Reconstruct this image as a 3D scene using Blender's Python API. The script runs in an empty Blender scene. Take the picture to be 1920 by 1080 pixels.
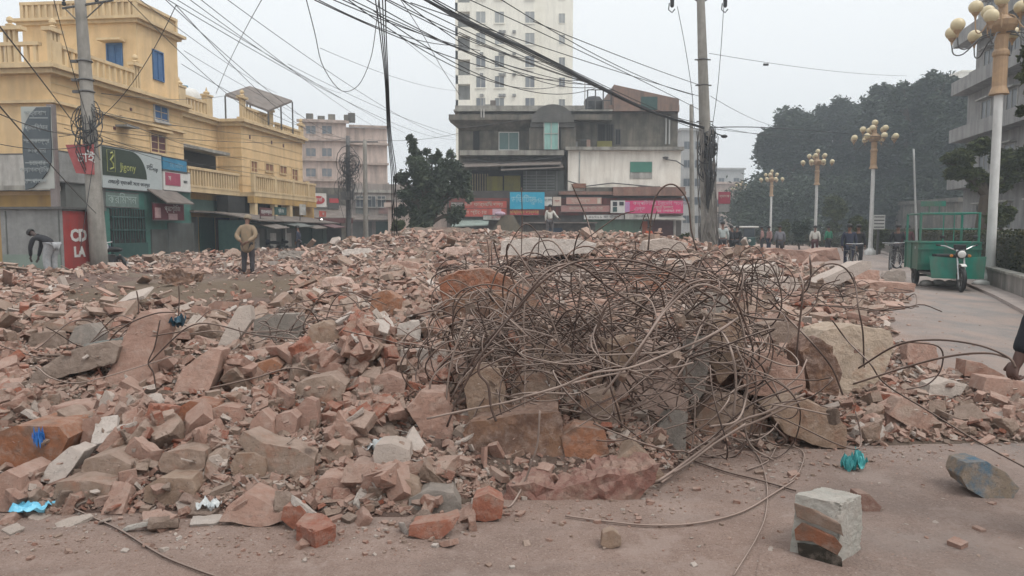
import bpy, bmesh, math, random
import numpy as np
from mathutils import Vector, Matrix, noise as mnoise
sc = bpy.context.scene
R = math.radians
random.seed(7); rng = np.random.default_rng(11)

# ------------------------------------------------------------------ camera
CAMH, F, HOR = 1.5, 1387.0, 430.0
TH = math.atan((540 - HOR) / F); CT, ST = math.cos(TH), math.sin(TH)
cam = bpy.data.objects.new('camera', bpy.data.cameras.new('camera'))
sc.collection.objects.link(cam); sc.camera = cam
cam.location = (0, 0, CAMH); cam.rotation_euler = (R(90) - TH, 0, 0)
cam.data.sensor_width = 36; cam.data.lens = F / 1920 * 36
cam.data.clip_start = 0.05; cam.data.clip_end = 2000

# ------------------------------------------------------------------ sky, sun, exposure
SUN_EL, SUN_ROT = R(58), R(125)
w = bpy.data.worlds.new('World'); sc.world = w; w.use_nodes = True
nt = w.node_tree; nt.nodes.clear()
out = nt.nodes.new('ShaderNodeOutputWorld'); bg = nt.nodes.new('ShaderNodeBackground')
sky = nt.nodes.new('ShaderNodeTexSky'); sky.sky_type = 'NISHITA'; sky.sun_disc = False
sky.sun_elevation = SUN_EL; sky.sun_rotation = SUN_ROT; sky.dust_density = 6; sky.air_density = 1.5
# a closed cloud deck: the sky's light, mostly evened out to pale grey
hs = nt.nodes.new('ShaderNodeHueSaturation'); hs.inputs['Saturation'].default_value = 0.25
mx = nt.nodes.new('ShaderNodeMix'); mx.data_type = 'RGBA'; mx.inputs[0].default_value = 0.88
mx.inputs[7].default_value = (7.6, 7.85, 8.0, 1)
nt.links.new(sky.outputs[0], hs.inputs['Color']); nt.links.new(hs.outputs[0], mx.inputs[6])
# overcast: the cloud is thinner and brighter overhead than along the horizon
tc = nt.nodes.new('ShaderNodeTexCoord'); sx = nt.nodes.new('ShaderNodeSeparateXYZ')
mg = nt.nodes.new('ShaderNodeMath'); mg.operation = 'MULTIPLY_ADD'; mg.inputs[1].default_value = .45; mg.inputs[2].default_value = 1.04
pw = nt.nodes.new('ShaderNodeMath'); pw.operation = 'POWER'; pw.inputs[1].default_value = 1.6; pw.use_clamp = True
nt.links.new(tc.outputs['Generated'], sx.inputs[0]); nt.links.new(sx.outputs[2], pw.inputs[0]); nt.links.new(pw.outputs[0], mg.inputs[0])
vm = nt.nodes.new('ShaderNodeVectorMath'); vm.operation = 'SCALE'; nt.links.new(mx.outputs[2], vm.inputs[0]); nt.links.new(mg.outputs[0], vm.inputs['Scale'])
nt.links.new(vm.outputs[0], bg.inputs[0]); bg.inputs[1].default_value = 0.121
nt.links.new(bg.outputs[0], out.inputs[0])
sl = bpy.data.lights.new('sun', 'SUN'); sl.energy = 1.5; sl.angle = R(26); sl.color = (1, .96, .9)
so = bpy.data.objects.new('sun', sl); sc.collection.objects.link(so)
sd = Vector((math.sin(SUN_ROT) * math.cos(SUN_EL), math.cos(SUN_ROT) * math.cos(SUN_EL), math.sin(SUN_EL)))
so.rotation_euler = sd.to_track_quat('Z', 'Y').to_euler()
sc.view_settings.view_transform = 'Standard'; sc.view_settings.look = 'None'
sc.view_settings.exposure = 0.1; sc.view_settings.gamma = 1
sc.render.engine = 'CYCLES'
sc.cycles.max_bounces = 5; sc.cycles.diffuse_bounces = 2; sc.cycles.volume_bounces = 0
sc.cycles.transparent_max_bounces = 6; sc.cycles.use_denoising = True

# ------------------------------------------------------------------ pixel helpers (reference is 1920x1080)
def P(px, py, Y):
    v = (540 - py) / F; u = (px - 960) / F
    s = Y / (CT + v * ST)
    return Vector((u * s, Y, CAMH + s * (v * CT - ST)))
def mpp(Y): return Y / F

# ------------------------------------------------------------------ materials
def lin(c):
    return tuple((x / 12.92 if x <= .04045 else ((x + .055) / 1.055) ** 2.4) for x in c)
class NT:
    def __init__(s, m):
        s.m = m; m.use_nodes = True; s.t = m.node_tree; s.t.nodes.clear()
        s.o = s.n('OutputMaterial'); s.b = s.n('BsdfPrincipled'); s.l(s.b.outputs[0], s.o.inputs[0])
    def n(s, k): return s.t.nodes.new('ShaderNode' + k)
    def l(s, a, b): s.t.links.new(a, b)
    def coord(s, k='Object', sc_=(1, 1, 1)):
        c = s.n('TexCoord'); mp = s.n('Mapping'); mp.inputs['Scale'].default_value = sc_
        s.l(c.outputs[k], mp.inputs[0]); return mp.outputs[0]
    def noise(s, vec, scale, detail=5, rough=.6):
        n = s.n('TexNoise'); n.inputs['Scale'].default_value = scale; n.inputs['Detail'].default_value = detail
        n.inputs['Roughness'].default_value = rough; s.l(vec, n.inputs['Vector']); return n.outputs[0]
    def ramp(s, fac, stops):
        r = s.n('ValToRGB'); e = r.color_ramp.elements
        while len(e) < len(stops): e.new(.5)
        for i, (p, c) in enumerate(stops):
            e[i].position = p; e[i].color = tuple(c) + (1,) if len(c) == 3 else c
        s.l(fac, r.inputs[0]); return r.outputs[0]
    def mix(s, fac, a, b, mode='MIX'):
        m = s.n('Mix'); m.data_type = 'RGBA'; m.blend_type = mode
        for v, i in ((fac, 0), (a, 6), (b, 7)):
            if hasattr(v, 'node'): s.l(v, m.inputs[i])
            elif i == 0: m.inputs[0].default_value = v
            else: m.inputs[i].default_value = tuple(v) + (1,)
        return m.outputs[2]
    def bump(s, h, strength, dist=.02):
        b = s.n('Bump'); b.inputs['Strength'].default_value = strength; b.inputs['Distance'].default_value = dist
        s.l(h, b.inputs['Height']); s.l(b.outputs[0], s.b.inputs['Normal'])
    def col(s, c):
        if hasattr(c, 'node'): s.l(c, s.b.inputs['Base Color'])
        else: s.b.inputs['Base Color'].default_value = tuple(c) + (1,)
def g(v): return (v, v, v)
MATS = {}
def mat(name, c1, c2=None, scale=3., rough=.85, bump=.0, bs=25., metal=0., streak=0., streakc=(.08, .075, .065), lo=.35, hi=.65, spec=None, bd=.02):
    if name in MATS: return MATS[name]
    m = bpy.data.materials.new(name); N = NT(m)
    N.b.inputs['Roughness'].default_value = rough; N.b.inputs['Metallic'].default_value = metal
    if spec is not None: N.b.inputs['Specular IOR Level'].default_value = spec
    v = N.coord()
    c2 = c2 or tuple(x * .8 for x in c1)
    col = N.ramp(N.noise(v, scale), [(lo, c1), (hi, c2)])
    if streak:
        v2 = N.coord('Object', (1, 1, .12)); f = N.ramp(N.noise(v2, 2.2, 6, .65), [(.43, g(0)), (.64, g(streak))])
        col = N.mix(f, col, streakc)
    N.col(col)
    if bump: N.bump(N.noise(v, bs, 6), bump, bd)
    MATS[name] = m; return m

def chunk_mat(name, stops, dust=(.47, .37, .31), dustf=.75, patch=None, patchpos=.6, bs=14):
    """broken masonry: piece-to-piece colour, mottling, pits, and dust settled on the faces that look up"""
    m = bpy.data.materials.new(name); N = NT(m); N.b.inputs['Roughness'].default_value = .95
    N.b.inputs['Specular IOR Level'].default_value = .15
    v = N.coord()
    oi = N.n('ObjectInfo'); gm = N.n('NewGeometry')
    ad = N.n('Math'); ad.operation = 'ADD'; N.l(oi.outputs['Random'], ad.inputs[0]); N.l(gm.outputs['Random Per Island'], ad.inputs[1])
    fr = N.n('Math'); fr.operation = 'FRACT'; N.l(ad.outputs[0], fr.inputs[0])
    base = N.ramp(fr.outputs[0], stops)
    # offset the texture per object so shared meshes differ
    va = N.n('VectorMath'); va.operation = 'ADD'; N.l(v, va.inputs[0])
    cx = N.n('CombineXYZ'); mu = N.n('Math'); mu.operation = 'MULTIPLY'; mu.inputs[1].default_value = 37
    N.l(fr.outputs[0], mu.inputs[0]); N.l(mu.outputs[0], cx.inputs[0]); N.l(cx.outputs[0], va.inputs[1]); v = va.outputs[0]
    base = N.mix(N.ramp(N.noise(v, 8, 7, .75), [(.36, g(0)), (.68, g(.55))]), base, tuple(.55 * x for x in stops[0][1]))
    if patch: base = N.mix(N.ramp(N.noise(v, 6, 6, .65), [(patchpos - .09, g(0)), (patchpos + .07, g(.9))]), base, patch)
    base = N.mix(N.ramp(N.noise(v, 15, 5, .7), [(.48, g(0)), (.66, g(.42))]), base, (.50, .40, .34))
    base = N.mix(N.ramp(N.noise(v, 60, 3, .7), [(.60, g(0)), (.68, g(.6))]), base, tuple(.3 * x for x in stops[0][1]))
    sp = N.n('SeparateXYZ'); N.l(gm.outputs['Normal'], sp.inputs[0])
    d = N.ramp(sp.outputs[2], [(.1, g(0)), (.85, g(1))])
    dn = N.ramp(N.noise(v, 9, 6, .7), [(.34, g(.25)), (.6, g(1))])
    mm = N.n('Math'); mm.operation = 'MULTIPLY'; N.l(d, mm.inputs[0]); N.l(dn, mm.inputs[1])
    m3 = N.n('Math'); m3.operation = 'MULTIPLY'; N.l(mm.outputs[0], m3.inputs[0]); m3.inputs[1].default_value = dustf
    m4 = N.n('Math'); m4.operation = 'MAXIMUM'; N.l(m3.outputs[0], m4.inputs[0]); m4.inputs[1].default_value = .12
    base = N.mix(m4.outputs[0], base, dust)
    N.col(base); N.bump(N.noise(v, bs * 2.2, 10, .8), 1., .03)
    MATS[name] = m; return m

# ------------------------------------------------------------------ mesh helpers
def link(o, parent=None):
    sc.collection.objects.link(o)
    if parent is not None: o.parent = parent
    return o
def tag(o, label=None, cat=None, group=None, kind=None):
    if label: o['label'] = label
    if cat: o['category'] = cat
    if group: o['group'] = group
    if kind: o['kind'] = kind
    return o
def empty(name, loc=(0, 0, 0), rz=0, label=None, cat=None, group=None):
    o = bpy.data.objects.new(name, None); o.empty_display_size = .2; link(o); o.location = loc; o.rotation_euler = (0, 0, rz)
    return tag(o, label, cat, group)
class MB:
    def __init__(s): s.v = []; s.f = []; s.mi = []; s.cur = 0
    def add(s, vs, fs):
        k = len(s.v); s.v += [tuple(v) for v in vs]; s.f += [tuple(i + k for i in f) for f in fs]; s.mi += [s.cur] * len(fs); return s
    def box(s, x0, x1, y0, y1, z0, z1):
        x0, x1 = min(x0, x1), max(x0, x1); y0, y1 = min(y0, y1), max(y0, y1); z0, z1 = min(z0, z1), max(z0, z1)
        return s.add([(x0, y0, z0), (x1, y0, z0), (x1, y1, z0), (x0, y1, z0), (x0, y0, z1), (x1, y0, z1), (x1, y1, z1), (x0, y1, z1)],
                     [(0, 3, 2, 1), (4, 5, 6, 7), (0, 1, 5, 4), (1, 2, 6, 5), (2, 3, 7, 6), (3, 0, 4, 7)])
    def prism(s, pts, z0, z1):
        n = len(pts); a = sum(pts[i][0] * pts[(i + 1) % n][1] - pts[(i + 1) % n][0] * pts[i][1] for i in range(n))
        if a < 0: pts = pts[::-1]
        return s.add([(p[0], p[1], z0) for p in pts] + [(p[0], p[1], z1) for p in pts],
                     [tuple(range(n))[::-1], tuple(range(n, 2 * n))] + [(i, (i + 1) % n, (i + 1) % n + n, i + n) for i in range(n)])
    def vprism(s, pts, y0, y1):
        """outline in the x-z plane, pushed from y0 back to y1"""
        n = len(pts); a = sum(pts[i][0] * pts[(i + 1) % n][1] - pts[(i + 1) % n][0] * pts[i][1] for i in range(n))
        if a < 0: pts = pts[::-1]
        return s.add([(p[0], y0, p[1]) for p in pts] + [(p[0], y1, p[1]) for p in pts],
                     [tuple(range(n)), tuple(range(n, 2 * n))[::-1]] + [(i, i + n, (i + 1) % n + n, (i + 1) % n) for i in range(n)])
    def tube(s, pts, r, n=6, cap=True):
        pts = [Vector(p) for p in pts]; m = len(pts); rr = r if hasattr(r, '__len__') else [r] * m
        k = len(s.v); up = None
        for i, p in enumerate(pts):
            t = (pts[min(i + 1, m - 1)] - pts[max(i - 1, 0)])
            t = t.normalized() if t.length > 1e-9 else Vector((0, 0, 1))
            if up is None: up = t.orthogonal().normalized()
            up = (up - t * up.dot(t)); up = up.normalized() if up.length > 1e-6 else t.orthogonal().normalized()
            b = t.cross(up)
            for j in range(n):
                a = 2 * math.pi * j / n; q = p + (up * math.cos(a) + b * math.sin(a)) * rr[i]; s.v.append(tuple(q))
        for i in range(m - 1):
            for j in range(n):
                s.f.append((k + i * n + j, k + i * n + (j + 1) % n, k + (i + 1) * n + (j + 1) % n, k + (i + 1) * n + j)); s.mi.append(s.cur)
        if cap:
            s.f.append(tuple(k + j for j in range(n))[::-1]); s.f.append(tuple(k + (m - 1) * n + j for j in range(n))); s.mi += [s.cur] * 2
        return s
    def lathe(s, prof, c=(0, 0, 0), n=16, ax='z'):
        k = len(s.v); m = len(prof)
        for r, h in prof:
            for j in range(n):
                a = 2 * math.pi * j / n; q = (r * math.cos(a), r * math.sin(a), h)
                if ax == 'x': q = (q[2], q[0], q[1])
                if ax == 'y': q = (q[1], q[2], q[0])
                s.v.append((q[0] + c[0], q[1] + c[1], q[2] + c[2]))
        for i in range(m - 1):
            for j in range(n):
                s.f.append((k + i * n + j, k + i * n + (j + 1) % n, k + (i + 1) * n + (j + 1) % n, k + (i + 1) * n + j)); s.mi.append(s.cur)
        return s
    def ball(s, c, r, n=12, m=8, sq=(1, 1, 1)):
        pr = [(max(r * math.sin(math.pi * i / m), 1e-4), -r * math.cos(math.pi * i / m)) for i in range(m + 1)]
        k = len(s.v); s.lathe(pr, (0, 0, 0), n)
        for i in range(k, len(s.v)):
            x, y, z = s.v[i]; s.v[i] = (x * sq[0] + c[0], y * sq[1] + c[1], z * sq[2] + c[2])
        return s
    def build(s, name, mats, parent=None, smooth=False, bevel=0):
        me = bpy.data.meshes.new(name); me.from_pydata(s.v, [], s.f)
        mats = mats if isinstance(mats, (list, tuple)) else [mats]
        for m in mats: me.materials.append(m)
        if len(mats) > 1: me.polygons.foreach_set('material_index', s.mi)
        if smooth: me.polygons.foreach_set('use_smooth', [True] * len(s.f))
        me.update(); o = bpy.data.objects.new(name, me); link(o, parent)
        if bevel:
            b = o.modifiers.new('b', 'BEVEL'); b.width = bevel; b.segments = 2; b.limit_method = 'ANGLE'
        return o
WS = bpy.data.scenes.new('workshop')      # a bench for evaluating modifiers; emptied again after every use
def to_mesh(o, name):
    vl = WS.view_layers[0]; vl.update(); dg = vl.depsgraph
    me = bpy.data.meshes.new_from_object(o.evaluated_get(dg)); me.name = name; return me
def text(body, size, m, parent, loc, rot=(R(90), 0, 0), name='lettering', ext=.006, sx=1., align='CENTER', bold=0.):
    c = bpy.data.curves.new(name, 'FONT'); c.body = body; c.size = size; c.extrude = ext; c.align_x = align; c.align_y = 'CENTER'
    c.resolution_u = 2; c.offset = bold
    t = bpy.data.objects.new('tmp', c); WS.collection.objects.link(t); me = to_mesh(t, name)
    bpy.data.objects.remove(t); me.materials.clear(); me.materials.append(m)
    o = bpy.data.objects.new(name, me); link(o, parent); o.location = loc; o.rotation_euler = rot; o.scale = (sx, 1, 1)
    return o
def copy_tree(o, parent=None):
    c = o.copy(); sc.collection.objects.link(c); c.parent = parent
    for ch in o.children: copy_tree(ch, c)
    return c
class Fac:
    """a wall line on the plan; local x runs along it (left to right as seen), local -y is out of the wall"""
    def __init__(s, ox, oy, dx, dy):
        L = math.hypot(dx, dy); s.ox, s.oy, s.dx, s.dy = ox, oy, dx / L, dy / L; s.rz = math.atan2(dy, dx)
    def root(s, name, label, cat, group=None): return empty(name, (s.ox, s.oy, 0), s.rz, label, cat, group)
    def t(s, px, py=400, d=0):
        ox, oy = s.ox + s.dy * d, s.oy - s.dx * d
        k = (px - 960) / F / (CT + (540 - py) / F * ST)
        return (k * oy - ox) / (s.dx - k * s.dy)
    def z(s, t, py, d=0): return P(0, py, s.oy + s.dy * t - s.dx * d).z
    def r(s, x0, y0, x1, y1, d=0):
        ym = (y0 + y1) / 2; t0, t1 = s.t(x0, ym, d), s.t(x1, ym, d); tm = (t0 + t1) / 2
        return t0, t1, s.z(tm, y1, d), s.z(tm, y0, d)
# ================================================================== materials in use
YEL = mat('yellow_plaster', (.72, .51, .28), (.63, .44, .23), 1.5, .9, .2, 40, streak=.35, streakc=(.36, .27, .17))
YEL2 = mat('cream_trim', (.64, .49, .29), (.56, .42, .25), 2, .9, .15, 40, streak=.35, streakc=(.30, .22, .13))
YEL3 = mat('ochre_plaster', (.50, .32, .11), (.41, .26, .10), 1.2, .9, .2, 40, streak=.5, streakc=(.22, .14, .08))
DARK = mat('interior_shade', (.018, .018, .018), (.03, .028, .025), 3, .9)  # near-black colour stands in for the shade inside openings
GLASS = mat('dark_glass', (.04, .05, .06), (.06, .07, .08), 2, .15)
BLUESH = mat('blue_shutter', (.04, .10, .22), (.05, .13, .28), 6, .6)
MAROON = mat('maroon_paint', (.09, .035, .035), (.13, .05, .05), 5, .6)
WHITE = mat('white_paint', (.62, .61, .58), (.55, .54, .51), 4, .6)
WHITED = mat('dirty_white', (.50, .48, .45), (.38, .36, .33), 2.5, .8, streak=.5)
GREYP = mat('grey_sheet', (.27, .27, .26), (.20, .20, .195), 4, .7, streak=.3)
CONC = mat('stained_concrete', (.20, .178, .145), (.11, .10, .083), 1.3, .95, .3, 30, streak=.75, streakc=(.06, .06, .055))
CONCL = mat('light_concrete', (.36, .34, .30), (.27, .255, .23), 1.6, .95, .3, 30, streak=.6)
BRICKW = mat('raw_brick_wall', (.27, .17, .13), (.20, .14, .115), 2.5, .95, .4, 40, streak=.5)
POLE = mat('pole_concrete', (.32, .30, .27), (.24, .225, .20), 4, .95, .2, 40, streak=.5)
GREEN = mat('teal_green_paint', (.05, .17, .14), (.04, .12, .10), 3, .6, streak=.4)
GREEND = mat('dark_green_gate', (.02, .06, .055), (.035, .08, .07), 4, .6)
GREENS = mat('sage_shutter', (.14, .24, .17), (.11, .19, .14), 2, .7, streak=.4)
GREYSH = mat('steel_shutter', (.13, .14, .13), (.09, .095, .09), 2, .6, streak=.5)
RED = mat('red_sheet', (.34, .035, .03), (.26, .03, .03), 2, .6, streak=.4)
REDS = mat('red_sign', (.42, .045, .05), (.36, .05, .06), 2, .6)
REDS2 = mat('faded_red_sign', (.55, .10, .075), (.46, .11, .09), 2, .6, streak=.4)
PINKS = mat('magenta_sign', (.60, .045, .16), (.50, .05, .15), 2, .6)
BLUES = mat('blue_sign', (.03, .17, .30), (.04, .22, .36), 3, .6)
CYANS = mat('cyan_sign', (.015, .30, .48), (.03, .36, .52), 2, .6)
BLACK = mat('black_rubber', (.014, .014, .015), (.022, .022, .022), 8, .6)
CABLE = mat('black_cable', (.02, .02, .022), (.03, .03, .032), 8, .5)
TEALV = mat('tricycle_green', (.006, .19, .13), (.012, .14, .10), 4, .5, streak=.75, streakc=(.11, .12, .09))
CHROME = mat('bare_steel', (.55, .55, .55), (.4, .4, .4), 8, .35, metal=.8)
GREYM = mat('dark_metal', (.07, .07, .07), (.10, .095, .09), 8, .5)
GOLD = mat('tan_lamp_paint', (.42, .27, .15), (.34, .22, .13), 6, .6, streak=.3)
GLOBE = mat('yellowed_globe', (.62, .52, .33), (.52, .43, .27), 3, .4)
TOWERW = mat('tower_cream', (.84, .81, .71), (.78, .75, .66), .6, .9, streak=.25, streakc=(.42, .40, .35))
TOWERG = mat('tower_grey', (.40, .40, .39), (.35, .35, .34), .6, .9, streak=.3)
PINKB = mat('pinkish_plaster', (.56, .45, .39), (.49, .39, .34), 1, .9, streak=.4)
ROOFT = mat('rusty_tin', (.20, .17, .15), (.14, .11, .095), 3, .8, .2, 20, streak=.4)
BARK = mat('bark', (.09, .065, .045), (.06, .045, .03), 8, .95, .5, 20)
SKIN = mat('brown_skin', (.17, .085, .055), (.14, .07, .045), 12, .55)
HAIR = mat('black_hair', (.012, .011, .011), (.02, .018, .017), 30, .6)

def leafmat(name, stops, rough=.6):
    m = bpy.data.materials.new(name); N = NT(m); N.b.inputs['Roughness'].default_value = rough
    N.b.inputs['Specular IOR Level'].default_value = .25
    gm = N.n('NewGeometry'); v = N.coord()
    c = N.ramp(gm.outputs['Random Per Island'], stops)
    c = N.mix(N.ramp(N.noise(v, .5, 3), [(.35, g(0)), (.65, g(.6))]), c, tuple(.5 * x for x in stops[0][1]))
    N.col(c); N.b.inputs['Transmission Weight'].default_value = 0
    return m
LEAFD = leafmat('dark_leaves', [(0, (.035, .052, .032)), (.5, (.05, .07, .042)), (1, (.072, .09, .055))])
LEAFM = leafmat('olive_leaves', [(0, (.045, .06, .02)), (.5, (.08, .095, .03)), (1, (.13, .14, .05))])
LEAFH = leafmat('hedge_leaves', [(0, (.025, .035, .014)), (.6, (.05, .055, .02)), (1, (.12, .10, .04))])
LEAFT = leafmat('greygreen_leaves', [(0, (.04, .055, .03)), (.5, (.065, .085, .045)), (1, (.11, .13, .08))])

# ================================================================== ground
def ground_mat(name):
    m = bpy.data.materials.new(name); N = NT(m); N.b.inputs['Roughness'].default_value = .95
    N.b.inputs['Specular IOR Level'].default_value = .2
    v = N.coord()
    # brick dust trodden over the paving
    a = N.ramp(N.noise(v, .55, 6, .6), [(.36, (.31, .215, .175)), (.5, (.40, .292, .245)), (.62, (.27, .20, .17))])
    a = N.mix(N.ramp(N.noise(v, 5, 8, .75), [(.35, g(0)), (.7, g(.6))]), a, (.23, .158, .13))
    a = N.mix(N.ramp(N.noise(v, 60, 4, .7), [(.55, g(0)), (.66, g(.75))]), a, (.47, .38, .33))
    a = N.mix(N.ramp(N.noise(v, 110, 3, .7), [(.52, g(0)), (.64, g(.6))]), a, (.16, .11, .09))
    a = N.mix(N.ramp(N.noise(v, 34, 4, .7), [(.58, g(0)), (.68, g(.6))]), a, (.20, .12, .09))
    a = N.mix(N.ramp(N.noise(v, 1.9, 8, .75), [(.40, g(.55)), (.49, g(0)), (.58, g(0)), (.66, g(.65))]), a, (.44, .34, .295))
    v2 = N.coord('Object', (.35, 2.6, 1)); a = N.mix(N.ramp(N.noise(v2, 1.3, 5), [(.5, g(0)), (.7, g(.35))]), a, (.25, .205, .185))
    # worn asphalt showing toward the carriageway
    b = N.ramp(N.noise(v, .7, 7, .65), [(.36, (.225, .205, .195)), (.62, (.31, .275, .255))])
    b = N.mix(N.ramp(N.noise(v, 55, 4, .7), [(.5, g(0)), (.7, g(.5))]), b, (.15, .14, .135))
    v3 = N.coord('Object', (2.2, .6, 1)); b = N.mix(N.ramp(N.noise(v3, .8, 8, .7), [(.40, g(0)), (.60, g(.8))]), b, (.37, .285, .245))
    sp = N.n('SeparateXYZ'); N.l(v, sp.inputs[0]); m1 = N.n('Math'); m1.operation = 'MULTIPLY_ADD'; N.l(sp.outputs[1], m1.inputs[0]); m1.inputs[1].default_value = -.42; N.l(sp.outputs[0], m1.inputs[2])
    m2 = N.n('Math'); m2.operation = 'MULTIPLY_ADD'; N.l(N.noise(v, .9, 6, .65), m2.inputs[0]); m2.inputs[1].default_value = 4.5; N.l(m1.outputs[0], m2.inputs[2])
    m3 = N.n('MapRange'); m3.inputs['From Min'].default_value = 2.2; m3.inputs['From Max'].default_value = 4.4; N.l(m2.outputs[0], m3.inputs['Value'])
    N.col(N.mix(m3.outputs[0], a, b)); N.bump(N.noise(v, 26, 12, .8), 1., .03); return m
m_ = MB(); m_.add([(-260, -12, 0), (260, -12, 0), (260, 420, 0), (-260, 420, 0)], [(0, 1, 2, 3)])
tag(m_.build('ground', ground_mat('dusty_ground')), kind='structure')
# the carriageway on the right, running off along the median
m_ = MB(); ys = [-6, 1.5, 3, 4, 5.5, 8, 12, 18, 30, 60, 120, 300]
xl = [4, 3.4, 3.0, 3.3, 4.2, 4.6, 5.6, 8.2, 10, 16, 28, 60]; xr = [3.6, 6.2, 7, 7.2, 8, 9, 9.6, 12, 17, 28, 50, 110]
xl = [.9, .8, .95, 1.7, 3.7, 4.6, 5.6, 8.2, 10, 16, 28, 60]
yy = np.linspace(-6, 300, 240); yy = -6 + (yy + 6) ** 1.6 / 306 ** .6
vs = []; fs = []
for i, y in enumerate(yy):
    a = float(np.interp(y, ys, xl)) + .28 * mnoise.noise((0, y * .9, 3)) + .1 * mnoise.noise((0, y * 4, 3)); b = float(np.interp(y, ys, xr)) + 6.5 * (y < 14) + .6
    vs += [(a, y, .004), (b + 1, y, .004)]
    if i: k = 2 * i; fs.append((k - 2, k - 1, k + 1, k))
m_.add(vs, fs); tag(m_.build('road', ground_mat('dusty_asphalt')), kind='structure')

# ================================================================== rubble height
def vnoise(x, y, s, seed=0):
    x = np.asarray(x) * s; y = np.asarray(y) * s
    xi = np.floor(x).astype(np.int64); yi = np.floor(y).astype(np.int64); fx = x - xi; fy = y - yi
    fx = fx * fx * (3 - 2 * fx); fy = fy * fy * (3 - 2 * fy)
    def h(a, b):
        q = (a * 374761393 + b * 668265263 + seed * 144665) & 0xffffffff
        q = ((q ^ (q >> 13)) * 1274126177) & 0xffffffff
        return ((q ^ (q >> 16)) & 0xffff) / 65535.
    return (h(xi, yi) * (1 - fx) + h(xi + 1, yi) * fx) * (1 - fy) + (h(xi, yi + 1) * (1 - fx) + h(xi + 1, yi + 1) * fx) * fy
def Hm(x, y):
    x = np.asarray(x, float); y = np.asarray(y, float)
    yf = np.interp(x, [-30, -3, -1.2, -.6, -.1, .3, .9, 1.3, 2.2, 4.2, 5.6], [3.9, 3.75, 3.85, 3.85, 4.0, 4.1, 4.3, 4.9, 5.1, 5.05, 5.2])
    xr = np.interp(y, [4.5, 5, 6, 7, 7.8, 9, 12, 16, 18.5, 20, 24, 30, 45], [5.6, 5.4, 5.2, 4.9, 4.6, 4.9, 6.2, 8.6, 9.9, 9.3, 10.2, 11.2, 13.5])
    e = np.minimum(y - yf, (xr - x) * .9) + .35 * (vnoise(x, y, 1.7, 3) - .5)
    b = np.interp(e, [0, .35, 1.1, 2.6, 5, 9, 20], [0, .12, .30, .46, .52, .50, .42])
    G = lambda cx, cy, rx, ry, a: a * np.exp(-((x - cx) / rx) ** 2 - ((y - cy) / ry) ** 2)
    hill = G(.6, 6.4, 1.5, 1.5, .30) + G(-3.2, 29, 4.5, 5.5, .95) + G(3, 24, 5.5, 6, .75) + G(.8, 13, 3, 3.5, .35) + G(-.8, 40, 4, 4, .5)
    hill += G(-9, 21, 6, 6, -.22) + G(3.6, 6.2, 1.6, 1.6, -.22) + G(7.6, 13.5, 2.4, 4, -.30) + G(-4.6, 17, 2, 1.6, .12) + G(4.5, 9, 2, 3, -.12)
    hill += G(-1.9, 5.6, .9, 1.0, .06)
    b = b + hill * np.clip(e / 1.5, 0, 1)
    # fall away in front of the shops and the far buildings
    fade = np.clip(((x + 19.4) - .108 * y) / 2.4 + .0, 0, 1) * np.clip((47 - y) / 4, 0, 1)
    b = b * fade + (vnoise(x, y, 2.3, 1) - .5) * .16 * np.clip(e / .8, 0, 1) * fade + (vnoise(x, y, .7, 5) - .5) * .22 * np.clip(e / 2.5, 0, 1) * fade
    b = b + (vnoise(x, y, 7, 2) - .5) * .05 * np.clip(e / .5, 0, 1) * fade
    return np.where(e > 0, np.maximum(b, .0), -.06)
def H1(x, y): return float(Hm([x], [y])[0])
def hit(px, py, y0=2.6, y1=60):
    ys_ = np.geomspace(y0, y1, 1400); s = ys_ / (CT + (540 - py) / F * ST)
    xs = (px - 960) / F * s; zs = CAMH + s * ((540 - py) / F * CT - ST)
    k = np.nonzero(zs <= np.maximum(Hm(xs, ys_), 0))[0]
    i = k[0] if len(k) else len(ys_) - 1
    return Vector((xs[i], ys_[i], zs[i]))
# ================================================================== rubble: the mound
def mound():
    nu, nv = 520, 330
    us = np.linspace(-.98, .98, nu); ys_ = np.geomspace(3.45, 47, nv)
    U, Y = np.meshgrid(us, ys_); X = U * Y
    Z = Hm(X, Y)
    v = np.stack([X, Y, Z], -1).reshape(-1, 3)
    i = np.arange(nv - 1)[:, None] * nu + np.arange(nu - 1)[None]
    f = np.stack([i, i + 1, i + nu + 1, i + nu], -1).reshape(-1, 4)
    zq = v[f][:, :, 2].max(1); f = f[zq > -.05]
    me = bpy.data.meshes.new('rubble_mound'); me.from_pydata(v.tolist(), [], f.tolist())
    m = bpy.data.materials.new('crushed_rubble'); N = NT(m); N.b.inputs['Roughness'].default_value = .95
    N.b.inputs['Specular IOR Level'].default_value = .15
    c = N.coord()
    a = N.ramp(N.noise(c, 4, 9, .8), [(.34, (.07, .045, .038)), (.46, (.15, .095, .078)), (.55, (.23, .16, .135)), (.64, (.13, .09, .075)), (.72, (.28, .22, .19))])  # browns darkened so the gaps between pieces look shaded
    a = N.mix(N.ramp(N.noise(c, .45, 4), [(.45, g(0)), (.6, g(.65))]), a, (.22, .18, .14))
    vd = N.n('VectorMath'); vd.operation = 'DISTANCE'; mp2 = N.coord('Object', (.36, .2, 0)); N.l(mp2, vd.inputs[0]); vd.inputs[1].default_value = (-4.9 * .36, 12.5 * .2, 0)
    a = N.mix(N.ramp(vd.outputs['Value'], [(.55, g(.85)), (1.1, g(0))]), a, (.19, .145, .105))
    N.col(a); N.bump(N.noise(c, 22, 10, .8), 1., .05)
    me.materials.append(m); o = bpy.data.objects.new('rubble_mound', me); link(o); tag(o, kind='stuff')
    return o
mound()

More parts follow.
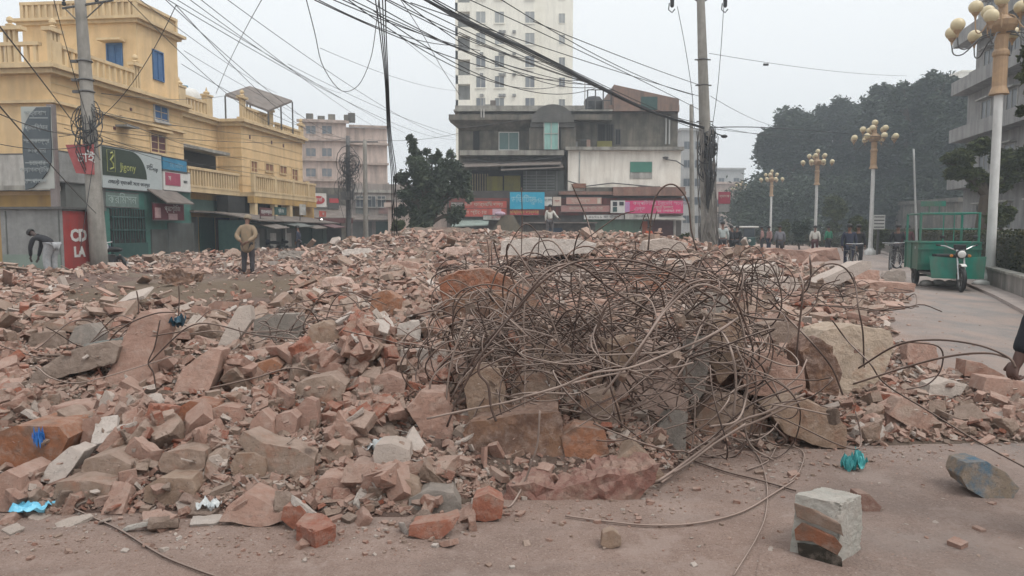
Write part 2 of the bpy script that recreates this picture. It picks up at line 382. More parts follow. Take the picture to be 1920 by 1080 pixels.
def fract(me, amp, freq, seed, smooth=True, fine=.35):
    """rough a mesh up along its normals"""
    n = len(me.vertices); off = Vector((seed * 3.7, seed * 1.3, seed * 7.1))
    co = np.empty(n * 3); nr = np.empty(n * 3); me.vertices.foreach_get('co', co); me.vertex_normals.foreach_get('vector', nr); dd = np.empty(n)
    for i in range(n):
        p = Vector(co[3 * i:3 * i + 3]) * freq + off
        dd[i] = mnoise.fractal(p, .9, 2.1, 3, noise_basis='PERLIN_ORIGINAL') * amp + mnoise.noise(p * 5) * amp * fine
    me.vertices.foreach_set('co', co + nr * np.repeat(dd, 3))
    if smooth: me.polygons.foreach_set('use_smooth', [True] * len(me.polygons))
    me.update()
def cut_box(dims, cuts, seed, deep=.3):
    rd = random.Random(seed); bm = bmesh.new(); bmesh.ops.create_cube(bm, size=1)
    for v in bm.verts:
        v.co = Vector([v.co[i] * dims[i] * (1 + rd.uniform(-.07, .07)) for i in range(3)])
    for k in range(cuts):
        n = Vector([rd.gauss(0, 1) / dims[i] for i in range(3)]) if rd.random() < .5 else Vector((rd.choice((-1, 1)) * rd.uniform(.6, 1), rd.uniform(-.7, .7), rd.uniform(-.5, .5)))
        n.normalize(); ext = max(v.co.dot(n) for v in bm.verts); lo = min(v.co.dot(n) for v in bm.verts)
        pc = n * (ext - (ext - lo) * rd.uniform(.05, deep))
        r = bmesh.ops.bisect_plane(bm, geom=bm.verts[:] + bm.edges[:] + bm.faces[:], plane_co=pc, plane_no=n, clear_outer=True)
        ed = [e for e in r['geom_cut'] if isinstance(e, bmesh.types.BMEdge)]
        if len(ed) > 2:
            try: bmesh.ops.contextual_create(bm, geom=ed)
            except Exception: pass
    bmesh.ops.remove_doubles(bm, verts=bm.verts[:], dist=.0005)
    return bm
def remeshed(bm, name, vox, amp, freq, seed, m, fine=.35):
    me = bpy.data.meshes.new(name); bm.to_mesh(me); bm.free()
    o = bpy.data.objects.new('tmp', me); WS.collection.objects.link(o)
    r = o.modifiers.new('r', 'REMESH'); r.mode = 'VOXEL'; r.voxel_size = vox; r.use_smooth_shade = True
    m2 = to_mesh(o, name); bpy.data.objects.remove(o); bpy.data.meshes.remove(me)
    m2.materials.clear(); m2.materials.append(m); fract(m2, amp, freq, seed, fine=fine); return m2

DUST = (.49, .365, .305)
CM = {
 'brick': chunk_mat('broken_brick', [(0, (.34, .145, .10)), (.3, (.42, .225, .165)), (.5, (.42, .285, .225)), (.7, (.25, .13, .10)), (.85, (.52, .39, .33)), (1, (.38, .18, .125))], DUST, .7, (.42, .32, .26), .58),
 'red': chunk_mat('red_brick', [(0, (.36, .10, .055)), (.5, (.42, .15, .09)), (1, (.32, .11, .07))], DUST, .4, (.38, .27, .21), .60),
 'mortar': chunk_mat('mortared_masonry', [(0, (0.333, 0.246, 0.191)), (.5, (0.279, 0.191, 0.141)), (1, (0.378, 0.289, 0.228))], DUST, .7, (.34, .17, .11), .6),
 'concrete': chunk_mat('broken_concrete', [(0, (0.297, 0.221, 0.174)), (.5, (0.243, 0.174, 0.137)), (1, (0.360, 0.281, 0.232))], (.46, .35, .29), .65, bs=20),
 'plaster': chunk_mat('pale_plaster', [(0, (.58, .50, .44)), (.5, (.46, .37, .32)), (1, (.68, .62, .57))], (.56, .46, .40), .5, bs=10),
 'pink': chunk_mat('pinkish_plaster_chunk', [(0, (0.396, 0.230, 0.174)), (.5, (0.441, 0.272, 0.212)), (1, (0.360, 0.212, 0.166))], (.52, .38, .32), .6, (.36, .20, .15), .62, bs=9),
 'darkb': chunk_mat('brown_weathered_masonry', [(0, (0.153, 0.089, 0.066)), (.5, (0.198, 0.111, 0.079)), (1, (0.135, 0.085, 0.062))], (.40, .28, .23), .6, (.25, .135, .08), .55),
 'grey': chunk_mat('grey_cement', [(0, (0.270, 0.238, 0.212)), (.5, (0.315, 0.281, 0.249)), (1, (0.243, 0.212, 0.191))], (.45, .38, .33), .5),
 'orange': chunk_mat('orange_brick_masonry', [(0, (0.378, 0.145, 0.066)), (.5, (0.324, 0.111, 0.054)), (1, (0.414, 0.187, 0.100))], DUST, .5, (.20, .12, .085), .56),
 'tan': chunk_mat('tan_masonry', [(0, (0.342, 0.230, 0.162)), (.5, (0.378, 0.264, 0.195)), (1, (0.306, 0.204, 0.145))], (.48, .38, .31), .55, (.28, .155, .10), .6),
 'blue': chunk_mat('blue_painted_concrete', [(0, (0.324, 0.246, 0.183)), (1, (0.306, 0.238, 0.174))], (.40, .35, .31), .2, (.06, .17, .26), .53),
 'teal': chunk_mat('faded_teal_plaster', [(0, (0.189, 0.221, 0.212)), (1, (0.225, 0.255, 0.241))], (.40, .37, .34), .4),
 'crust': chunk_mat('red_brown_crust', [(0, (.30, .14, .11)), (1, (.27, .125, .10))], (.44, .30, .25), .5, (.40, .27, .21), .56),
 'paletan': chunk_mat('pale_tan_masonry', [(0, (.52, .40, .30)), (1, (.56, .44, .34))], (.58, .47, .38), .5, (.36, .20, .13), .64),
 'palepink': chunk_mat('pale_pink_masonry', [(0, (.58, .40, .33)), (1, (.62, .45, .38))], (.60, .46, .40), .5, (.40, .24, .18), .62),
 'hollow_shade': chunk_mat('hollow_shade_brown', [(0, (0.045, 0.038, 0.029)), (1, (0.063, 0.051, 0.042))], (.12, .10, .08), .3),  # near-black browns put the shade of a cavity into the colour
 'white': chunk_mat('white_painted_concrete', [(0, (0.594, 0.561, 0.506)), (1, (0.612, 0.570, 0.523))], (.60, .54, .48), .3, (.42, .43, .38), .6),
}
def crisp(bm, name, amp, freq, seed, m, edge, chip):
    """broken stone: sharp arrises, chipped here and there, rough faces"""
    bmesh.ops.triangulate(bm, faces=bm.faces[:])
    for _ in range(5):
        E_ = [e for e in bm.edges if e.calc_length() > edge * 1.9]
        if not E_: break
        bmesh.ops.subdivide_edges(bm, edges=E_, cuts=1, use_grid_fill=True); bmesh.ops.triangulate(bm, faces=[f for f in bm.faces if len(f.verts) > 3])
    bm.normal_update(); off = Vector((seed * 3.7, seed * 1.3, seed * 7.1)); mv = []
    for v in bm.verts:
        fn = [f.normal for f in v.link_faces]; sharp = min((fn[0].dot(q) for q in fn[1:]), default=1) < .85
        p = v.co * freq + off
        d = mnoise.fractal(p, .9, 2.1, 3, noise_basis='PERLIN_ORIGINAL') * amp + mnoise.noise(p * 4.3) * amp * .5
        if sharp: d -= max(0, mnoise.noise(p * 1.7 + Vector((9, 0, 0))) + .05) * chip
        mv.append(v.co + v.normal * d)
    for v, c in zip(bm.verts, mv): v.co = c
    me = bpy.data.meshes.new(name); bm.to_mesh(me); bm.free(); me.materials.append(m); return me
pool = {}
def mk_pool(kind, matk, specs, vox, amp, freq, cuts, deep, n):
    L = []
    for i in range(n):
        d = specs[i % len(specs)]; bm = cut_box(d, max(0, cuts - 1 + i % 3), hash_(kind) + i * 17, deep)
        L.append((crisp(bm, kind, amp, freq, i + 1, CM[matk], max(d) / 14, amp * 2.2 + .006), d))
    pool[kind] = L
def hash_(s): return sum(ord(c) * (i + 7) for i, c in enumerate(s))
mk_pool('brick', 'brick', [(.24, .115, .07), (.13, .115, .07), (.18, .12, .07), (.17, .13, .09), (.11, .09, .07)], .0085, .004, 16, 1, .28, 18)
mk_pool('red', 'red', [(.23, .115, .07), (.14, .115, .075), (.12, .11, .07)], .0085, .004, 16, 1, .28, 8)
mk_pool('mortar', 'mortar', [(.26, .18, .13), (.20, .17, .14), (.30, .20, .12), (.17, .15, .12)], .0095, .009, 9, 5, .28, 12)
mk_pool('concrete', 'concrete', [(.22, .17, .11), (.18, .14, .12), (.28, .2, .1), (.14, .12, .1)], .0095, .009, 9, 6, .3, 12)
mk_pool('plaster', 'plaster', [(.22, .16, .035), (.16, .12, .03), (.28, .15, .045), (.13, .10, .05)], .0075, .004, 14, 5, .3, 10)
mk_pool('pink', 'pink', [(.24, .15, .09), (.18, .13, .07), (.28, .16, .08)], .009, .006, 10, 4, .3, 8)

# ------------------------------------------------------------------ hero pieces, traced then given depth, thickness and a broken surface
HX0, HX1, HY0, HY1, HC = -9., 8., 3.2, 13., .02
gx = np.arange(HX0, HX1, HC); gy = np.arange(HY0, HY1, HC)
HG = Hm(*np.meshgrid(gx, gy)).astype(float); HG = np.maximum(HG, 0)
GX, GY = np.meshgrid(gx, gy)
def hm_at(x, y, r=0.0):
    i = int((y - HY0) / HC); j = int((x - HX0) / HC)
    if not (0 <= i < HG.shape[0] and 0 <= j < HG.shape[1]): return max(H1(x, y), 0)
    return float(HG[i, j])
def stamp(x, y, rx, ry, yaw, top):
    r = max(rx, ry); i0 = max(int((y - r - HY0) / HC), 0); i1 = min(int((y + r - HY0) / HC) + 1, HG.shape[0])
    j0 = max(int((x - r - HX0) / HC), 0); j1 = min(int((x + r - HX0) / HC) + 1, HG.shape[1])
    if i1 <= i0 or j1 <= j0: return
    dx = GX[i0:i1, j0:j1] - x; dy = GY[i0:i1, j0:j1] - y
    a = (dx * math.cos(yaw) + dy * math.sin(yaw)) / rx; b = (-dx * math.sin(yaw) + dy * math.cos(yaw)) / ry
    q = a * a + b * b; m = q < 1; S = HG[i0:i1, j0:j1]; S[m] = np.maximum(S[m], top - .25 * min(rx, ry) * q[m])
HERO = []
def in_hero(px, py, grow=0):
    for H in HERO:
        xs_ = [p[0] for p in H]; ys2 = [p[1] for p in H]
        if px < min(xs_) - grow or px > max(xs_) + grow or py < min(ys2) or py > max(ys2) + 2.2 * grow: continue
        if grow: return True
        ins = False; j = len(H) - 1
        for i in range(len(H)):
            if (H[i][1] > py) != (H[j][1] > py) and px < (H[j][0] - H[i][0]) * (py - H[i][1]) / (H[j][1] - H[i][1]) + H[i][0]: ins = not ins
            j = i
        if ins: return True
    return False
def poly_chunk(name, label, cat, pts, thick, mk, Y=None, lean=.25, shrink=.86, amp=.012, freq=6, vox=.016, drop=0., skew=0., group=None):
    yb = max(p[1] for p in pts); xb = sum(p[0] for p in pts) / len(pts)
    if Y is None: Y = hit(xb, yb).y
    zb = P(xb, yb, Y).z
    W = []
    for p in pts:
        q = P(p[0], p[1], Y); q = P(p[0], p[1], Y + lean * (q.z - zb)); W.append(q)
    c = sum(W, Vector()) / len(W); n = len(W)
    bm = bmesh.new()
    A = [bm.verts.new(q - c) for q in W]
    B = [bm.verts.new(Vector(((q.x - c.x) * shrink + skew, (q.y - c.y) + thick, (q.z - c.z) * shrink - drop))) for q in W]
    bm.faces.new(A); bm.faces.new(B[::-1])
    for i in range(n): bm.faces.new((A[(i + 1) % n], A[i], B[i], B[(i + 1) % n]))
    bmesh.ops.recalc_face_normals(bm, faces=bm.faces[:])
    size = max((a - b).length for a in W for b in W)
    me = crisp(bm, name, amp * min(size, 1), freq * 1.3, int(xb) % 97, CM[mk], max(size / 26, .008), .02 * min(size, 1) + .004)
    o = bpy.data.objects.new(name, me); link(o); o.location = c; tag(o, label, cat, group)
    HERO.append([(p[0], p[1]) for p in pts])
    top = max(q.z for q in W)
    rx = (max(q.x for q in W) - min(q.x for q in W)) / 2
    stamp(c.x, c.y + thick / 2, rx * .9, thick * .6 + .04, 0, (top + c.z) / 2)
    return o
PC = poly_chunk
def plan_chunk(name, label, cat, plan, h, mk, taper=.95, amp=.006, z0=0., amp2=.5, cut=None):
    """a block standing on its base: plan corners as (column in the photograph, distance), height in metres"""
    Q = [P(px, 1000, Y) for px, Y in plan]; Q = [Vector(((px - 960) / F * (Y / CT) , Y, 0)) for px, Y in plan]
    Q = [Vector(((px - 960) / F * (Y * CT + 1.3 * ST), Y, 0)) for px, Y in plan]
    c = sum(Q, Vector()) / len(Q); c.z = z0; n = len(Q); rd = random.Random(int(plan[0][0])); bm = bmesh.new()
    A = [bm.verts.new(Vector((q.x - c.x, q.y - c.y, -.01))) for q in Q]; B = [bm.verts.new(Vector(((q.x - c.x) * taper, (q.y - c.y) * taper, h * rd.uniform(.93, 1.04)))) for q in Q]
    bm.faces.new(A[::-1]); bm.faces.new(B)
    for i in range(n): bm.faces.new((A[i], A[(i + 1) % n], B[(i + 1) % n], B[i]))
    bmesh.ops.recalc_face_normals(bm, faces=bm.faces[:])
    me = crisp(bm, name, amp * .9, 11, n + 3, CM[mk], .009, .03); o = bpy.data.objects.new(name, me); link(o); o.location = c
    return tag(o, label, cat)
def B4(x0, y0, x1, y1, k=.12):
    """outline of a squat broken block from its pixel box"""
    w, h = x1 - x0, y1 - y0; r = random.Random(int(x0 * 7 + y0))
    j = lambda a: r.uniform(-a, a)
    return [(x0 + w * (.1 + j(.08)), y0 + h * (.1 + j(.1))), (x0 + w * (.55 + j(.12)), y0 + h * j(.04)), (x1 - w * (.06 + j(.06)), y0 + h * (.16 + j(.14))),
            (x1, y0 + h * (.6 + j(.12))), (x1 - w * (.12 + j(.1)), y1 - h * (.04 + j(.04))), (x0 + w * (.45 + j(.1)), y1), (x0 + w * (.05 + j(.05)), y1 - h * (.14 + j(.1))), (x0, y0 + h * (.5 + j(.15)))]
PC('masonry_slab', 'big brown slab of masonry lying under the front of the rebar tangle', 'masonry', [(866, 812), (884, 792), (960, 780), (1052, 772), (1062, 850), (1130, 878), (1142, 896), (1060, 914), (960, 905), (890, 886)], .55, 'darkb', 4.36, .25, amp=.02)
PC('masonry_crust', 'rough reddish brick crust at the foot of the rebar tangle touching the pavement', 'masonry', [(955, 912), (1000, 905), (1040, 918), (1095, 905), (1140, 890), (1190, 885), (1236, 870), (1228, 905), (1200, 938), (1150, 945), (1095, 974), (1050, 958), (1010, 960), (940, 935)], .35, 'crust', 4.0, .1, amp=.032, freq=17, vox=.012)
PC('masonry_lump', 'orange and tan broken lump sitting on the brown slab', 'masonry', [(1052, 818), (1080, 800), (1135, 806), (1142, 850), (1110, 872), (1062, 866)], .25, 'orange', 4.4, .2, amp=.03)
PC('masonry_wedge', 'pointed pinkish wedge of masonry beside the brown slab under the tangle', 'masonry', [(1138, 905), (1150, 870), (1190, 834), (1228, 866), (1250, 895), (1200, 922)], .35, 'tan', 4.25, .3)
PC('masonry_block', 'large brick block with an orange top edge behind the left of the tangle', 'masonry', [(822, 522), (860, 508), (915, 503), (1002, 548), (1006, 592), (930, 604), (842, 600), (828, 562)], .7, 'orange', 6.9, .1, amp=.02)
PC('masonry_block', 'grey brown face block leaning below the orange topped block', 'masonry', [(842, 556), (900, 545), (1004, 556), (1030, 610), (980, 648), (880, 636), (838, 600)], .5, 'darkb', 6.5, .2)
PC('masonry_block', 'pale tan rounded block at the right edge of the rebar tangle', 'masonry', [(1522, 650), (1545, 620), (1600, 608), (1668, 620), (1678, 655), (1650, 712), (1610, 742), (1556, 735), (1528, 700)], .5, 'paletan', None, .25, amp=.015)
PC('masonry_block', 'rough brown block crumbling at the left side of the pale tan block', 'masonry', [(1505, 660), (1530, 632), (1560, 650), (1580, 700), (1570, 742), (1520, 735)], .4, 'darkb', 5.35, .2, amp=.03)
PC('cement_slab', 'upright smooth blue grey cement slab inside the rebar tangle', 'concrete', [(1278, 655), (1290, 632), (1325, 628), (1332, 665), (1322, 735), (1300, 760), (1284, 740)], .12, 'grey', 5.1, .15, amp=.005)
PC('cement_slab', 'dark grey cement piece low in the tangle behind crossing rebars', 'concrete', [(1235, 800), (1262, 770), (1290, 775), (1285, 850), (1262, 870), (1240, 850)], .2, 'grey', 4.75, .2)
PC('masonry_lump', 'rounded tan lump caught in the middle of the rebar tangle', 'masonry', [(1128, 662), (1145, 638), (1180, 628), (1200, 642), (1195, 675), (1165, 692), (1132, 690)], .2, 'tan', 5.1, .2, amp=.02)
PC('masonry_lump', 'tall tan lump standing at the upper right of the rebar tangle', 'masonry', [(1336, 612), (1352, 588), (1385, 590), (1396, 640), (1388, 690), (1350, 720), (1332, 680)], .3, 'tan', 5.3, .2, amp=.02)
PC('masonry_block', 'large pinkish block behind crossed rebars right of the tangle centre', 'masonry', [(1150, 745), (1175, 690), (1232, 640), (1282, 650), (1296, 720), (1290, 775), (1225, 800), (1170, 790)], .45, 'palepink', 5.05, .3, amp=.015)
PC('masonry_block', 'brown block under the left end of the rebar tangle', 'masonry', [(868, 712), (890, 690), (935, 690), (948, 730), (940, 785), (880, 790)], .35, 'tan', 4.75, .2, amp=.02)
PC('masonry_lump', 'pinkish crumbling lump at the lower left foot of the rebar tangle', 'masonry', [(762, 765), (790, 735), (832, 738), (850, 790), (845, 870), (800, 850), (785, 800)], .35, 'pink', 4.5, .2, amp=.03)
PC('masonry_block', 'pinkish slab piece right of the rebar tangle', 'masonry', [(1400, 668), (1450, 660), (1508, 690), (1512, 728), (1470, 752), (1405, 740), (1385, 700)], .4, 'pink', 5.3, .2)
PC('masonry_block', 'long tan brown block with a broken end right of the tangle foot', 'masonry', [(1440, 770), (1490, 742), (1560, 770), (1588, 800), (1586, 842), (1540, 840), (1470, 812)], .45, 'tan', 4.95, .2)
PC('masonry_block', 'dusty block under the rebar tangle near its right foot', 'masonry', [(1300, 790), (1340, 740), (1400, 745), (1440, 790), (1430, 838), (1340, 842)], .4, 'mortar', 5.1, .2)
PC('masonry_block', 'dusty pink block low in the middle of the tangle', 'masonry', [(1090, 745), (1150, 725), (1170, 790), (1130, 820), (1085, 800)], .3, 'mortar', 4.8, .2)
# left field
PC('plaster_pillar', 'tall pinkish plastered pillar piece leaning out of the rubble at left', 'masonry', [(190, 726), (205, 690), (240, 615), (262, 586), (278, 580), (298, 592), (300, 620), (288, 660), (280, 722), (230, 732)], .28, 'pink', None, .35, amp=.008, shrink=.95)
PC('plaster_slab', 'pinkish slab with a slanted top right of the leaning pillar piece', 'masonry', [(322, 738), (340, 692), (395, 652), (416, 656), (405, 700), (390, 735)], .2, 'pink', None, .4, amp=.006)
PC('plaster_slab', 'narrow pale grey slab tilted up left of the grey panel', 'masonry', [(408, 648), (425, 612), (446, 574), (468, 572), (472, 600), (452, 630), (432, 652)], .14, 'plaster', None, .4, amp=.006)
PC('concrete_slab', 'flat grey panel with a white top edge at left of centre', 'concrete', [(472, 640), (476, 600), (500, 590), (562, 588), (566, 618), (555, 642)], .25, 'grey', None, .1, amp=.006)
PC('concrete_slab', 'long grey concrete beam half sunk in rubble at far left', 'concrete', [(45, 722), (60, 700), (130, 655), (205, 640), (225, 650), (215, 682), (130, 702), (70, 725)], .22, 'concrete', None, .2, amp=.015)
PC('concrete_slab', 'faded teal plastered slab left of the leaning pillar piece', 'concrete', [(150, 680), (158, 645), (222, 634), (228, 662), (215, 682)], .25, 'teal', None, .3, amp=.006)
PC('concrete_slab', 'rounded grey slab above the faded teal slab', 'concrete', [(128, 640), (140, 612), (168, 606), (185, 628), (180, 650), (140, 652)], .2, 'grey', None, .3, amp=.008)
PC('brick_block', 'large red brick block with a dusty top at the lower left edge', 'masonry', [(-30, 885), (-20, 815), (30, 798), (110, 800), (128, 822), (112, 858), (55, 884)], .45, 'orange', None, .1, amp=.01)
PC('brick_block', 'long dusty pink brick slab above the red block at the lower left', 'masonry', [(88, 790), (95, 762), (160, 758), (176, 770), (168, 788), (120, 794)], .25, 'pink', None, .2, amp=.006)
PC('masonry_slab', 'tilted grey tan slab leaning in the lower left heap', 'masonry', [(72, 902), (92, 870), (130, 838), (158, 846), (135, 880), (110, 912)], .16, 'plaster', None, .5, amp=.008)
PC('masonry_slab', 'flat brown grey slab lying over the lower left blocks', 'masonry', [(150, 885), (158, 862), (205, 852), (246, 872), (242, 898), (200, 902)], .3, 'mortar', None, .3, amp=.012)
PC('masonry_slab', 'ridged grey brown masonry slab at the front of the lower left heap', 'masonry', [(98, 935), (106, 905), (150, 898), (208, 910), (200, 938), (170, 948), (120, 942)], .3, 'mortar', None, .2, amp=.01)
PC('brick_block', 'dusty block cut by the picture edge under the big red block', 'masonry', [(-30, 958), (-25, 905), (12, 882), (38, 896), (40, 940), (20, 960)], .3, 'pink', None, .2, amp=.01)
PC('brick_block', 'tan brick block standing at the front between two pale slabs', 'masonry', [(268, 940), (272, 912), (300, 896), (358, 898), (368, 920), (360, 945), (310, 952)], .2, 'tan', None, .15, amp=.012)
PC('masonry_beam', 'long pale masonry piece with an orange patch sloping to the right', 'masonry', [(446, 828), (455, 808), (500, 832), (560, 842), (590, 862), (588, 890), (560, 898), (510, 892), (470, 862)], .2, 'mortar', None, .2, amp=.008)
PC('plaster_slab', 'broad pale pinkish slab at the front edge with a brown broken side', 'masonry', [(410, 978), (425, 950), (460, 924), (480, 932), (530, 960), (528, 978), (490, 990), (440, 980)], .2, 'pink', None, .5, amp=.008)
PC('plaster_slab', 'small white plaster piece with a red brick side at the front edge', 'masonry', [(525, 975), (532, 950), (562, 948), (574, 965), (568, 996), (548, 992)], .1, 'red', None, .1, amp=.006)
plan_chunk('brick_piece', 'lone reddish brown broken brick lying on the open pavement', 'brick', [(554, 3.47), (590, 3.38), (628, 3.46), (604, 3.62), (574, 3.6)], .085, 'red', taper=1.02)
PC('cement_block', 'grey cement block with grooved top at the front centre edge', 'concrete', [(764, 985), (766, 935), (800, 918), (850, 925), (866, 950), (860, 985), (820, 992)], .22, 'grey', 3.8, .2, amp=.016)
PC('cement_block', 'curved grey flake with a red corner below the grooved cement block', 'concrete', [(765, 1006), (768, 985), (830, 975), (862, 968), (850, 990), (828, 1010), (795, 1012)], .12, 'red', None, .2, amp=.01)
PC('brick_block', 'reddish brick cube beside the grey cement block at the front', 'masonry', [(884, 975), (886, 935), (915, 925), (945, 940), (940, 972), (910, 980)], .15, 'red', None, .1, amp=.012)
PC('brick_piece', 'standing dusty pink brick with a dark end in the left heap', 'brick', [(560, 800), (558, 762), (574, 745), (592, 752), (598, 795), (580, 812)], .12, 'pink', None, .3, amp=.004)
PC('brick_piece', 'pinkish upright brick wedge left of the standing dusty brick', 'brick', [(465, 822), (470, 790), (490, 768), (512, 790), (514, 818), (490, 826)], .14, 'pink', None, .3, amp=.006)
PC('brick_piece', 'pale square ended brick right of the upright wedge', 'brick', [(516, 815), (518, 778), (545, 772), (558, 785), (552, 818), (530, 824)], .14, 'pink', None, .3, amp=.005)
PC('brick_piece', 'dusty yellow tan brick face left of the tangle', 'brick', [(750, 680), (751, 656), (802, 655), (804, 678), (775, 682)], .12, 'plaster', None, .1, amp=.004)
PC('brick_piece', 'orange brick lump in the middle distance left of the tangle', 'brick', [(692, 590), (698, 552), (725, 544), (750, 560), (754, 588), (720, 595)], .3, 'orange', None, .1, amp=.015)
PC('masonry_slab', 'mossy grey brown slab in the middle of the left heap', 'masonry', [(545, 745), (560, 715), (620, 702), (650, 722), (640, 755), (590, 765)], .3, 'mortar', None, .3, amp=.02)
PC('brick_piece', 'orange brick slab with a grey underside in the left heap', 'brick', [(334, 800), (332, 765), (355, 752), (405, 758), (415, 785), (380, 798)], .2, 'orange', None, .3, amp=.006)
PC('brick_piece', 'reddish flat brick right of the pinkish slanted slab', 'brick', [(470, 700), (475, 682), (510, 672), (530, 686), (520, 700), (490, 706)], .16, 'orange', None, .3, amp=.006)
# right side and the ground on the right
plan_chunk('painted_block', 'white painted concrete block with an orange brick patch standing alone on the pavement', 'concrete', [(1483, 3.34), (1574, 3.21), (1618, 3.36), (1535, 3.55)], .265, 'white', taper=.93)
PC('painted_stone', 'blue painted stone lying alone on the road at right', 'concrete', [(1803, 895), (1812, 868), (1850, 865), (1885, 885), (1912, 915), (1900, 936), (1850, 937), (1815, 918)], .2, 'blue', None, .3, amp=.012)
PC('brick_piece', 'small brown brick fragment beside the white painted block', 'brick', [(1605, 950), (1608, 925), (1630, 926), (1654, 950), (1648, 962), (1622, 960)], .1, 'brick', None, .3, amp=.008)
PC('aggregate_lump', 'round pitted lump of aggregate on the pavement before the tangle', 'concrete', [(1126, 1022), (1130, 1000), (1148, 994), (1164, 1004), (1166, 1024), (1146, 1030)], .07, 'tan', None, .2, amp=.02, freq=14)
PC('board_strip', 'thin white strip of board lying on the pavement at the front of the left heap', 'litter', [(224, 1000), (230, 990), (283, 977), (286, 984)], .03, 'white', None, .1, amp=.001)
PC('concrete_beam', 'long pale concrete beam propped up toward the road at right', 'concrete', [(1503, 556), (1508, 540), (1560, 514), (1618, 488), (1634, 490), (1636, 502), (1580, 530), (1530, 556)], .6, 'plaster', 15.6, .1, amp=.006)
PC('masonry_slab', 'brown slab lying beneath the propped pale beam', 'masonry', [(1570, 560), (1590, 535), (1650, 528), (1718, 532), (1715, 548), (1640, 556)], 1.1, 'pink', 16.2, .1, amp=.02)
PC('masonry_beam', 'long pinkish fallen wall section lying across the far right rubble', 'masonry', [(1342, 494), (1345, 474), (1400, 470), (1460, 465), (1520, 472), (1570, 464), (1576, 488), (1500, 494), (1420, 500)], .9, 'pink', 21.5, .1, amp=.05, freq=3)
PC('concrete_slab', 'pale flat panel in front of the long fallen wall section', 'concrete', [(1382, 516), (1386, 502), (1455, 496), (1466, 504), (1450, 514)], .8, 'plaster', 15, .1, amp=.008)
PC('concrete_slab', 'white broken roof slab lying on the crest before the old building', 'concrete', [(938, 478), (940, 452), (1000, 446), (1090, 450), (1120, 456), (1110, 474), (1020, 480)], 1.2, 'plaster', 13, .1, amp=.012)
PC('concrete_slab', 'pale slab on the crest left of the concrete utility pole', 'concrete', [(1205, 470), (1212, 452), (1250, 446), (1290, 456), (1285, 470)], .9, 'plaster', 16, .1, amp=.012)
PC('masonry_lump', 'dark soil caked lump behind the bent hooded man', 'masonry', [(300, 530), (305, 508), (335, 503), (366, 514), (362, 530), (330, 536)], .5, 'darkb', None, .1, amp=.05)
PC('brick_block', 'red brown wedge of brickwork at the right road edge', 'masonry', [(1808, 705), (1812, 675), (1840, 680), (1886, 705), (1870, 712)], .2, 'brick', None, .1, amp=.006)
PC('plaster_slab', 'pale flat stone slab at the right rubble edge', 'masonry', [(1738, 748), (1745, 722), (1785, 712), (1815, 722), (1800, 742)], .2, 'plaster', None, .3, amp=.008)
PC('plaster_slab', 'long pale slab cut by the right picture edge', 'masonry', [(1842, 735), (1850, 708), (1900, 712), (1960, 725), (1950, 745), (1880, 744)], .25, 'pink', None, .3, amp=.008)
PC('masonry_slab', 'sloping reddish brown slab at the right rubble edge', 'masonry', [(1668, 778), (1690, 745), (1730, 760), (1775, 800), (1760, 812), (1700, 798)], .18, 'brick', None, .4, amp=.01)
PC('masonry_lump', 'tan rounded brick end on the right rubble slope', 'masonry', [(1662, 800), (1668, 765), (1695, 752), (1712, 775), (1700, 802)], .2, 'pink', None, .3, amp=.01)
for bx in [(430, 850, 500, 900, 'tan'),
           (590, 895, 660, 935, 'pink'), (700, 830, 770, 880, 'plaster'), (295, 840, 385, 895, 'mortar'), 
           (575, 600, 640, 650, 'tan'), (740, 600, 790, 640, 'plaster'), (370, 690, 430, 720, 'pink'), (390, 760, 455, 800, 'brick'),
           (730, 900, 790, 950, 'tan'), (600, 830, 660, 870, 'mortar'), (50, 620, 110, 660, 'concrete'), (700, 700, 760, 740, 'pink'), (1420, 600, 1500, 650, 'concrete'),
           (1000, 640, 1080, 700, 'mortar'), (960, 700, 1050, 760, 'mortar'), (1060, 560, 1150, 600, 'pink'), (1180, 500, 1260, 545, 'orange'), (1290, 545, 1370, 590, 'grey'), (1040, 500, 1110, 535, 'plaster'), (1700, 640, 1760, 690, 'pink')]:
    cn = {'pink': 'dusty pink', 'mortar': 'mortar covered brown', 'tan': 'tan', 'plaster': 'pale plastered', 'concrete': 'grey brown', 'brick': 'reddish', 'orange': 'orange', 'grey': 'grey'}[bx[4]]
    where = 'in the left heap' if bx[0] < 900 else ('inside or behind the rebar tangle' if bx[0] < 1600 else 'at the right road edge')
    PC('masonry_block', cn + ' half block of masonry ' + where, 'masonry', B4(*bx[:4]), (bx[2] - bx[0]) * .0030, bx[4], None, .3, amp=.014, group=cn + ' half blocks ' + where)

for k_, (x0, y0, x1, y1, mk, tx) in enumerate(((1440, 520, 1500, 545, 'plaster', 'pale'), (1460, 548, 1530, 572, 'pink', 'pinkish'), (1600, 505, 1650, 530, 'pink', 'pinkish'), (1655, 505, 1700, 528, 'plaster', 'pale'), (1540, 570, 1580, 590, 'brick', 'reddish'), (1395, 520, 1440, 548, 'grey', 'grey'), (1310, 500, 1370, 522, 'palepink', 'pale pink'), (1230, 485, 1300, 508, 'plaster', 'pale'), (600, 520, 660, 540, 'palepink', 'pale pink'), (720, 490, 790, 508, 'pink', 'pinkish'), (520, 470, 580, 486, 'grey', 'grey'), (640, 465, 700, 480, 'plaster', 'pale'), (830, 462, 900, 478, 'palepink', 'pale pink'))):
    PC('wall_slab', tx + ' broken wall slab lying on the rubble ' + ('beyond the right of the tangle' if x0 > 1200 else 'beyond the left of the tangle'), 'masonry', B4(x0, y0, x1, y1), (x1 - x0) * .0060, mk, None, .3, amp=.02, group='broken wall slabs beyond the tangle, ' + tx + (' right' if x0 > 1200 else ' left'))
blk = [o for o in bpy.data.objects if o.name.startswith('painted_block')][0]
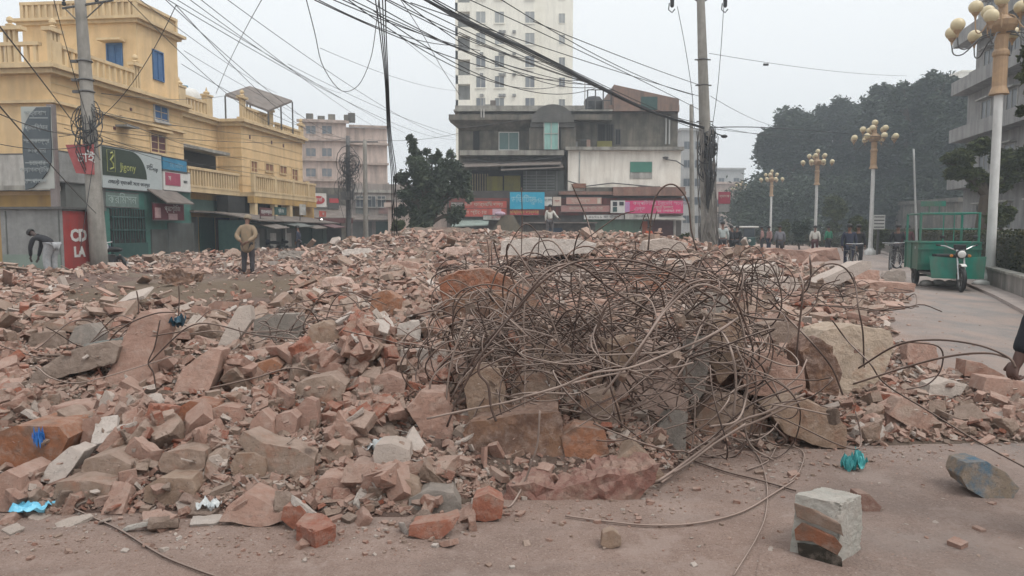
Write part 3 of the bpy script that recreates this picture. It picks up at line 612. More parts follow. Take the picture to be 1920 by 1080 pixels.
blk.rotation_euler = (R(-2), R(2.5), 0)
for nm, pts, mk in (('exposed_brick', [(1487, 1008), (1500, 990), (1556, 1002), (1570, 1016), (1562, 1034), (1520, 1022), (1490, 1028)], 'orange'), ('dark_hollow', [(1494, 1032), (1530, 1028), (1570, 1040), (1572, 1066), (1530, 1066), (1496, 1054)], 'hollow_shade'), ('mortar_band', [(1486, 958), (1520, 962), (1566, 976), (1572, 998), (1530, 988), (1490, 984)], 'mortar')):  # dark_hollow is a raised piece coloured like a cavity in shade
    o = PC(nm, None, None, pts, .035, mk, 3.262 - (.022 if nm == 'dark_hollow' else .008 if nm == 'exposed_brick' else 0), 0, amp=.012, vox=.02); HERO.pop(); o.parent = blk; o.location = o.location - blk.location
    o.location.y += -.0 ; o.rotation_euler = (0, 0, R(-38)); o.scale = (1.06, 1, 1); o.location.x += .008
# ------------------------------------------------------------------ countable fragments, dropped one by one onto what already lies there
def settle(me, dims, x, y, yaw, tilt, s, name, label, cat, group):
    a, b, c = [d * s / 2 for d in dims]
    zs_ = [hm_at(x + math.cos(yaw) * a * u - math.sin(yaw) * b * v, y + math.sin(yaw) * a * u + math.cos(yaw) * b * v) for u in (-.8, 0, .8) for v in (-.8, 0, .8)]
    sx_ = (zs_[6] + zs_[7] + zs_[8] - zs_[0] - zs_[1] - zs_[2]) / 3 / (1.6 * a); sy_ = (zs_[2] + zs_[5] + zs_[8] - zs_[0] - zs_[3] - zs_[6]) / 3 / (1.6 * b)
    sx_ = max(-.9, min(.9, sx_)); sy_ = max(-.9, min(.9, sy_))
    zc = sorted(zs_)[4] * .72 + max(zs_) * .28 + c * .40
    o = bpy.data.objects.new(name, me); link(o); o.location = (x, y, zc)
    M = Matrix.Rotation(yaw, 4, 'Z') @ Matrix.Rotation(-math.atan(sx_) + random.gauss(0, tilt), 4, 'Y') @ Matrix.Rotation(math.atan(sy_) + random.gauss(0, tilt), 4, 'X')
    if random.random() < .18: M = M @ Matrix.Rotation(R(90), 4, random.choice('XY'))
    o.rotation_euler = M.to_euler(); o.scale = (s * random.uniform(.9, 1.1), s, s)
    stamp(x, y, a * .85, b * .85, yaw, zc + c * .5)
    tag(o, label, cat, group); return o
def where_of(px, py, Y):
    if Y > 9.5: return 'on the far rubble behind the tangle' if px > 800 else 'on the far rubble at left'
    if py > 880 and px < 1300: return 'along the front edge of the rubble'
    if px < 420: return 'in the left end of the heap'
    if px < 840: return 'in the heap just left of the rebar tangle'
    if px < 1500: return 'under and behind the rebar tangle'
    return 'in the rubble right of the tangle'
CN = {'brick': ('brick_fragment', 'brick', 'dusty broken brick'), 'red': ('brick_fragment', 'brick', 'bright red broken brick'), 'mortar': ('masonry_lump', 'masonry', 'brown lump of mortared masonry'),
      'concrete': ('concrete_chunk', 'concrete', 'grey brown chunk of broken concrete'), 'plaster': ('plaster_flake', 'plaster', 'flat pale flake of plaster'), 'pink': ('plastered_brick', 'plastered brick', 'pinkish plastered brick piece')}
def frag(kind, px, py, s=None):
    h = hit(px, py)
    me, d = random.choice(pool[kind]); Y = h.y
    if s is None: s = random.uniform(.75, 1.25)
    n, c, l = CN[kind]; wh = where_of(px, py, Y)
    return settle(me, d, h.x, h.y, random.uniform(0, 6.283), .28, s, n, l + ' ' + wh, c, l + 's ' + wh)
spots = []
def rub_px():
    while True:
        r = random.random()
        if r < .62: px = random.uniform(0, 840); py = random.uniform(600, 975)
        elif r < .78: px = random.uniform(560, 900); py = random.uniform(560, 720)
        elif r < .88: px = random.uniform(1500, 1920); py = random.uniform(660, 850)
        else: px = random.uniform(800, 1500); py = random.uniform(540, 880)
        h = hit(px, py)
        if in_hero(px, py, 14): continue
        if H1(h.x, h.y) > .03: return px, py
for k, n in (('mortar', 130), ('concrete', 80), ('pink', 230), ('brick', 225), ('plaster', 110), ('red', 55)):
    for _ in range(n):
        px, py = rub_px(); frag(k, px, py, min(1.15, max(.3, math.exp(random.gauss(-.62, .34)))) * (1.0 if py > 740 else 1.2))
for _ in range(45):   # pieces at the foot of the heap
    px = random.uniform(0, 900); h = hit(px, 985); frag(random.choice(['brick', 'pink', 'concrete', 'plaster']), px, random.uniform(935, 1000), random.uniform(.35, .7))

# ------------------------------------------------------------------ everything too small and too many to count
def low_protos(dims, n, seed):
    L = []
    for i in range(n):
        bm = cut_box(dims, 1 + i % 3, seed + i * 31, .35); bmesh.ops.triangulate(bm, faces=bm.faces[:])
        bm.verts.index_update(); L.append((np.array([v.co[:] for v in bm.verts]), np.array([[v.index for v in f.verts] for f in bm.faces]))); bm.free()
    return L
def scatter(name, mk, protos, pos, size, nrm=None, flat=.5):
    V = []; Fc = []; off = 0; n = len(pos)
    pid = rng.integers(0, len(protos), n)
    for k, (pv, pf) in enumerate(protos):
        idx = np.nonzero(pid == k)[0]; m = len(idx)
        if not m: continue
        ya = rng.uniform(0, 6.283, m); ti = rng.normal(0, flat, m); tj = rng.normal(0, flat, m)
        cz, sz = np.cos(ya), np.sin(ya); cx, sx = np.cos(ti), np.sin(ti); cy, sy = np.cos(tj), np.sin(tj)
        Rz = np.zeros((m, 3, 3)); Rz[:, 0, 0] = cz; Rz[:, 0, 1] = -sz; Rz[:, 1, 0] = sz; Rz[:, 1, 1] = cz; Rz[:, 2, 2] = 1
        Rx = np.zeros((m, 3, 3)); Rx[:, 0, 0] = 1; Rx[:, 1, 1] = cx; Rx[:, 1, 2] = -sx; Rx[:, 2, 1] = sx; Rx[:, 2, 2] = cx
        Ry = np.zeros((m, 3, 3)); Ry[:, 1, 1] = 1; Ry[:, 0, 0] = cy; Ry[:, 0, 2] = sy; Ry[:, 2, 0] = -sy; Ry[:, 2, 2] = cy
        M = Rz @ Rx @ Ry
        sc3 = size[idx, None] * rng.uniform(.7, 1.3, (m, 3))
        v = np.einsum('mij,mkj->mki', M, pv[None] * sc3[:, None]) + pos[idx][:, None]
        V.append(v.reshape(-1, 3)); f = pf[None] + (np.arange(m) * len(pv))[:, None, None] + off
        Fc.append(f.reshape(-1, 3)); off += m * len(pv)
    V = np.concatenate(V); Fc = np.concatenate(Fc)
    me = bpy.data.meshes.new(name); me.vertices.add(len(V)); me.vertices.foreach_set('co', V.ravel())
    me.loops.add(len(Fc) * 3); me.loops.foreach_set('vertex_index', Fc.ravel().astype(np.int32))
    me.polygons.add(len(Fc)); me.polygons.foreach_set('loop_start', np.arange(0, len(Fc) * 3, 3, dtype=np.int32))
    me.update(); me.validate(); me.shade_flat(); me.materials.append(CM[mk]); o = bpy.data.objects.new(name, me); link(o); tag(o, kind='stuff'); return o
def hit_many(px, py):
    ys_ = np.geomspace(2.8, 46, 420)[None]; v = ((540 - py) / F)[:, None]; s = ys_ / (CT + v * ST)
    xs = ((px - 960) / F)[:, None] * s; zs = CAMH + s * (v * CT - ST)
    below = zs <= np.maximum(Hm(xs, np.broadcast_to(ys_, xs.shape)), 0); k = np.argmax(below, 1); ok = below.any(1); i = np.arange(len(px))
    return np.stack([xs[i, k], ys_[0, k], zs[i, k]], 1)[ok]
def hm_many(x, y):
    i = ((y - HY0) / HC).astype(int); j = ((x - HX0) / HC).astype(int); ok = (i >= 0) & (i < HG.shape[0]) & (j >= 0) & (j < HG.shape[1])
    r = np.maximum(Hm(x, y), 0); r[ok] = HG[i[ok], j[ok]]; return r
HMASK = np.zeros((300, 480), bool)
for H in HERO:
    if max(p[1] for p in H) < 540: continue
    for yy_ in range(int(min(p[1] for p in H)) // 4, int(max(p[1] for p in H)) // 4 + 1):
        for xx_ in range(max(int(min(p[0] for p in H)) // 4, 0), min(int(max(p[0] for p in H)) // 4 + 1, 480)):
            x_, y_ = xx_ * 4 + 2, yy_ * 4 + 2; j = len(H) - 1; ins = False
            for i in range(len(H)):
                if (H[i][1] > y_) != (H[j][1] > y_) and x_ < (H[j][0] - H[i][0]) * (y_ - H[i][1]) / (H[j][1] - H[i][1]) + H[i][0]: ins = not ins
                j = i
            if ins and yy_ < 300: HMASK[yy_, xx_] = True
def rubble_stuff(name, mk, dims, n, pxs, seed, y0=436, y1=1005, maxs=.26):
    px = rng.uniform(-160, 2080, n); py = rng.uniform(y0, y1, n)
    soil = (px > 120) & (px < 560) & (py > 515) & (py < 575) & (rng.random(n) < .88); soil |= HMASK[np.clip(py.astype(int) // 4, 0, 299), np.clip(px.astype(int) // 4, 0, 479)] & (rng.random(n) < .84); px, py = px[~soil], py[~soil]
    p = hit_many(px, py); hh = Hm(p[:, 0], p[:, 1]); p = p[hh > .015]
    p[:, :2] += rng.normal(0, .03, (len(p), 2)) * (p[:, 1:2] / 5)
    s = np.exp(rng.normal(math.log(pxs), .5, len(p))) * np.interp(p[:, 1], [5, 9, 16, 30], [1, .85, .62, .55]) * p[:, 1] / F
    s = np.clip(s, .012, maxs)
    base = np.maximum(Hm(p[:, 0], p[:, 1]), 0); top = hm_many(p[:, 0], p[:, 1])
    use = rng.random(len(p)) < np.where(s < .03, .10, .04)
    p[:, 2] = np.where(use, top, base) + s * rng.uniform(.0, .38, len(p))
    scatter(name, mk, low_protos(dims, 9, seed) + low_protos((1.3, dims[1] * .6, dims[2] * .4), 8, seed + 7), p, s, flat=.5)
rubble_stuff('brick_rubble', 'brick', (1., .55, .34), 34000, 10, 100)
rubble_stuff('masonry_rubble', 'mortar', (1., .75, .5), 15000, 9, 200)
rubble_stuff('concrete_rubble', 'concrete', (1., .8, .5), 12000, 8, 300)
rubble_stuff('plaster_rubble', 'plaster', (1., .7, .22), 13000, 9, 400)
rubble_stuff('pink_rubble', 'pink', (1., .65, .4), 15000, 10, 500)
rubble_stuff('slab_rubble', 'mortar', (1., .7, .3), 1500, 22, 630, 446, 640, .5)
rubble_stuff('wall_piece_rubble', 'pink', (1., .6, .25), 1100, 20, 660, 446, 640, .5)
rubble_stuff('white_slab_rubble', 'plaster', (1., .5, .14), 700, 20, 690, 446, 640, .5)
rubble_stuff('red_brick_rubble', 'red', (1., .6, .4), 5000, 10, 600)
# crumbs strewn on the pavement and road
def crumbs(name, mk, n, seed, pr):
    px = rng.uniform(-200, 2100, n); py = 1085 - (rng.random(n) ** .7) * 560
    p = hit_many(px, py); hh = Hm(p[:, 0], p[:, 1]); near = Hm(p[:, 0], p[:, 1] + .5) > 0; nl = Hm(p[:, 0] - .9, p[:, 1]) > 0
    keep = (hh <= 0) & ((near | nl) & (rng.random(len(p)) < .85) | (rng.random(len(p)) < .14))
    p = p[keep]; s = np.clip(np.exp(rng.normal(math.log(pr), .55, len(p))), .006, .09); p[:, 2] = s * .12
    scatter(name, mk, low_protos((1, .8, .5), 8, seed), p, s, flat=.2)
crumbs('brick_crumbs_debris', 'brick', 9000, 700, .009); crumbs('mortar_crumbs_debris', 'mortar', 16000, 800, .0075); crumbs('plaster_crumbs_debris', 'plaster', 3000, 900, .011); crumbs('pink_crumbs_debris', 'pink', 1600, 950, .02)
# ================================================================== rebar
def rebar_mat(name, a, b):
    m = bpy.data.materials.new(name); N = NT(m); N.b.inputs['Roughness'].default_value = .8
    N.b.inputs['Specular IOR Level'].default_value = .3
    v = N.coord(); c = N.ramp(N.noise(v, 9, 5), [(.35, a), (.65, b)])
    oi = N.n('ObjectInfo'); c = N.mix(N.ramp(oi.outputs['Random'], [(0, g(0)), (.6, g(.1)), (1, g(.6))]), c, (.19, .13, .105))
    gm = N.n('NewGeometry'); sp = N.n('SeparateXYZ'); N.l(gm.outputs['Normal'], sp.inputs[0])
    c = N.mix(N.ramp(sp.outputs[2], [(.4, g(0)), (.95, g(.55))]), c, (.40, .31, .265))
    N.col(c); N.bump(N.noise(v, 140, 3), .4, .004); return m
RB1 = rebar_mat('rusty_steel', (.045, .03, .025), (.095, .06, .047)); RB2 = rebar_mat('dusty_rusty_steel', (.16, .12, .10), (.25, .19, .16))
def spline(pts, n):
    pts = [Vector(p) for p in pts]; Q = [pts[0] * 2 - pts[1]] + pts + [pts[-1] * 2 - pts[-2]]; o = []
    seg = len(pts) - 1
    for k in range(n + 1):
        u = k / n * seg; i = min(int(u), seg - 1); t = u - i; a, b, c, d = Q[i], Q[i + 1], Q[i + 2], Q[i + 3]
        o.append(.5 * ((2 * b) + (c - a) * t + (2 * a - 5 * b + 4 * c - d) * t * t + (3 * b - a - 3 * c + d) * t ** 3))
    return o
def bar(pts, r, label, group, m=None, name='rebar', cat='rebar', n=None, sides=6):
    n = n or max(8, len(pts) * 5); r *= .9
    pp = spline(pts, n); c = pp[0].copy()
    o = MB().tube([p - c for p in pp], r, sides).build(name, m or (RB1 if random.random() < .6 else RB2), smooth=True)
    o.location = c; return tag(o, label, cat, group)
def pxbar(pts, r, label, m=None, group=None, **k):
    Y = pts[0][2]; q = []
    for p in pts:
        if len(p) > 2: Y = p[2]
        v = P(p[0], p[1], Y); v.z = max(v.z, .008); q.append(v)
    return bar(q, r, label, group, m, **k)
def gbar(pts, r, label, m=None, lift=.006):
    q = []
    for px, py in pts:
        h = hit(px, py); q.append(Vector((h.x, h.y, max(H1(h.x, h.y), 0) + r + lift)))
    return bar(q, r, label, None, m)
# ---- the bars that can be told apart
pxbar([(868, 705, 4.7), (905, 650), (965, 585, 4.6), (1020, 525), (1075, 493, 4.7), (1135, 486), (1200, 492, 4.9), (1265, 515), (1330, 556, 5), (1400, 592), (1470, 600, 5.2)], .0085, 'longest rusty rebar arching over the whole top of the tangle', RB1)
pxbar([(838, 800, 4.5), (862, 740), (905, 662), (960, 590, 4.6), (1015, 520), (1050, 498, 4.8), (1090, 500), (1150, 545, 5), (1230, 590)], .008, 'second rebar arch rising from the left foot of the tangle', RB1)
pxbar([(1180, 700, 4.5), (1220, 620), (1262, 560, 4.7), (1300, 530), (1342, 528, 4.8), (1375, 555), (1395, 600, 5), (1410, 640)], .0085, 'thick rebar hooped over the right shoulder of the tangle', RB1)
pxbar([(1130, 740, 4.4), (1200, 650), (1250, 580, 4.6), (1305, 536), (1350, 545), (1385, 590, 4.9), (1400, 650)], .008, 'rebar hoop just inside the right shoulder hoop', RB2)
pxbar([(780, 520, 5.8), (830, 548), (872, 572, 5.4), (925, 580), (970, 612, 5), (1010, 660), (1030, 720)], .007, 'rebar sagging into the tangle from the upper left', RB2)
pxbar([(872, 600, 4.6), (846, 680), (836, 760), (838, 830), (856, 880), (880, 905, 4.3)], .0075, 'rebar bowed out at the left flank of the tangle', RB2)
pxbar([(926, 655, 4.4), (902, 676), (898, 700), (915, 722), (920, 760), (930, 790)], .009, 'thick kinked rebar hanging at the left of the tangle', RB1)
pxbar([(1012, 770, 4.05), (1008, 830), (996, 870), (980, 912), (958, 948, 3.9), (944, 978)], .0065, 'pale rod hanging in front of the brown slab', RB2)
pxbar([(1398, 795, 4.3), (1340, 832), (1270, 882), (1200, 915), (1120, 930, 4.05), (1040, 925), (960, 905, 4.1)], .008, 'rebar sweeping from the right knot low across the brown slab', RB2)
pxbar([(1510, 738, 4.6), (1440, 772), (1385, 792), (1310, 848), (1245, 895, 4.2), (1215, 910)], .0095, 'thick dusty rod bundled below the right knot', RB2)
pxbar([(1500, 752, 4.6), (1430, 785), (1370, 812), (1300, 862), (1240, 905, 4.15)], .0085, 'lowest rod of the bundle below the right knot', RB2)
pxbar([(1505, 722, 4.7), (1420, 752), (1380, 780), (1335, 820), (1290, 850, 4.3)], .0075, 'upper rod of the bundle below the right knot', RB1)
pxbar([(1375, 780, 4.4), (1380, 720), (1372, 660), (1350, 620, 4.7), (1310, 600)], .008, 'rebar rising from the right knot into the tangle', RB2)
pxbar([(1380, 650, 4.6), (1400, 700), (1398, 750), (1380, 790, 4.4), (1330, 800)], .008, 'rebar loop hanging beside the right knot', RB2)
pxbar([(980, 745, 4.3), (1050, 725), (1110, 700), (1180, 690), (1260, 660, 4.6), (1330, 630), (1390, 592, 5)], .0085, 'dusty rod running across the middle of the tangle', RB2)
pxbar([(800, 785, 4.4), (880, 768), (960, 752), (1060, 722), (1160, 700, 4.5), (1260, 690), (1300, 680)], .008, 'long straight rod lying across the lower tangle from the left', RB2)
pxbar([(1500, 565, 6.2), (1512, 530), (1545, 497), (1580, 500), (1602, 530), (1610, 580, 6), (1618, 625), (1620, 690)], .008, 'tall rebar hoop standing right of the tangle', RB1)
pxbar([(1494, 700, 5.2), (1495, 650), (1500, 600), (1506, 540), (1500, 515, 5.4)], .0075, 'upright rebar standing right of the tangle', RB1)
pxbar([(1440, 560, 5.4), (1480, 600), (1520, 640, 5.1), (1560, 690), (1580, 740)], .008, 'rebar slanting down to the pale tan block', RB1)
pxbar([(1560, 600, 5.4), (1590, 640), (1630, 680, 4.9), (1660, 720), (1740, 770, 4.8), (1830, 826, 4.6), (1925, 878, 4.4)], .0062, 'long thin rod sloping down to the road at the right edge', RB1)
pxbar([(1610, 690, 4.6), (1680, 648, 4.2), (1750, 637, 3.9), (1830, 646, 3.6), (1888, 668, 3.4), (1905, 690, 3.35)], .0065, 'upper of the two rods held in the dark sleeved hand', RB1)
pxbar([(1600, 720, 4.6), (1700, 688, 4.2), (1780, 668, 3.8), (1850, 662, 3.5), (1895, 672, 3.4)], .0065, 'lower of the two rods held in the dark sleeved hand', RB1)
pxbar([(1690, 640, 4.9), (1760, 650), (1765, 690), (1740, 720), (1700, 730)], .006, 'small rebar loop on the rubble left of the dark sleeved hand', RB1)
gbar([(1060, 972), (1130, 982), (1220, 990), (1310, 985), (1390, 965), (1450, 930), (1490, 905)], 0.006, 'long rod curving over the bare pavement before the tangle', RB2)
gbar([(1372, 822), (1415, 850), (1436, 900), (1437, 960), (1420, 1010), (1375, 1084)], 0.004, 'thin wire loop falling onto the pavement left of the white block', RB2)
gbar([(1300, 868), (1360, 888), (1420, 903), (1492, 925)], 0.007, 'dark rod lying on the pavement pointing at the white block', RB1)
gbar([(1400, 885), (1440, 868), (1462, 838), (1505, 850), (1500, 885), (1480, 908)], 0.005, 'bent thin rod looped over the pavement right of the tangle', RB2)
gbar([(95, 938), (130, 955), (175, 975), (225, 998), (300, 1045), (360, 1070), (420, 1092)], 0.006, 'dark rod snaking over the pavement at the lower left', RB1)
pxbar([(1040, 1085, 3.2), (1000, 1060)], .004, 'short wire at the bottom edge of the pavement', RB2) if 0 else None
pxbar([(192, 738, 5.4), (188, 700), (205, 640), (240, 608), (290, 588), (330, 585)], .0065, 'rebar bent round the leaning pillar piece', RB1)
pxbar([(280, 680, 5.3), (320, 640), (350, 615), (380, 606), (420, 612), (480, 628), (560, 636)], .006, 'rebar curving right from the leaning pillar piece', RB1)
pxbar([(130, 705, 5.4), (190, 668), (240, 640), (300, 628), (350, 620)], .006, 'rebar crossing the teal slab and the leaning pillar', RB1)
pxbar([(340, 740, 5.0), (420, 722), (480, 708), (545, 690), (600, 700)], .0065, 'double looking dark rod low in the left heap', RB1)
pxbar([(130, 738, 5.1), (200, 760), (260, 765), (330, 748), (400, 738)], .006, 'wire running below the leaning pillar piece', RB2)
pxbar([(292, 733, 5.1), (288, 700), (278, 680), (290, 650), (300, 600)], .006, 'rebar hugging the right side of the leaning pillar', RB1)
for i, (x, y0, y1, Y) in enumerate([(258, 545, 600, 7.2), (334, 535, 590, 7.6), (245, 740, 800, 4.9), (915, 448, 505, 7.5), (977, 352, 480, 11), (1008, 440, 480, 10), (872, 478, 505, 8), (1190, 452, 490, 9), (1408, 480, 560, 8)]):
    pxbar([(x, y1 + 12, Y), (x + 2, (y0 + y1) / 2), (x - 2 + i % 3 * 3, y0)], .006 + .0006 * Y / 3, 'thin rebar standing upright out of the rubble', RB1, 'upright rebars standing out of the rubble')
pxbar([(1072, 345, 12), (1085, 375), (1100, 410), (1112, 450, 11.5)], .012, 'dark slanting rod raised against the old white wall', RB1)
pxbar([(1215, 470, 12), (1222, 400), (1232, 365), (1250, 347), (1270, 350), (1290, 380), (1296, 430), (1306, 470)], .016, 'thick brown hoop arching before the magenta sign', RB1)
pxbar([(940, 500, 10), (960, 450), (985, 420), (1010, 440), (1030, 480)], .008, 'bent rebar peak before the standing white shirted man', RB1)
pxbar([(1060, 480, 10), (1110, 440), (1160, 405), (1190, 395)], .009, 'slanting rod crossing the sage green shutter', RB1)
pxbar([(1200, 430, 11), (1212, 400), (1222, 425), (1232, 395)], .008, 'forked rod tips sticking up before the magenta sign', RB1)
# ---- the tangle itself
STUFF = False; SBM = MB()
C0 = P(1122, 672, 5.25); RAD = Vector((.92, .62, .54))
def tangle_bar(C, rad, L, r, curl, horiz, label, group, out=1.):
    while True:
        q = Vector([random.uniform(-1, 1) for _ in range(3)])
        if q.length < 1: break
    p = C + Vector([q[i] * rad[i] for i in range(3)]); d = Vector((random.uniform(-1, 1), random.uniform(-.5, .5), random.uniform(-.6, .6) * horiz)).normalized()
    k = Vector([random.gauss(0, 1) for _ in range(3)]); k.normalize(); pts = [p.copy()]; st = .09; cur = random.gauss(0, curl)
    for _ in range(int(L / st)):
        if random.random() < .09: cur = random.gauss(0, curl); k = Vector([random.gauss(0, 1) for _ in range(3)]).normalized()
        if random.random() < .07: d = (d + Vector([random.gauss(0, .8) for _ in range(3)])).normalized()
        d = (Matrix.Rotation(cur, 3, k) @ d)
        e = p - C; q = Vector([e[i] / rad[i] for i in range(3)])
        if q.length > out: n_ = Vector([q[i] / rad[i] for i in range(3)]).normalized(); d = (d - n_ * .5 * (q.length - out + .4)).normalized()
        lo = max(H1(p.x, p.y), 0) + .03
        if p.z < lo + .06: d.z += .22; d.normalize()
        p = p + d * st; p.z = max(p.z, max(H1(p.x, p.y), 0) + .012); pts.append(p.copy())
    pts = pts[::2] if len(pts) > 6 else pts
    if len(pts) < 3: return
    if STUFF: SBM.tube(spline(pts, len(pts) * 3), r, 5); return
    return bar(pts, r, label, group, n=len(pts) * 3)
T = 'rusty rebar twisted among many others in the big tangle'; TG = 'rebars knotted in the big tangle'
for _ in range(86): tangle_bar(C0, RAD, random.uniform(.9, 2.4), random.uniform(.005, .0075), .10, .7, T, TG)
for _ in range(22): tangle_bar(C0 + Vector((.2, -.6, -.28)), Vector((1.0, .22, .36)), random.uniform(.7, 1.8), random.uniform(.004, .0065), .1, 1., 'thin rebar spilling down the front of the tangle over the slabs', 'rebars spilling down the front of the tangle')
for _ in range(30): tangle_bar(C0 + Vector((.0, .1, .12)), Vector((.95, .6, .25)), random.uniform(1.2, 2.6), random.uniform(.004, .006), .08, .25, 'dusty rebar lying flat through the upper middle of the tangle', 'rebars lying through the upper tangle')
for _ in range(26): tangle_bar(C0 + Vector((-.72, -.1, -.12)), Vector((.45, .5, .42)), random.uniform(.6, 1.4), random.uniform(.004, .0065), .13, 1.2, 'bent rebar springing from the left side of the tangle', 'rebars at the left side of the tangle')
for _ in range(26): tangle_bar(C0 + Vector((.74, -.25, -.2)), Vector((.48, .45, .36)), random.uniform(.6, 1.5), random.uniform(.005, .0072), .13, 1.0, 'bent rebar looping at the right side of the tangle', 'rebars at the right side of the tangle')
C1 = P(1150, 520, 8.2)
STUFF = True
for _ in range(80): tangle_bar(C1, Vector((1.5, 2.2, .2)), random.uniform(1, 3), random.uniform(.005, .008), .07, .3, 'thin rebar strewn over the rubble behind the tangle', 'rebars strewn behind the tangle')
STUFF = False
C2 = P(420, 640, 6.6)
for _ in range(26): tangle_bar(C2, Vector((2.2, 1.6, .16)), random.uniform(.7, 2.2), random.uniform(.0045, .006), .1, .3, 'thin rebar trailing over the left heap', 'rebars trailing over the left heap')
C3 = P(760, 600, 6.2)
for _ in range(20): tangle_bar(C3, Vector((.9, 1.3, .2)), random.uniform(.6, 1.8), random.uniform(.0045, .006), .1, .4, 'thin rebar spilling left out of the tangle', 'rebars spilling left of the tangle')
STUFF = True
C4 = P(1480, 545, 9)
for _ in range(24): tangle_bar(C4, Vector((1.1, 2.0, .12)), random.uniform(.6, 1.6), random.uniform(.004, .006), .06, .3, 'thin rebar scattered on the rubble right of the tangle', 'rebars scattered right of the tangle')

for _ in range(48): tangle_bar(C0 + Vector((0, .25, -.0)), Vector((.9, .5, .36)), random.uniform(1.2, 2.6), random.uniform(.004, .0065), .08, .5, T, TG)
STUFF = False
sb_ = SBM.build('rebar_litter', RB1, smooth=True); tag(sb_, kind='stuff')
# lumps of concrete still gripped by the bars
rebs = [o for o in bpy.data.objects if o.name.startswith('rebar') and o.get('group') in (TG, 'rebars spilling down the front of the tangle')]
for i in range(22):
    o = random.choice(rebs); q = o.location + Vector(random.choice(o.data.vertices).co); me_, d_ = random.choice(pool['concrete' if i % 2 else 'mortar'])
    l = bpy.data.objects.new('concrete_lump', me_); link(l); l.location = q; l.rotation_euler = [random.uniform(0, 6.3) for _ in range(3)]; k = random.uniform(.25, .5); l.scale = (k, k, k); tag(l, 'small lump of concrete still stuck on a bar of the rebar tangle', 'concrete', 'concrete lumps stuck on the bars')
# ------------------------------------------------------------------ litter
def crumple(name, label, cat, px, py, w, h, m, seed, hh=.03):
    c = hit(px, py); s = mpp(c.y); n = 12; vs = []; fs = []
    for i in range(n + 1):
        for j in range(n + 1):
            u, v = i / n - .5, j / n - .5; q = Vector((u * 3 + seed, v * 3, seed))
            vs.append((u * w * s * (1 + .2 * mnoise.noise(q)), v * h * s * 3 * (1 + .2 * mnoise.noise(q + Vector((5, 0, 0)))), hh * .5 + hh * mnoise.noise(q * 1.8) * 1.2 + .5 * hh * mnoise.noise(q * 5)))
    for i in range(n):
        for j in range(n): k = i * (n + 1) + j; fs.append((k, k + n + 1, k + n + 2, k + 1))
    b = MB(); b.add(vs, fs); o = b.build(name, m); z = max(H1(c.x, c.y), hm_at(c.x, c.y), 0); o.location = (c.x, c.y, z + .012)
    sol = o.modifiers.new('s', 'SOLIDIFY'); sol.thickness = .002; return tag(o, label, cat)
BLP = mat('blue_plastic', (.10, .38, .55), (.18, .50, .65), 12, .35); BLP2 = mat('deep_blue_plastic', (.02, .10, .35), (.03, .16, .42), 12, .35)
TQP = mat('turquoise_plastic', (.04, .26, .27), (.08, .36, .36), 14, .4); WPP = mat('white_paper', (.55, .56, .55), (.40, .43, .44), 14, .6)
crumple('plastic_bag', 'pale blue plastic sheet lying flat on the pavement at the lower left', 'litter', 62, 963, 66, 16, BLP, 1.3)
crumple('plastic_scrap', 'deep blue plastic scrap poking from the lower left blocks', 'litter', 76, 888, 16, 6, BLP2, 2.3, .07)
crumple('plastic_bag', 'crumpled turquoise plastic bag on the pavement below the right blocks', 'litter', 1601, 880, 38, 12, TQP, 3.3, .09)
crumple('paper_scrap', 'crumpled white paper in the heap left of the tangle', 'litter', 708, 845, 52, 14, WPP, 4.3, .05)
crumple('paper_scrap', 'torn white paper at the front edge of the left heap', 'litter', 392, 965, 34, 12, WPP, 5.3, .03)
crumple('plastic_sheet', 'dark blue plastic sheet stuck in the hole beside the leaning pillar', 'litter', 318, 668, 50, 16, mat('navy_plastic', (.015, .04, .06), (.03, .10, .15), 6, .4), 6.3, .08)
# ================================================================== buildings
def win(f, root, rect, frame=None, glass=None, sill=True, hood=False, bars=0, shutters=None, name='window', hoodm=None, hd=.45, mull=1):
    t0, t1, z0, z1 = rect; frame = frame or WHITED; glass = glass or GLASS
    b = MB(); e = .06
    b.box(t0 - e, t0, -.06, 0, z0 - e, z1 + e).box(t1, t1 + e, -.06, 0, z0 - e, z1 + e).box(t0, t1, -.06, 0, z1, z1 + e).box(t0, t1, -.06, 0, z0 - e, z0)
    for k in range(1, mull + 1): x = t0 + (t1 - t0) * k / (mull + 1); b.box(x - .02, x + .02, -.045, 0, z0, z1)
    for k in range(bars): x = t0 + (t1 - t0) * (k + .5) / bars; b.box(x - .008, x + .008, -.05, -.035, z0, z1)
    w_ = b.build(name, frame, root)
    MB().box(t0, t1, -.012, .0, z0, z1).build('pane' if not shutters else 'shutter', shutters or glass, w_)
    if sill: MB().box(t0 - .12, t1 + .12, -.13, -.062, z0 - .14, z0 - .07).build('sill', frame, w_)
    if hood: MB().box(t0 - .2, t1 + .2, -hd, 0, z1 + .10, z1 + .19).build('hood', hoodm or frame, w_)
    return w_
def balustrade(b, t0, t1, z, h=.75, y0=-.12, y1=.02, step=.32, rail=.12, wd=.1):
    b.box(t0, t1, y0 - .02, y1 + .02, z, z + .1).box(t0, t1, y0 - .03, y1 + .03, z + h - rail, z + h)
    n = max(1, int(abs(t1 - t0) / step)); s = (t1 - t0) / n
    for i in range(n): x = t0 + s * (i + .5); b.box(x - wd / 2, x + wd / 2, y0 + .01, y1 - .01, z + .1, z + h - rail)
def urn(b, t, z, h=1.15, w=.3):
    b.box(t - w, t + w, -.16, .12, z, z + .12).box(t - w, t + w, -.18, .14, z + h - .13, z + h)
    for x in (-.18, 0, .18): b.box(t + x - .045, t + x + .045, -.1, .05, z + .12, z + h - .13)
    b.lathe([(.12, 0), (.16, .06), (.05, .12), (.12, .2), (.1, .3), (.01, .36)], (t, -.02, z + h), 10)

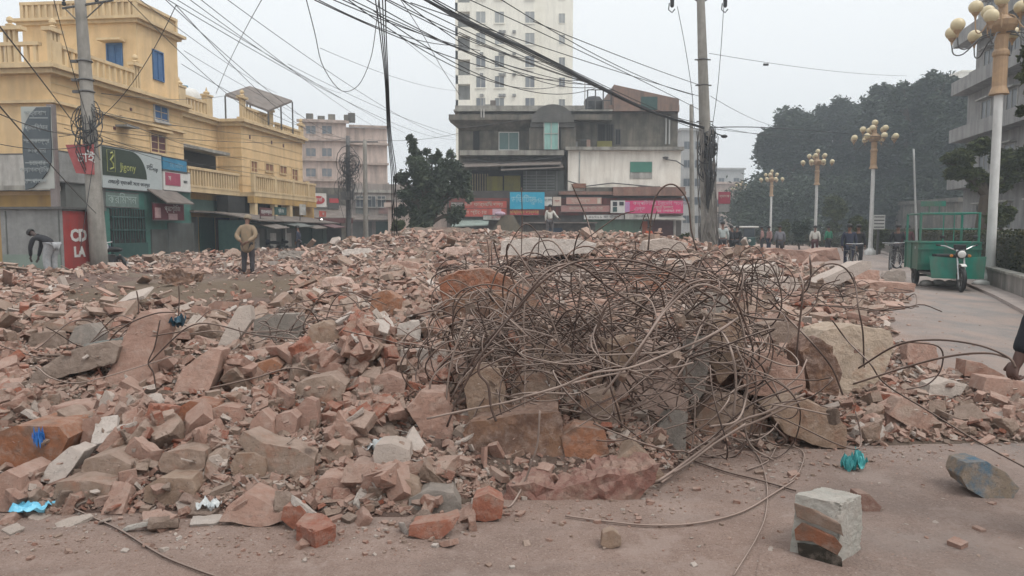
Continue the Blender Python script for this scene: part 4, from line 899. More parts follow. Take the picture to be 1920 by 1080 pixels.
# ---- the yellow corner house
C = (-16.1, 26.3); FD = (.107, .994)
SA = Fac(C[0], C[1], *FD); LA = 8.4
house = SA.root('yellow_house', 'tall yellow corner house with a rooftop room behind the concrete pole', 'house')
FA = Fac(C[0] - 9 * .994, C[1] + 9 * .107, .994, -.107)
def inh(f):   # a child empty aligned to another wall of the same house
    pass
def local(o, f, root):
    """put an object built in wall frame f under a thing whose frame is another wall"""
    o.parent = root
    m = Matrix.Translation((f.ox, f.oy, 0)) @ Matrix.Rotation(f.rz, 4, 'Z'); mr = Matrix.Translation(root.location) @ Matrix.Rotation(root.rotation_euler[2], 4, 'Z')
    o.matrix_parent_inverse = Matrix.Identity(4); o.matrix_local = mr.inverted() @ m; return o
ZA = 7.05
MB().box(0, LA, 0, 9, 0, ZA).build('wall', YEL, house)
b = MB(); b.box(-.45, LA + .1, -.45, 9, ZA, ZA + .14).box(-.3, LA + .05, -.3, 9, ZA - .16, ZA - .003).box(-.08, LA, -.16, -.003, 5.9, 6.0).box(-.16, -.003, -.16, 9, 5.9, 6.0)
for z in (4.95, 5.25, 5.55, 6.3, 6.6): b.box(-.02, LA, -.02, -.002, z, z + .03)
b.build('cornice', YEL2, house)
b = MB(); tb = SA.t(262, 190)
balustrade(b, .5, tb - .5, ZA + .14, .8); urn(b, tb - .25, ZA + .14); urn(b, .2, ZA + .14, 1.3, .36); b.box(0, .45, -.14, .05, ZA + .14, ZA + 1.0)
b.build('parapet', YEL2, house)
b = MB(); balustrade(b, 0.2, 9 - .3, ZA + .14, .8); urn(b, 7.6, ZA + .14, 1.35, .5)
o = b.build('parapet', YEL2, house); local(o, FA, house)
for rc, kw in (((289, 200, 313, 226), dict(hood=False, shutters=BLUESH, mull=1)), ((282, 252, 309, 286), dict(shutters=MAROON, mull=1, hood=True, hd=.3, hoodm=YEL2))):
    win(SA, house, SA.r(*rc), YEL2 if kw.get('hood') else WHITED, **kw)
b = MB()
for (x, y) in ((226, 219), (245, 205), (214, 240)): t = SA.t(x, y); z = SA.z(t, y); b.box(t - .06, t + .06, -.03, 0, z - .06, z + .06)
b.build('wall_vent', MAROON, house)
t0, t1, z0, z1 = SA.r(216, 236, 240, 248); b = MB(); b.box(t0, t1, -.5, 0, z1 - .08, z1).build('ledge', GREYP, house)
# rooftop room
tp0, tp1 = SA.t(258, 120), SA.t(333, 120); ZP = 10.15; W_ = 5.1
MB().box(tp0, tp1, -.001, W_, ZA + .142, ZP).build('rooftop_room', YEL, house)
b = MB(); b.box(tp0 - .3, tp1 + .3, -.3, W_ + .3, ZP, ZP + .12).box(tp0 - .15, tp1 + .15, -.15, W_ + .15, ZP - .13, ZP - .003)
b.box(tp0 - .03, tp1 + .03, -.03, W_ + .03, ZP + .122, ZP + .2)
for (x0, x1) in ((tp0, tp1),): b.box(x0 - .05, x1 + .05, -.05, .1, ZP + .72, ZP + .84); b.box(x0 - .05, x1 + .05, W_ - .1, W_ + .05, ZP + .72, ZP + .84)
b.box(tp0 - .05, tp0 + .1, .1, W_ - .1, ZP + .72, ZP + .84).box(tp1 - .1, tp1 + .05, .1, W_ - .1, ZP + .72, ZP + .84)
b.box(tp0 + .05, tp1 - .05, .04, .08, ZP + .2, ZP + .72).box(tp0 + .04, tp0 + .08, .1, W_ - .1, ZP + .2, ZP + .72).box(tp1 - .08, tp1 - .04, .1, W_ - .1, ZP + .2, ZP + .72)
for k in range(17):
    y = .25 + k * (W_ - .5) / 16; b.box(tp0 - .03, tp0 + .04, y - .05, y + .05, ZP + .2, ZP + .72)
b.box(tp0 - .04, tp0 + .1, -.04, .1, ZP + .2, ZP + .72).box(tp0 - .04, tp0 + .1, W_ - .1, W_ + .04, ZP + .2, ZP + .72).box(tp1 - .1, tp1 + .04, -.04, .1, ZP + .2, ZP + .72)
b.build('rooftop_parapet', YEL2, house)
FP = Fac(SA.ox + SA.dx * tp0 - 6 * .994, SA.oy + SA.dy * tp0 + 6 * .107, .994, -.107)
w1 = win(FP, house, FP.r(203, 84, 228, 124), BLUESH, sill=False, shutters=BLUESH, hood=True, hoodm=YEL2); local(w1, FP, house)
FPs = Fac(SA.ox, SA.oy, *FD)
w2 = win(SA, house, SA.r(287, 98, 304, 149), BLUESH, sill=False, shutters=BLUESH); w2.location.y -= .004
# ground floor: shops under the corner house (right of the pole)
t0, t1, z0, z1 = SA.r(186, 350, 352, 495)
b = MB(); b.box(t0, LA, -.25, -.003, 0, 3.3).build('shop_front', GREEN, house)
def shutter(f, root, rect, m, y=-.27, name='roller_shutter', slats=14):
    t0, t1, z0, z1 = rect; b = MB(); z0 = max(z0, 0); b.box(t0, t1, y, y + .03, z0, z1)
    for i in range(slats): z = z0 + (z1 - z0) * (i + .5) / slats; b.box(t0, t1, y - .025, y - .002, z - (z1 - z0) / slats * .28, z + (z1 - z0) / slats * .28)
    b.box(t0 - .05, t0, y - .04, y + .03, z0, z1).box(t1, t1 + .05, y - .04, y + .03, z0, z1)
    return b.build(name, m, root)
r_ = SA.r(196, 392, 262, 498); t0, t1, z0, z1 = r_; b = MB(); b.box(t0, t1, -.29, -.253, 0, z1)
g_ = b.build('collapsible_gate', DARK, house); b = MB()  # near-black backing, coloured as the unlit doorway behind the bars
for k in range(13): x = t0 + (t1 - t0) * (k + .5) / 13; b.box(x - .015, x + .015, -.34, -.31, 1.1 if k % 2 else .05, z1)
b.box(t0, t1, -.36, -.292, 0, .95).box(t0, t1, -.35, -.3, 1.45, 1.5).box(t0, t1, -.35, -.3, z1 - .35, z1 - .3)
b.build('gate_bars', GREEND, g_)
for rc in ((274, 430, 302, 492), (306, 418, 352, 494)): shutter(SA, house, SA.r(*rc), GREYSH)
# things on the corner house
def sign(f, rc, name, label, m, d=.35, th=.08, frame=None, d2=None):
    t0, t1, z0, z1 = f.r(*rc, d=d); r = empty(name, (f.ox + f.dx * t0 + f.dy * d, f.oy + f.dy * t0 - f.dx * d, z0), f.rz, label, 'signboard')
    MB().box(0, t1 - t0, 0, th, 0, z1 - z0).build('board', m, r)
    MB().box(-.03, t1 - t0 + .03, -.012, th + .01, -.04, -.002).box(-.03, t1 - t0 + .03, -.012, th + .01, z1 - z0 + .002, z1 - z0 + .04).build('frame', frame or GREYM, r)
    return r, t1 - t0, z1 - z0
s1, wd, ht = sign(SA, (192, 283, 303, 356), 'shop_sign', 'white shop signboard with a dark green curved panel and yellow bird emblem', mat('sign_white', (.42, .46, .46), (.38, .42, .42), 2, .5))
DG = mat('sign_darkgreen', (.022, .035, .022), (.03, .045, .03), 3, .5); LIME = mat('sign_lime', (.36, .38, .12), None, 3, .5); INK = mat('dark_ink', (.03, .035, .04), None, 3, .6); LITE = mat('light_letters', (.6, .6, .58), None, 3, .5)
pts = [(0, ht * .30), (0, ht - .02)] + [(wd * (.45 + .27 * math.sin(a)), ht * (.30) + (ht * .68) * math.cos(a)) for a in np.linspace(0, math.pi / 2, 10)]
MB().vprism(pts, -.012, -.002).build('green_panel', DG, s1)
b = MB(); pts = [(wd * .13 + .3 * math.sin(a * 6.28) * (.4 + .3 * math.sin(a * 9)), ht * .64 + .42 * math.cos(a * 6.28)) for a in np.linspace(0, .999, 16)]
for i in range(4): b.box(wd * .07 + i * .001, wd * .075, -.018, -.013, ht * .4, ht * .93) if i == 0 else None
b.box(wd * .19, wd * .195, -.018, -.013, ht * .4, ht * .93).box(wd * .075, wd * .19, -.018, -.013, ht * .925, ht * .93).box(wd * .075, wd * .19, -.018, -.013, ht * .4, ht * .405)
b.tube([(wd * .12, -.016, ht * .84), (wd * .15, -.016, ht * .88), (wd * .165, -.016, ht * .8), (wd * .12, -.016, ht * .68), (wd * .16, -.016, ht * .6), (wd * .165, -.016, ht * .5), (wd * .11, -.016, ht * .46)], .035, 5)
b.build('emblem', LIME, s1)
text('Jigony', .42, LIME, s1, (wd * .40, -.014, ht * .55)); text('লিঃ', .3, INK, s1, (wd * .78, -.004, ht * .62)); text('শোরুম', .2, INK, s1, (wd * .88, -.004, ht * .58), sx=.6)
text('এজেন্ট ব্যাংকিং সেবা কেন্দ্র', .2, INK, s1, (wd * .42, -.004, ht * .15), sx=1.1)
s2, wd, ht = sign(SA, (306, 298, 350, 322), 'shop_sign', 'small blue signboard above the pink and white one', BLUES, d=.38); text('মোবাইল', .28, mat('pale_blue_ink', (.2, .4, .55), None, 3, .5), s2, (wd * .55, -.004, ht * .45))
s3, wd, ht = sign(SA, (307, 322, 357, 358), 'shop_sign', 'white signboard with a pink square panel', WHITE, d=.38); MB().box(.12, wd * .6, -.02, -.002, ht * .25, ht * .9).build('pink_panel', mat('pink_panel', (.36, .07, .12), None, 3, .5), s3)
text('স', .3, WHITE, s3, (wd * .2, -.024, ht * .6)); text('মমতা', .2, INK, s3, (wd * .8, -.004, ht * .5), sx=.7)
s4, wd, ht = sign(SA, (197, 362, 260, 388), 'shop_sign', 'faded green signboard with pale letters over the barred gate', mat('faded_green', (.12, .18, .16), (.16, .22, .20), 3, .6, streak=.4), d=.3); text('করিমসন', .46, mat('pale_green_ink', (.32, .40, .37), None, 3, .5), s4, (wd * .5, -.004, ht * .5), sx=1.1)
s5, wd, ht = sign(SA, (289, 383, 345, 412), 'shop_sign', 'maroon signboard with white letters under the small awning', mat('maroon_sign', (.13, .02, .03), None, 3, .5), d=.7); text('প্রেস্টিজ', .3, LITE, s5, (wd * .6, -.004, ht * .7)); MB().box(.05, wd * .2, -.02, -.003, ht * .1, ht * .75).box(wd * .45, wd * .75, -.02, -.003, 0, ht * .4).build('notice', mat('pinkish_notice', (.42, .28, .28), None, 8, .6), s5)
b = MB(); t0, t1, z0, z1 = SA.r(300, 362, 352, 380, d=.9); b.add([(t0, -1.2, z0), (t1, -1.2, z0), (t1, -.25, z1 + .2), (t0, -.25, z1 + .2), (t0, -1.2, z0 - .06), (t1, -1.2, z0 - .06), (t1, -.25, z1 + .14), (t0, -.25, z1 + .14)], [(0, 1, 2, 3), (7, 6, 5, 4), (0, 4, 5, 1), (1, 5, 6, 2), (3, 7, 4, 0), (2, 6, 7, 3)])
b.build('awning', ROOFT, house)
# frontal part left of the corner: white banners, dark shop recess
t0, t1, z0, z1 = FA.r(0, 288, 100, 358)
def fa(o): return local(o, FA, house)
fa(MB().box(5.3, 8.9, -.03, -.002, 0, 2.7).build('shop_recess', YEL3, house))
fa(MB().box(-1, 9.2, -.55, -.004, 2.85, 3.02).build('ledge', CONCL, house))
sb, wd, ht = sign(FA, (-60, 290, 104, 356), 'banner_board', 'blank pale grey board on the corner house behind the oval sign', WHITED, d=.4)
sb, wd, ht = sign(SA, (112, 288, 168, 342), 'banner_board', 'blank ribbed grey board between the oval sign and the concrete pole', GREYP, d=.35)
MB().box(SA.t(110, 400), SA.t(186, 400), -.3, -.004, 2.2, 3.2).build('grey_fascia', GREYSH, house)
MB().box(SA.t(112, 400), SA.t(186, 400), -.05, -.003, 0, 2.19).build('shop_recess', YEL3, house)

# ---- oval dark sign on its own grey steel pole
pb = P(107, 430, 22.5); ps = empty('sign_post', (pb.x, pb.y, 0), 0, 'grey steel sign post carrying a dark leaf shaped board', 'sign post')
b = MB().box(-.1, .1, -.08, .08, 0, P(0, 196, 22.5).z).build('post', mat('post_grey', (.22, .19, .18), (.17, .14, .135), 3, .7), ps)
lf = [(390, 66), (240, 70), (170, 150), (110, 260), (85, 400), (88, 560), (108, 760), (120, 1000), (200, 970), (300, 880), (370, 780), (405, 680), (408, 500), (392, 300)]
pl = [P(30 + x * 85 / 510, 190 + y * 180 / 1080, 22.4) for x, y in lf]; pts = [(q.x - pb.x, q.z) for q in pl]
MB().vprism(pts, -.16, -.1).build('board', mat('slate_board', (.055, .07, .08), (.075, .09, .10), 3, .5), ps)
xa, xb = min(p[0] for p in pts), max(p[0] for p in pts)
MB().box(xa - .03, xb, -.095, -.082, min(p[1] for p in pts) + .05, max(p[1] for p in pts) + .02).build('back_board', mat('pale_grey_green', (.35, .37, .34), (.40, .40, .38), 2, .7), ps)
for i, (y, s_) in enumerate(((213, 'ছাত্রাবাস'), (240, 'প্রতিষ্ঠান'), (265, 'সেবাকেন্দ্র'), (283, 'ডাক্তার'), (306, 'চেম্বার'), (319, 'ডায়াগনস্টিক'), (340, 'হাসপাতাল'))):
    text(s_, .19, mat('grey_letters', (.33, .36, .36), None, 3, .6), ps, ((xa + xb) / 2 - (.1 if i > 4 else 0), -.163, P(0, y, 22.4).z), sx=.85)
for y in (214, 256, 298, 331): z = P(0, y, 22.4).z; MB().box(xa + (.25 if y < 220 else .06), xb - (.06 if y < 300 else .2), -.166, -.161, z - .012 - .12, z + .012 - .12).build('stripe', mat('grey_letters', (.3, .3, .3)), ps)

# ---- grey and red kiosk
pk = P(122, 512, 22.0); kk = Fac(pk.x, pk.y, .107, .994)
kz = P(0, 392, 22).z; kg = P(0, 512, 22).z
kiosk = kk.root('kiosk', 'closed grey sheet kiosk with a bright red side', 'kiosk'); kt = kk.t(167, 450)
MB().box(0, kt, 0, 2.0, 0, kz).build('wall', GREYP, kiosk)
MB().box(.0, kt, -.03, -.003, 0, kz - .05).build('red_side', RED, kiosk)
MB().box(-.12, kt + .1, -.12, 2.1, kz, kz + .07).build('roof', GREYM, kiosk)
b = MB()
for k in range(2): b.box(-.02, -.002, .1 + k * 1.7, .13 + k * 1.7, .05, kz - .05)
b.build('battens', GREYSH, kiosk)
MB().box(-.025, -.003, .1, 1.95, 0.02, .75).build('lower_panel', mat('pale_green_grey', (.22, .27, .23), None, 2, .7), kiosk)
text('CD', .5, LITE, kiosk, (kt * .55, -.036, 1.3), bold=.02); text('LA', .42, LITE, kiosk, (kt * .55, -.036, .8), bold=.02)

# ---- second yellow building with bay, balcony and veranda
SB = Fac(-13.7 - .107 * 8.45, 48.8 - 8.4, *FD)    # bay front wall starts where the bay begins
bx0, by0 = SB.ox, SB.oy
hb = SB.root('balcony_house', 'long yellow house with a balcony, columns and a tin roof canopy on top', 'house')
LB = 8.5; ZB = 7.25
REC = 1.35; L0 = -6.0
MB().box(0, LB, 0, 9, 0, ZB).box(L0, -.0, REC, 9, 0, ZB).build('wall', YEL, hb)
b = MB(); b.box(-.35, LB + .2, -.35, 9, ZB, ZB + .15).box(-.2, LB, -.2, 9, ZB - .2, ZB - .003).box(L0, -.36, REC - .35, 9, ZB, ZB + .15).box(L0, -.21, REC - .2, 9, ZB - .2, ZB - .003)
for z in (3.9, 4.4, 4.9, 5.4, 5.9, 6.4): b.box(-.02, LB, -.02, -.002, z, z + .035).box(L0, -.022, REC - .02, REC - .002, z, z + .035).box(-.02, -.002, 0, REC, z, z + .035)
b.build('cornice', YEL2, hb)
b = MB(); balustrade(b, .5, 3.2, ZB + .15, .75); balustrade(b, 4.2, LB - .4, ZB + .15, .45); urn(b, .2, ZB + .15, 1.25, .4); urn(b, 3.7, ZB + .15, 1.1, .3); urn(b, LB - .2, ZB + .15, .9)
for k, z in enumerate((.75, .65, .55)): b.box(3.2 + .0, 3.4, -.14, .02, ZB + .15, ZB + .15 + z)
b.build('parapet', YEL2, hb)
b = MB(); balustrade(b, L0, -.9, ZB + .15, .75, y0=REC - .12, y1=REC + .02)
for t in (L0 + 2.4, -1.0): b.box(t - .3, t + .3, REC - .16, REC + .12, ZB + .15, ZB + 1.2).box(t - .35, t + .35, REC - .2, REC + .16, ZB + 1.203, ZB + 1.3).lathe([(.1, 0), (.18, .1), (.06, .2), (.01, .4)], (t, REC, ZB + 1.3), 8)
b.build('parapet', YEL2, hb)
# windows high on the bay
for rc in ((470, 303, 481, 322), (497, 308, 511, 322), (524, 312, 536, 326), (547, 318, 557, 352)): win(SB, hb, SB.r(*rc), YEL2, sill=False, shutters=mat('rust_shutter', (.20, .09, .05), (.26, .13, .07), 4, .7), mull=1)
b = MB()
for (x, y) in ((468, 257), (509, 267), (531, 273)): t = SB.t(x, y); z = SB.z(t, y); b.box(t - .07, t + .07, -.03, -.003, z - .1, z + .1)
b.build('wall_vent', MAROON, hb)
# balcony at first floor wrapping the recess, with slab and balustrade
BZ = 3.25
MB().box(L0, -.9, -.3, REC - .003, BZ, BZ + .22).box(-.9, LB - .5, -1.1, -.003, BZ, BZ + .22).box(-.9, -.003, -.3, REC, BZ - .002, BZ + .218).build('balcony_slab', YEL2, hb)
b = MB(); balustrade(b, L0, -.95, BZ + .22, .95, y0=-.3, y1=-.2, step=.25); balustrade(b, -.9, LB - .6, BZ + .22, .95, y0=-1.1, y1=-1.0, step=.25)
for t in (-.9, 1.7, 4.2, 6.6): b.box(t - .12, t + .12, -1.14, -.96, BZ + .22, BZ + 1.25)
b.build('balcony_railing', YEL2, hb)
MB().box(L0 + .3, -.9, REC - .35, REC - .004, BZ + .25, BZ + 2.1).build('balcony_shade', DARK, hb)  # solid box, darkened to pass for the shaded balcony recess
MB().box(L0 + .1, -.6, REC - 1.0, REC - .004, BZ + 2.15, BZ + 2.3).build('hood', CONCL, hb)
# veranda openings at street level, their shade coloured onto solid boxes
vo = MB(); cols = MB()
for rc in ((442, 368, 473, 402), (480, 368, 512, 424), (517, 374, 540, 432)): t0, t1, z0, z1 = SB.r(*rc, d=1.0); vo.box(t0, t1, -.6, -.004, max(z0, 0), z1)
vo.build('veranda_shade', DARK, hb)
for x in (476, 514, 542): t = SB.t(x, 400, .9); cols.box(t - .16, t + .16, -1.05, -.75, 0, BZ)
cols.build('column', YEL2, hb)
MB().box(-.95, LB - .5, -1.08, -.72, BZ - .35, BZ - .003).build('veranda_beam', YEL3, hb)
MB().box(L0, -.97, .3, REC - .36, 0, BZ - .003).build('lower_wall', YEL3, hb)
for k in range(3): t = L0 + .3 + k * 1.6; shutter(SB, hb, (t, t + 1.3, .1, 2.1), (GREYSH, GREEND, MAROON)[k], y=.24)
b = MB(); b.box(L0 + .1, -1.1, -.5, .28, 2.3, 2.38); b.build('awning', ROOFT, hb)
MB().box(L0 + .2, -1.2, .2, .28, 2.42, 2.95).build('fascia', mat('dull_green_fascia', (.08, .13, .11)), hb)
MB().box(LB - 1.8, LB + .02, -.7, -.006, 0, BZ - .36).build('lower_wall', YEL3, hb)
# rooftop tin canopy
b = MB(); q = [SB.t(420, 190), SB.t(548, 190)]; yc = P(0, 0, 40)
cz = P(0, 168, 41).z
def slab4(b, pts, th):
    b.add([tuple(p) for p in pts] + [(p[0], p[1], p[2] - th) for p in pts], [(0, 1, 2, 3), (7, 6, 5, 4), (0, 4, 5, 1), (1, 5, 6, 2), (2, 6, 7, 3), (3, 7, 4, 0)])
cw = [P(422, 176, 41.5), P(468, 161, 45), P(548, 188, 47), P(503, 206, 42.5)]
cn = empty('roof_canopy', (cw[0].x, cw[0].y, ZB + .15), 0, 'grey tin canopy on thin posts standing on the long yellow roof', 'canopy')
o_ = cn.location; b = MB(); slab4(b, [Vector(p) - o_ for p in cw], .12); b.build('roof', ROOFT, cn)
b = MB()
for p in cw + [(cw[2] + cw[3]) / 2, (cw[0] + cw[3]) / 2]:
    q = Vector(p) - o_; b.tube([(q.x, q.y, 0), (q.x, q.y, q.z - .1)], .05, 6)
b.build('post', GREYM, cn)
tk = empty('water_tank', (-17.5, 40, ZB + .15), 0, 'white rounded water tank on the roof of the long yellow house', 'water tank'); MB().lathe([(.9, 0), (.95, .1), (.95, 1.2), (.7, 1.5), (.3, 1.6), (.01, 1.65)], (0, 0, 0), 20).build('tank', WHITE, tk, True); MB().lathe([(.25, 1.55), (.28, 1.6), (.28, 1.7), (.01, 1.72)], (0, 0, 0), 12).build('lid', BLUES, tk)
# dark lean-to shops in front of the long yellow house
st = Fac(bx0 + .107 * -4.5 + 2.2, by0 - .994 * 4.5, *FD)
lean = st.root('shop_row', 'row of dark green closed shops with a tin lean-to roof below the long yellow house', 'shop')
MB().box(0, 11.0, 0, 1.4, 0, 1.95).build('wall', GREEND, lean)
b = MB(); slab4(b, [(-.2, -.8, 1.95), (11.2, -.8, 1.9), (11.2, 1.5, 2.3), (-.2, 1.5, 2.35)], .06); b.build('roof', ROOFT, lean)
for i, t in enumerate((.2, 2.2, 4.2, 6.3, 8.4)): shutter(st, lean, (t, t + 1.7, .1, 1.55), GREYSH if i < 3 else GREEND, y=-.05)
MB().box(.1, 8, -.09, -.003, 1.62, 1.88).build('fascia', mat('dull_green_fascia', (.08, .13, .11), (.12, .17, .15), 3, .6), lean)
b = MB().tube([(3.9, -.35, 0), (3.9, -.35, 1.7)], .045, 8); b.build('post', WHITE, lean)
for (t, zz, dd, ww, m_n) in ((.4, 1.9, .9, 1.5, ROOFT), (3.0, 1.98, 1.0, 1.9, GREYSH), (6.0, 1.9, .8, 1.6, ROOFT), (8.2, 1.95, 1.1, 1.8, MAROON)):
    b = MB(); slab4(b, [(t, -dd - .4, zz - .35), (t + ww, -dd - .5, zz - .3), (t + ww, .0, zz + .05), (t, .0, zz)], .04); b.build('awning', m_n, lean)
for k_, (t, z0, ww, hh, mn, lb, tx_) in enumerate(((.6, 2.15, 1.3, .42, MAROON, 'maroon board on the left end of the tin lean-to roof', 'হার্ডওয়্যার'), (2.3, 2.25, 1.4, .4, GREEND, 'dark green board on the tin lean-to roof', 'স্টোর'), (5.6, 2.3, .8, .6, WHITED, 'pale board standing crooked on the tin lean-to roof', 'মেলা'), (8.6, 2.25, 1.0, .35, REDS2, 'faded red board at the right end of the tin lean-to roof', 'ঘর'))):
    sg_ = empty('shop_sign', (st.ox + st.dx * t + st.dy * .5, st.oy + st.dy * t - st.dx * .5, z0), st.rz, lb, 'signboard'); MB().box(0, ww, 0, .06, 0, hh).build('board', mn, sg_); text(tx_, hh * .6, LITE, sg_, (ww / 2, -.004, hh * .5)); MB().box(.1, .14, .062, .1, -.5, hh * .8).build('strut', GREYM, sg_)
for t in (.9, 2.9, 4.9): MB().box(t - .35, t + .35, -.09, -.055, .55, 1.3).build('pale_panel', WHITED, lean)

for i in range(9):
    for j in range(9): pass
# ---- row of small shops at the far left of the street end
sh = Fac(*P(575, 400, 54).xy, .85, .5)
shed = sh.root('street_shop', 'dim street shop with a brown tin awning and small glowing lamp', 'shop'); LS = sh.t(650, 400)
MB().box(0, LS + .4, .8, 6, 0, 4.6).build('wall', CONC, shed)
MB().box(0.2, LS - .2, .72, .797, 0, 2.3).build('shade_panel', DARK, shed)  # dark sheet on the wall, coloured as the unlit shop inside
b = MB(); slab4(b, [(-.2, -1.6, 2.35), (LS + .1, -1.6, 2.35), (LS + .1, .8, 3.3), (-.2, .8, 3.3)], .08); b.build('awning', ROOFT, shed)
MB().box(.1, LS * .98, -1.62, -1.58, 1.95, 2.3).build('fascia', MAROON, shed)
MB().box(-.1, .0, -1.4, .8, 0, 2.9).build('side_sheet', mat('blue_grey_sheet', (.16, .26, .32), (.10, .18, .20), 1, .6), shed)
LAMP = bpy.data.materials.new('lit_bulb'); N_ = NT(LAMP); N_.b.inputs['Emission Color'].default_value = (1, .97, .9, 1); N_.b.inputs['Emission Strength'].default_value = 4
q = P(603, 412, 52); bl = empty('lamp_bulb', (q.x, q.y, q.z), 0, 'small lit white bulb hanging under the brown tin awning', 'lamp'); MB().ball((0, 0, 0), .07, 8, 6).build('bulb', LAMP, bl); MB().tube([(0, 0, .07), (0, 0, .45)], .015, 5).build('cord', CABLE, bl)
s6, wd, ht = sign(sh, (573, 362, 612, 388), 'shop_sign', 'white signboard with a red oval above the brown tin awning', WHITE, d=.2); MB().vprism([(wd * (.62 + .3 * math.cos(a)), ht * (.5 + .3 * math.sin(a))) for a in np.linspace(0, 6.28, 17)[:-1]], -.03, -.002).build('oval', REDS, s6); text('রবি', .35, LITE, s6, (wd * .62, -.036, ht * .5)); MB().tube([(wd * .27, -.02, ht * .2), (wd * .2, -.02, ht * .5), (wd * .27, -.02, ht * .8)], .04, 5).build('curve', GREYM, s6)
s7, wd, ht = sign(sh, (615, 366, 636, 390), 'shop_sign', 'dark signboard with a red stripe beside the red oval sign', GREYM, d=.2); MB().box(.1, wd - .05, -.03, -.002, ht * .4, ht * .75).build('stripe', REDS, s7)

# ---- pinkish block behind
pb_ = Fac(*P(566, 400, 74).xy, .97, .24)
pk_ = pb_.root('apartment_block', 'pinkish four storey apartment block behind the far left shops', 'building'); LP = pb_.t(650, 300); LP2 = pb_.t(728, 300)
zt = pb_.z(LP / 2, 224)
MB().box(0, LP, 0, 9, 0, zt).box(LP, LP2, 1.2, 10, 0, pb_.z(LP2, 238)).build('wall', PINKB, pk_)
b = MB()
for y in (228, 262, 300, 338): z = pb_.z(LP / 2, y); b.box(-.3, LP + .3, -.35, -.003, z - .12, z + .12); b.box(LP + .31, LP2 + .1, .8, 1.197, z - .3, z - .1)
b.build('ledge', mat('pale_pink_trim', (.45, .36, .31), None, 1, .9, streak=.4), pk_)
for y in (236, 278, 316):
    for x in (574, 604): win(pb_, pk_, pb_.r(x, y, x + 18, y + 15), PINKB, sill=False, shutters=mat('grey_blue_glass', (.10, .13, .16), (.2, .2, .2), 2, .3))
for x in (580, 602, 622, 652, 660): t = pb_.t(x, 220); MB().box(t - .35, t + .35, 1, 1.7, zt, zt + .9 - .2 * (x % 3)).build('roof_tank', CONC, pk_)
for x in (668, 690, 708): win(pb_, pk_, tuple(a + (0 if i > 1 else 0) for i, a in enumerate(pb_.r(x, 386 - 18, x + 14, 388))), WHITED, sill=False)
MB().box(LP + .2, LP2 + 4, .2, 1.19, 0, pb_.z(LP2, 345)).build('lower_wall', mat('greyish_pink_wall', (.32, .27, .24), (.24, .21, .19), 1, .9, streak=.5), pk_)
zl = pb_.z(LP2, 345)
for k in range(4): t = LP + .8 + k * 2.3; MB().box(t, t + 1.3, .14, .197, 3.1, 4.4).build('window', mat('faded_pink_shutter', (.30, .17, .15), (.22, .15, .14), 3, .8) if k % 2 else GREYSH, pk_); MB().box(t - .2, t + 1.5, -.25, .197, 4.5, 4.6).build('hood', CONCL, pk_)
for k in range(4): t = LP + .5 + k * 2.3; MB().box(t, t + 1.9, .12, .197, 0, 2.3).build('roller_shutter', (GREYSH, GREEND, MAROON, BLUES)[k], pk_)
b = MB(); slab4(b, [(LP, -1.4, 2.5), (LP + 5, -1.3, 2.45), (LP + 5, .2, 2.9), (LP, .2, 2.95)], .07); b.build('awning', ROOFT, pk_)
MB().box(LP + 5.2, LP + 9, -.2, .12, 2.35, 2.95).build('fascia', mat('pale_blue_fascia', (.28, .33, .34), None, 2, .7), pk_)
MB().box(LP + .2, LP2 + 4, .05, .197, zl - .9, zl - .6).build('ledge', CONCL, pk_)

# ---- the old stained building in the middle
YC = 55.0; x0 = P(858, 300, YC).x; x1 = P(1275, 300, YC).x; xm = P(1062, 300, YC).x
OC = Fac(x0, YC, 1, 0.0)
old = OC.root('old_building', 'grubby three storey concrete building in the middle with shops at its foot', 'building')
r = lambda a, b_, c, d, dd=0: OC.r(a, b_, c, d, dd)
tm = xm - x0; tl = x1 - x0; Z = lambda py, d=0: OC.z(0, py, d)
z3 = Z(280); zr = Z(207)
MB().box(0, tl, .9, 12, 0, zr).build('wall', CONC, old)
MB().box(r(1145, 0, 1150, 10)[0], tl, .5, 9, zr, Z(195)).build('roof_room', BRICKW, old)
# sloped-top brick roof room
t0, t1, _, _ = r(1152, 160, 1275, 210)
MB().vprism([(t0, zr), (t1, zr), (t1, Z(184)), (t0, Z(157))], .3, 7).build('roof_room', BRICKW, old)
MB().box(t0 + 2.0, t0 + 3.2, .27, .297, Z(205), Z(180)).build('window', GREEND, old)
MB().box(-.3, r(1152, 0, 1152, 9)[0], .3, 12, zr, zr + .12).box(-.2, r(1100, 0, 1100, 9)[0], .45, .6, zr + .12, Z(205) + .35).build('roof_edge', CONCL, old)
# dark soffit band and sloping hood at the top floor
b = MB(); b.box(-.6, r(1150, 0, 1150, 9)[0] - .05, -.4, .88, Z(226), Z(216)); b.add([(-.6, -.4, Z(226)), (.2, .89, Z(243)), (6.5, .89, Z(243)), (6.5, -.4, Z(226)), (-.6, .89, Z(226)), (6.5, .89, Z(226))], [(0, 1, 2, 3), (0, 3, 5, 4), (0, 4, 1), (3, 2, 5)])
b.build('hood', CONC, old)
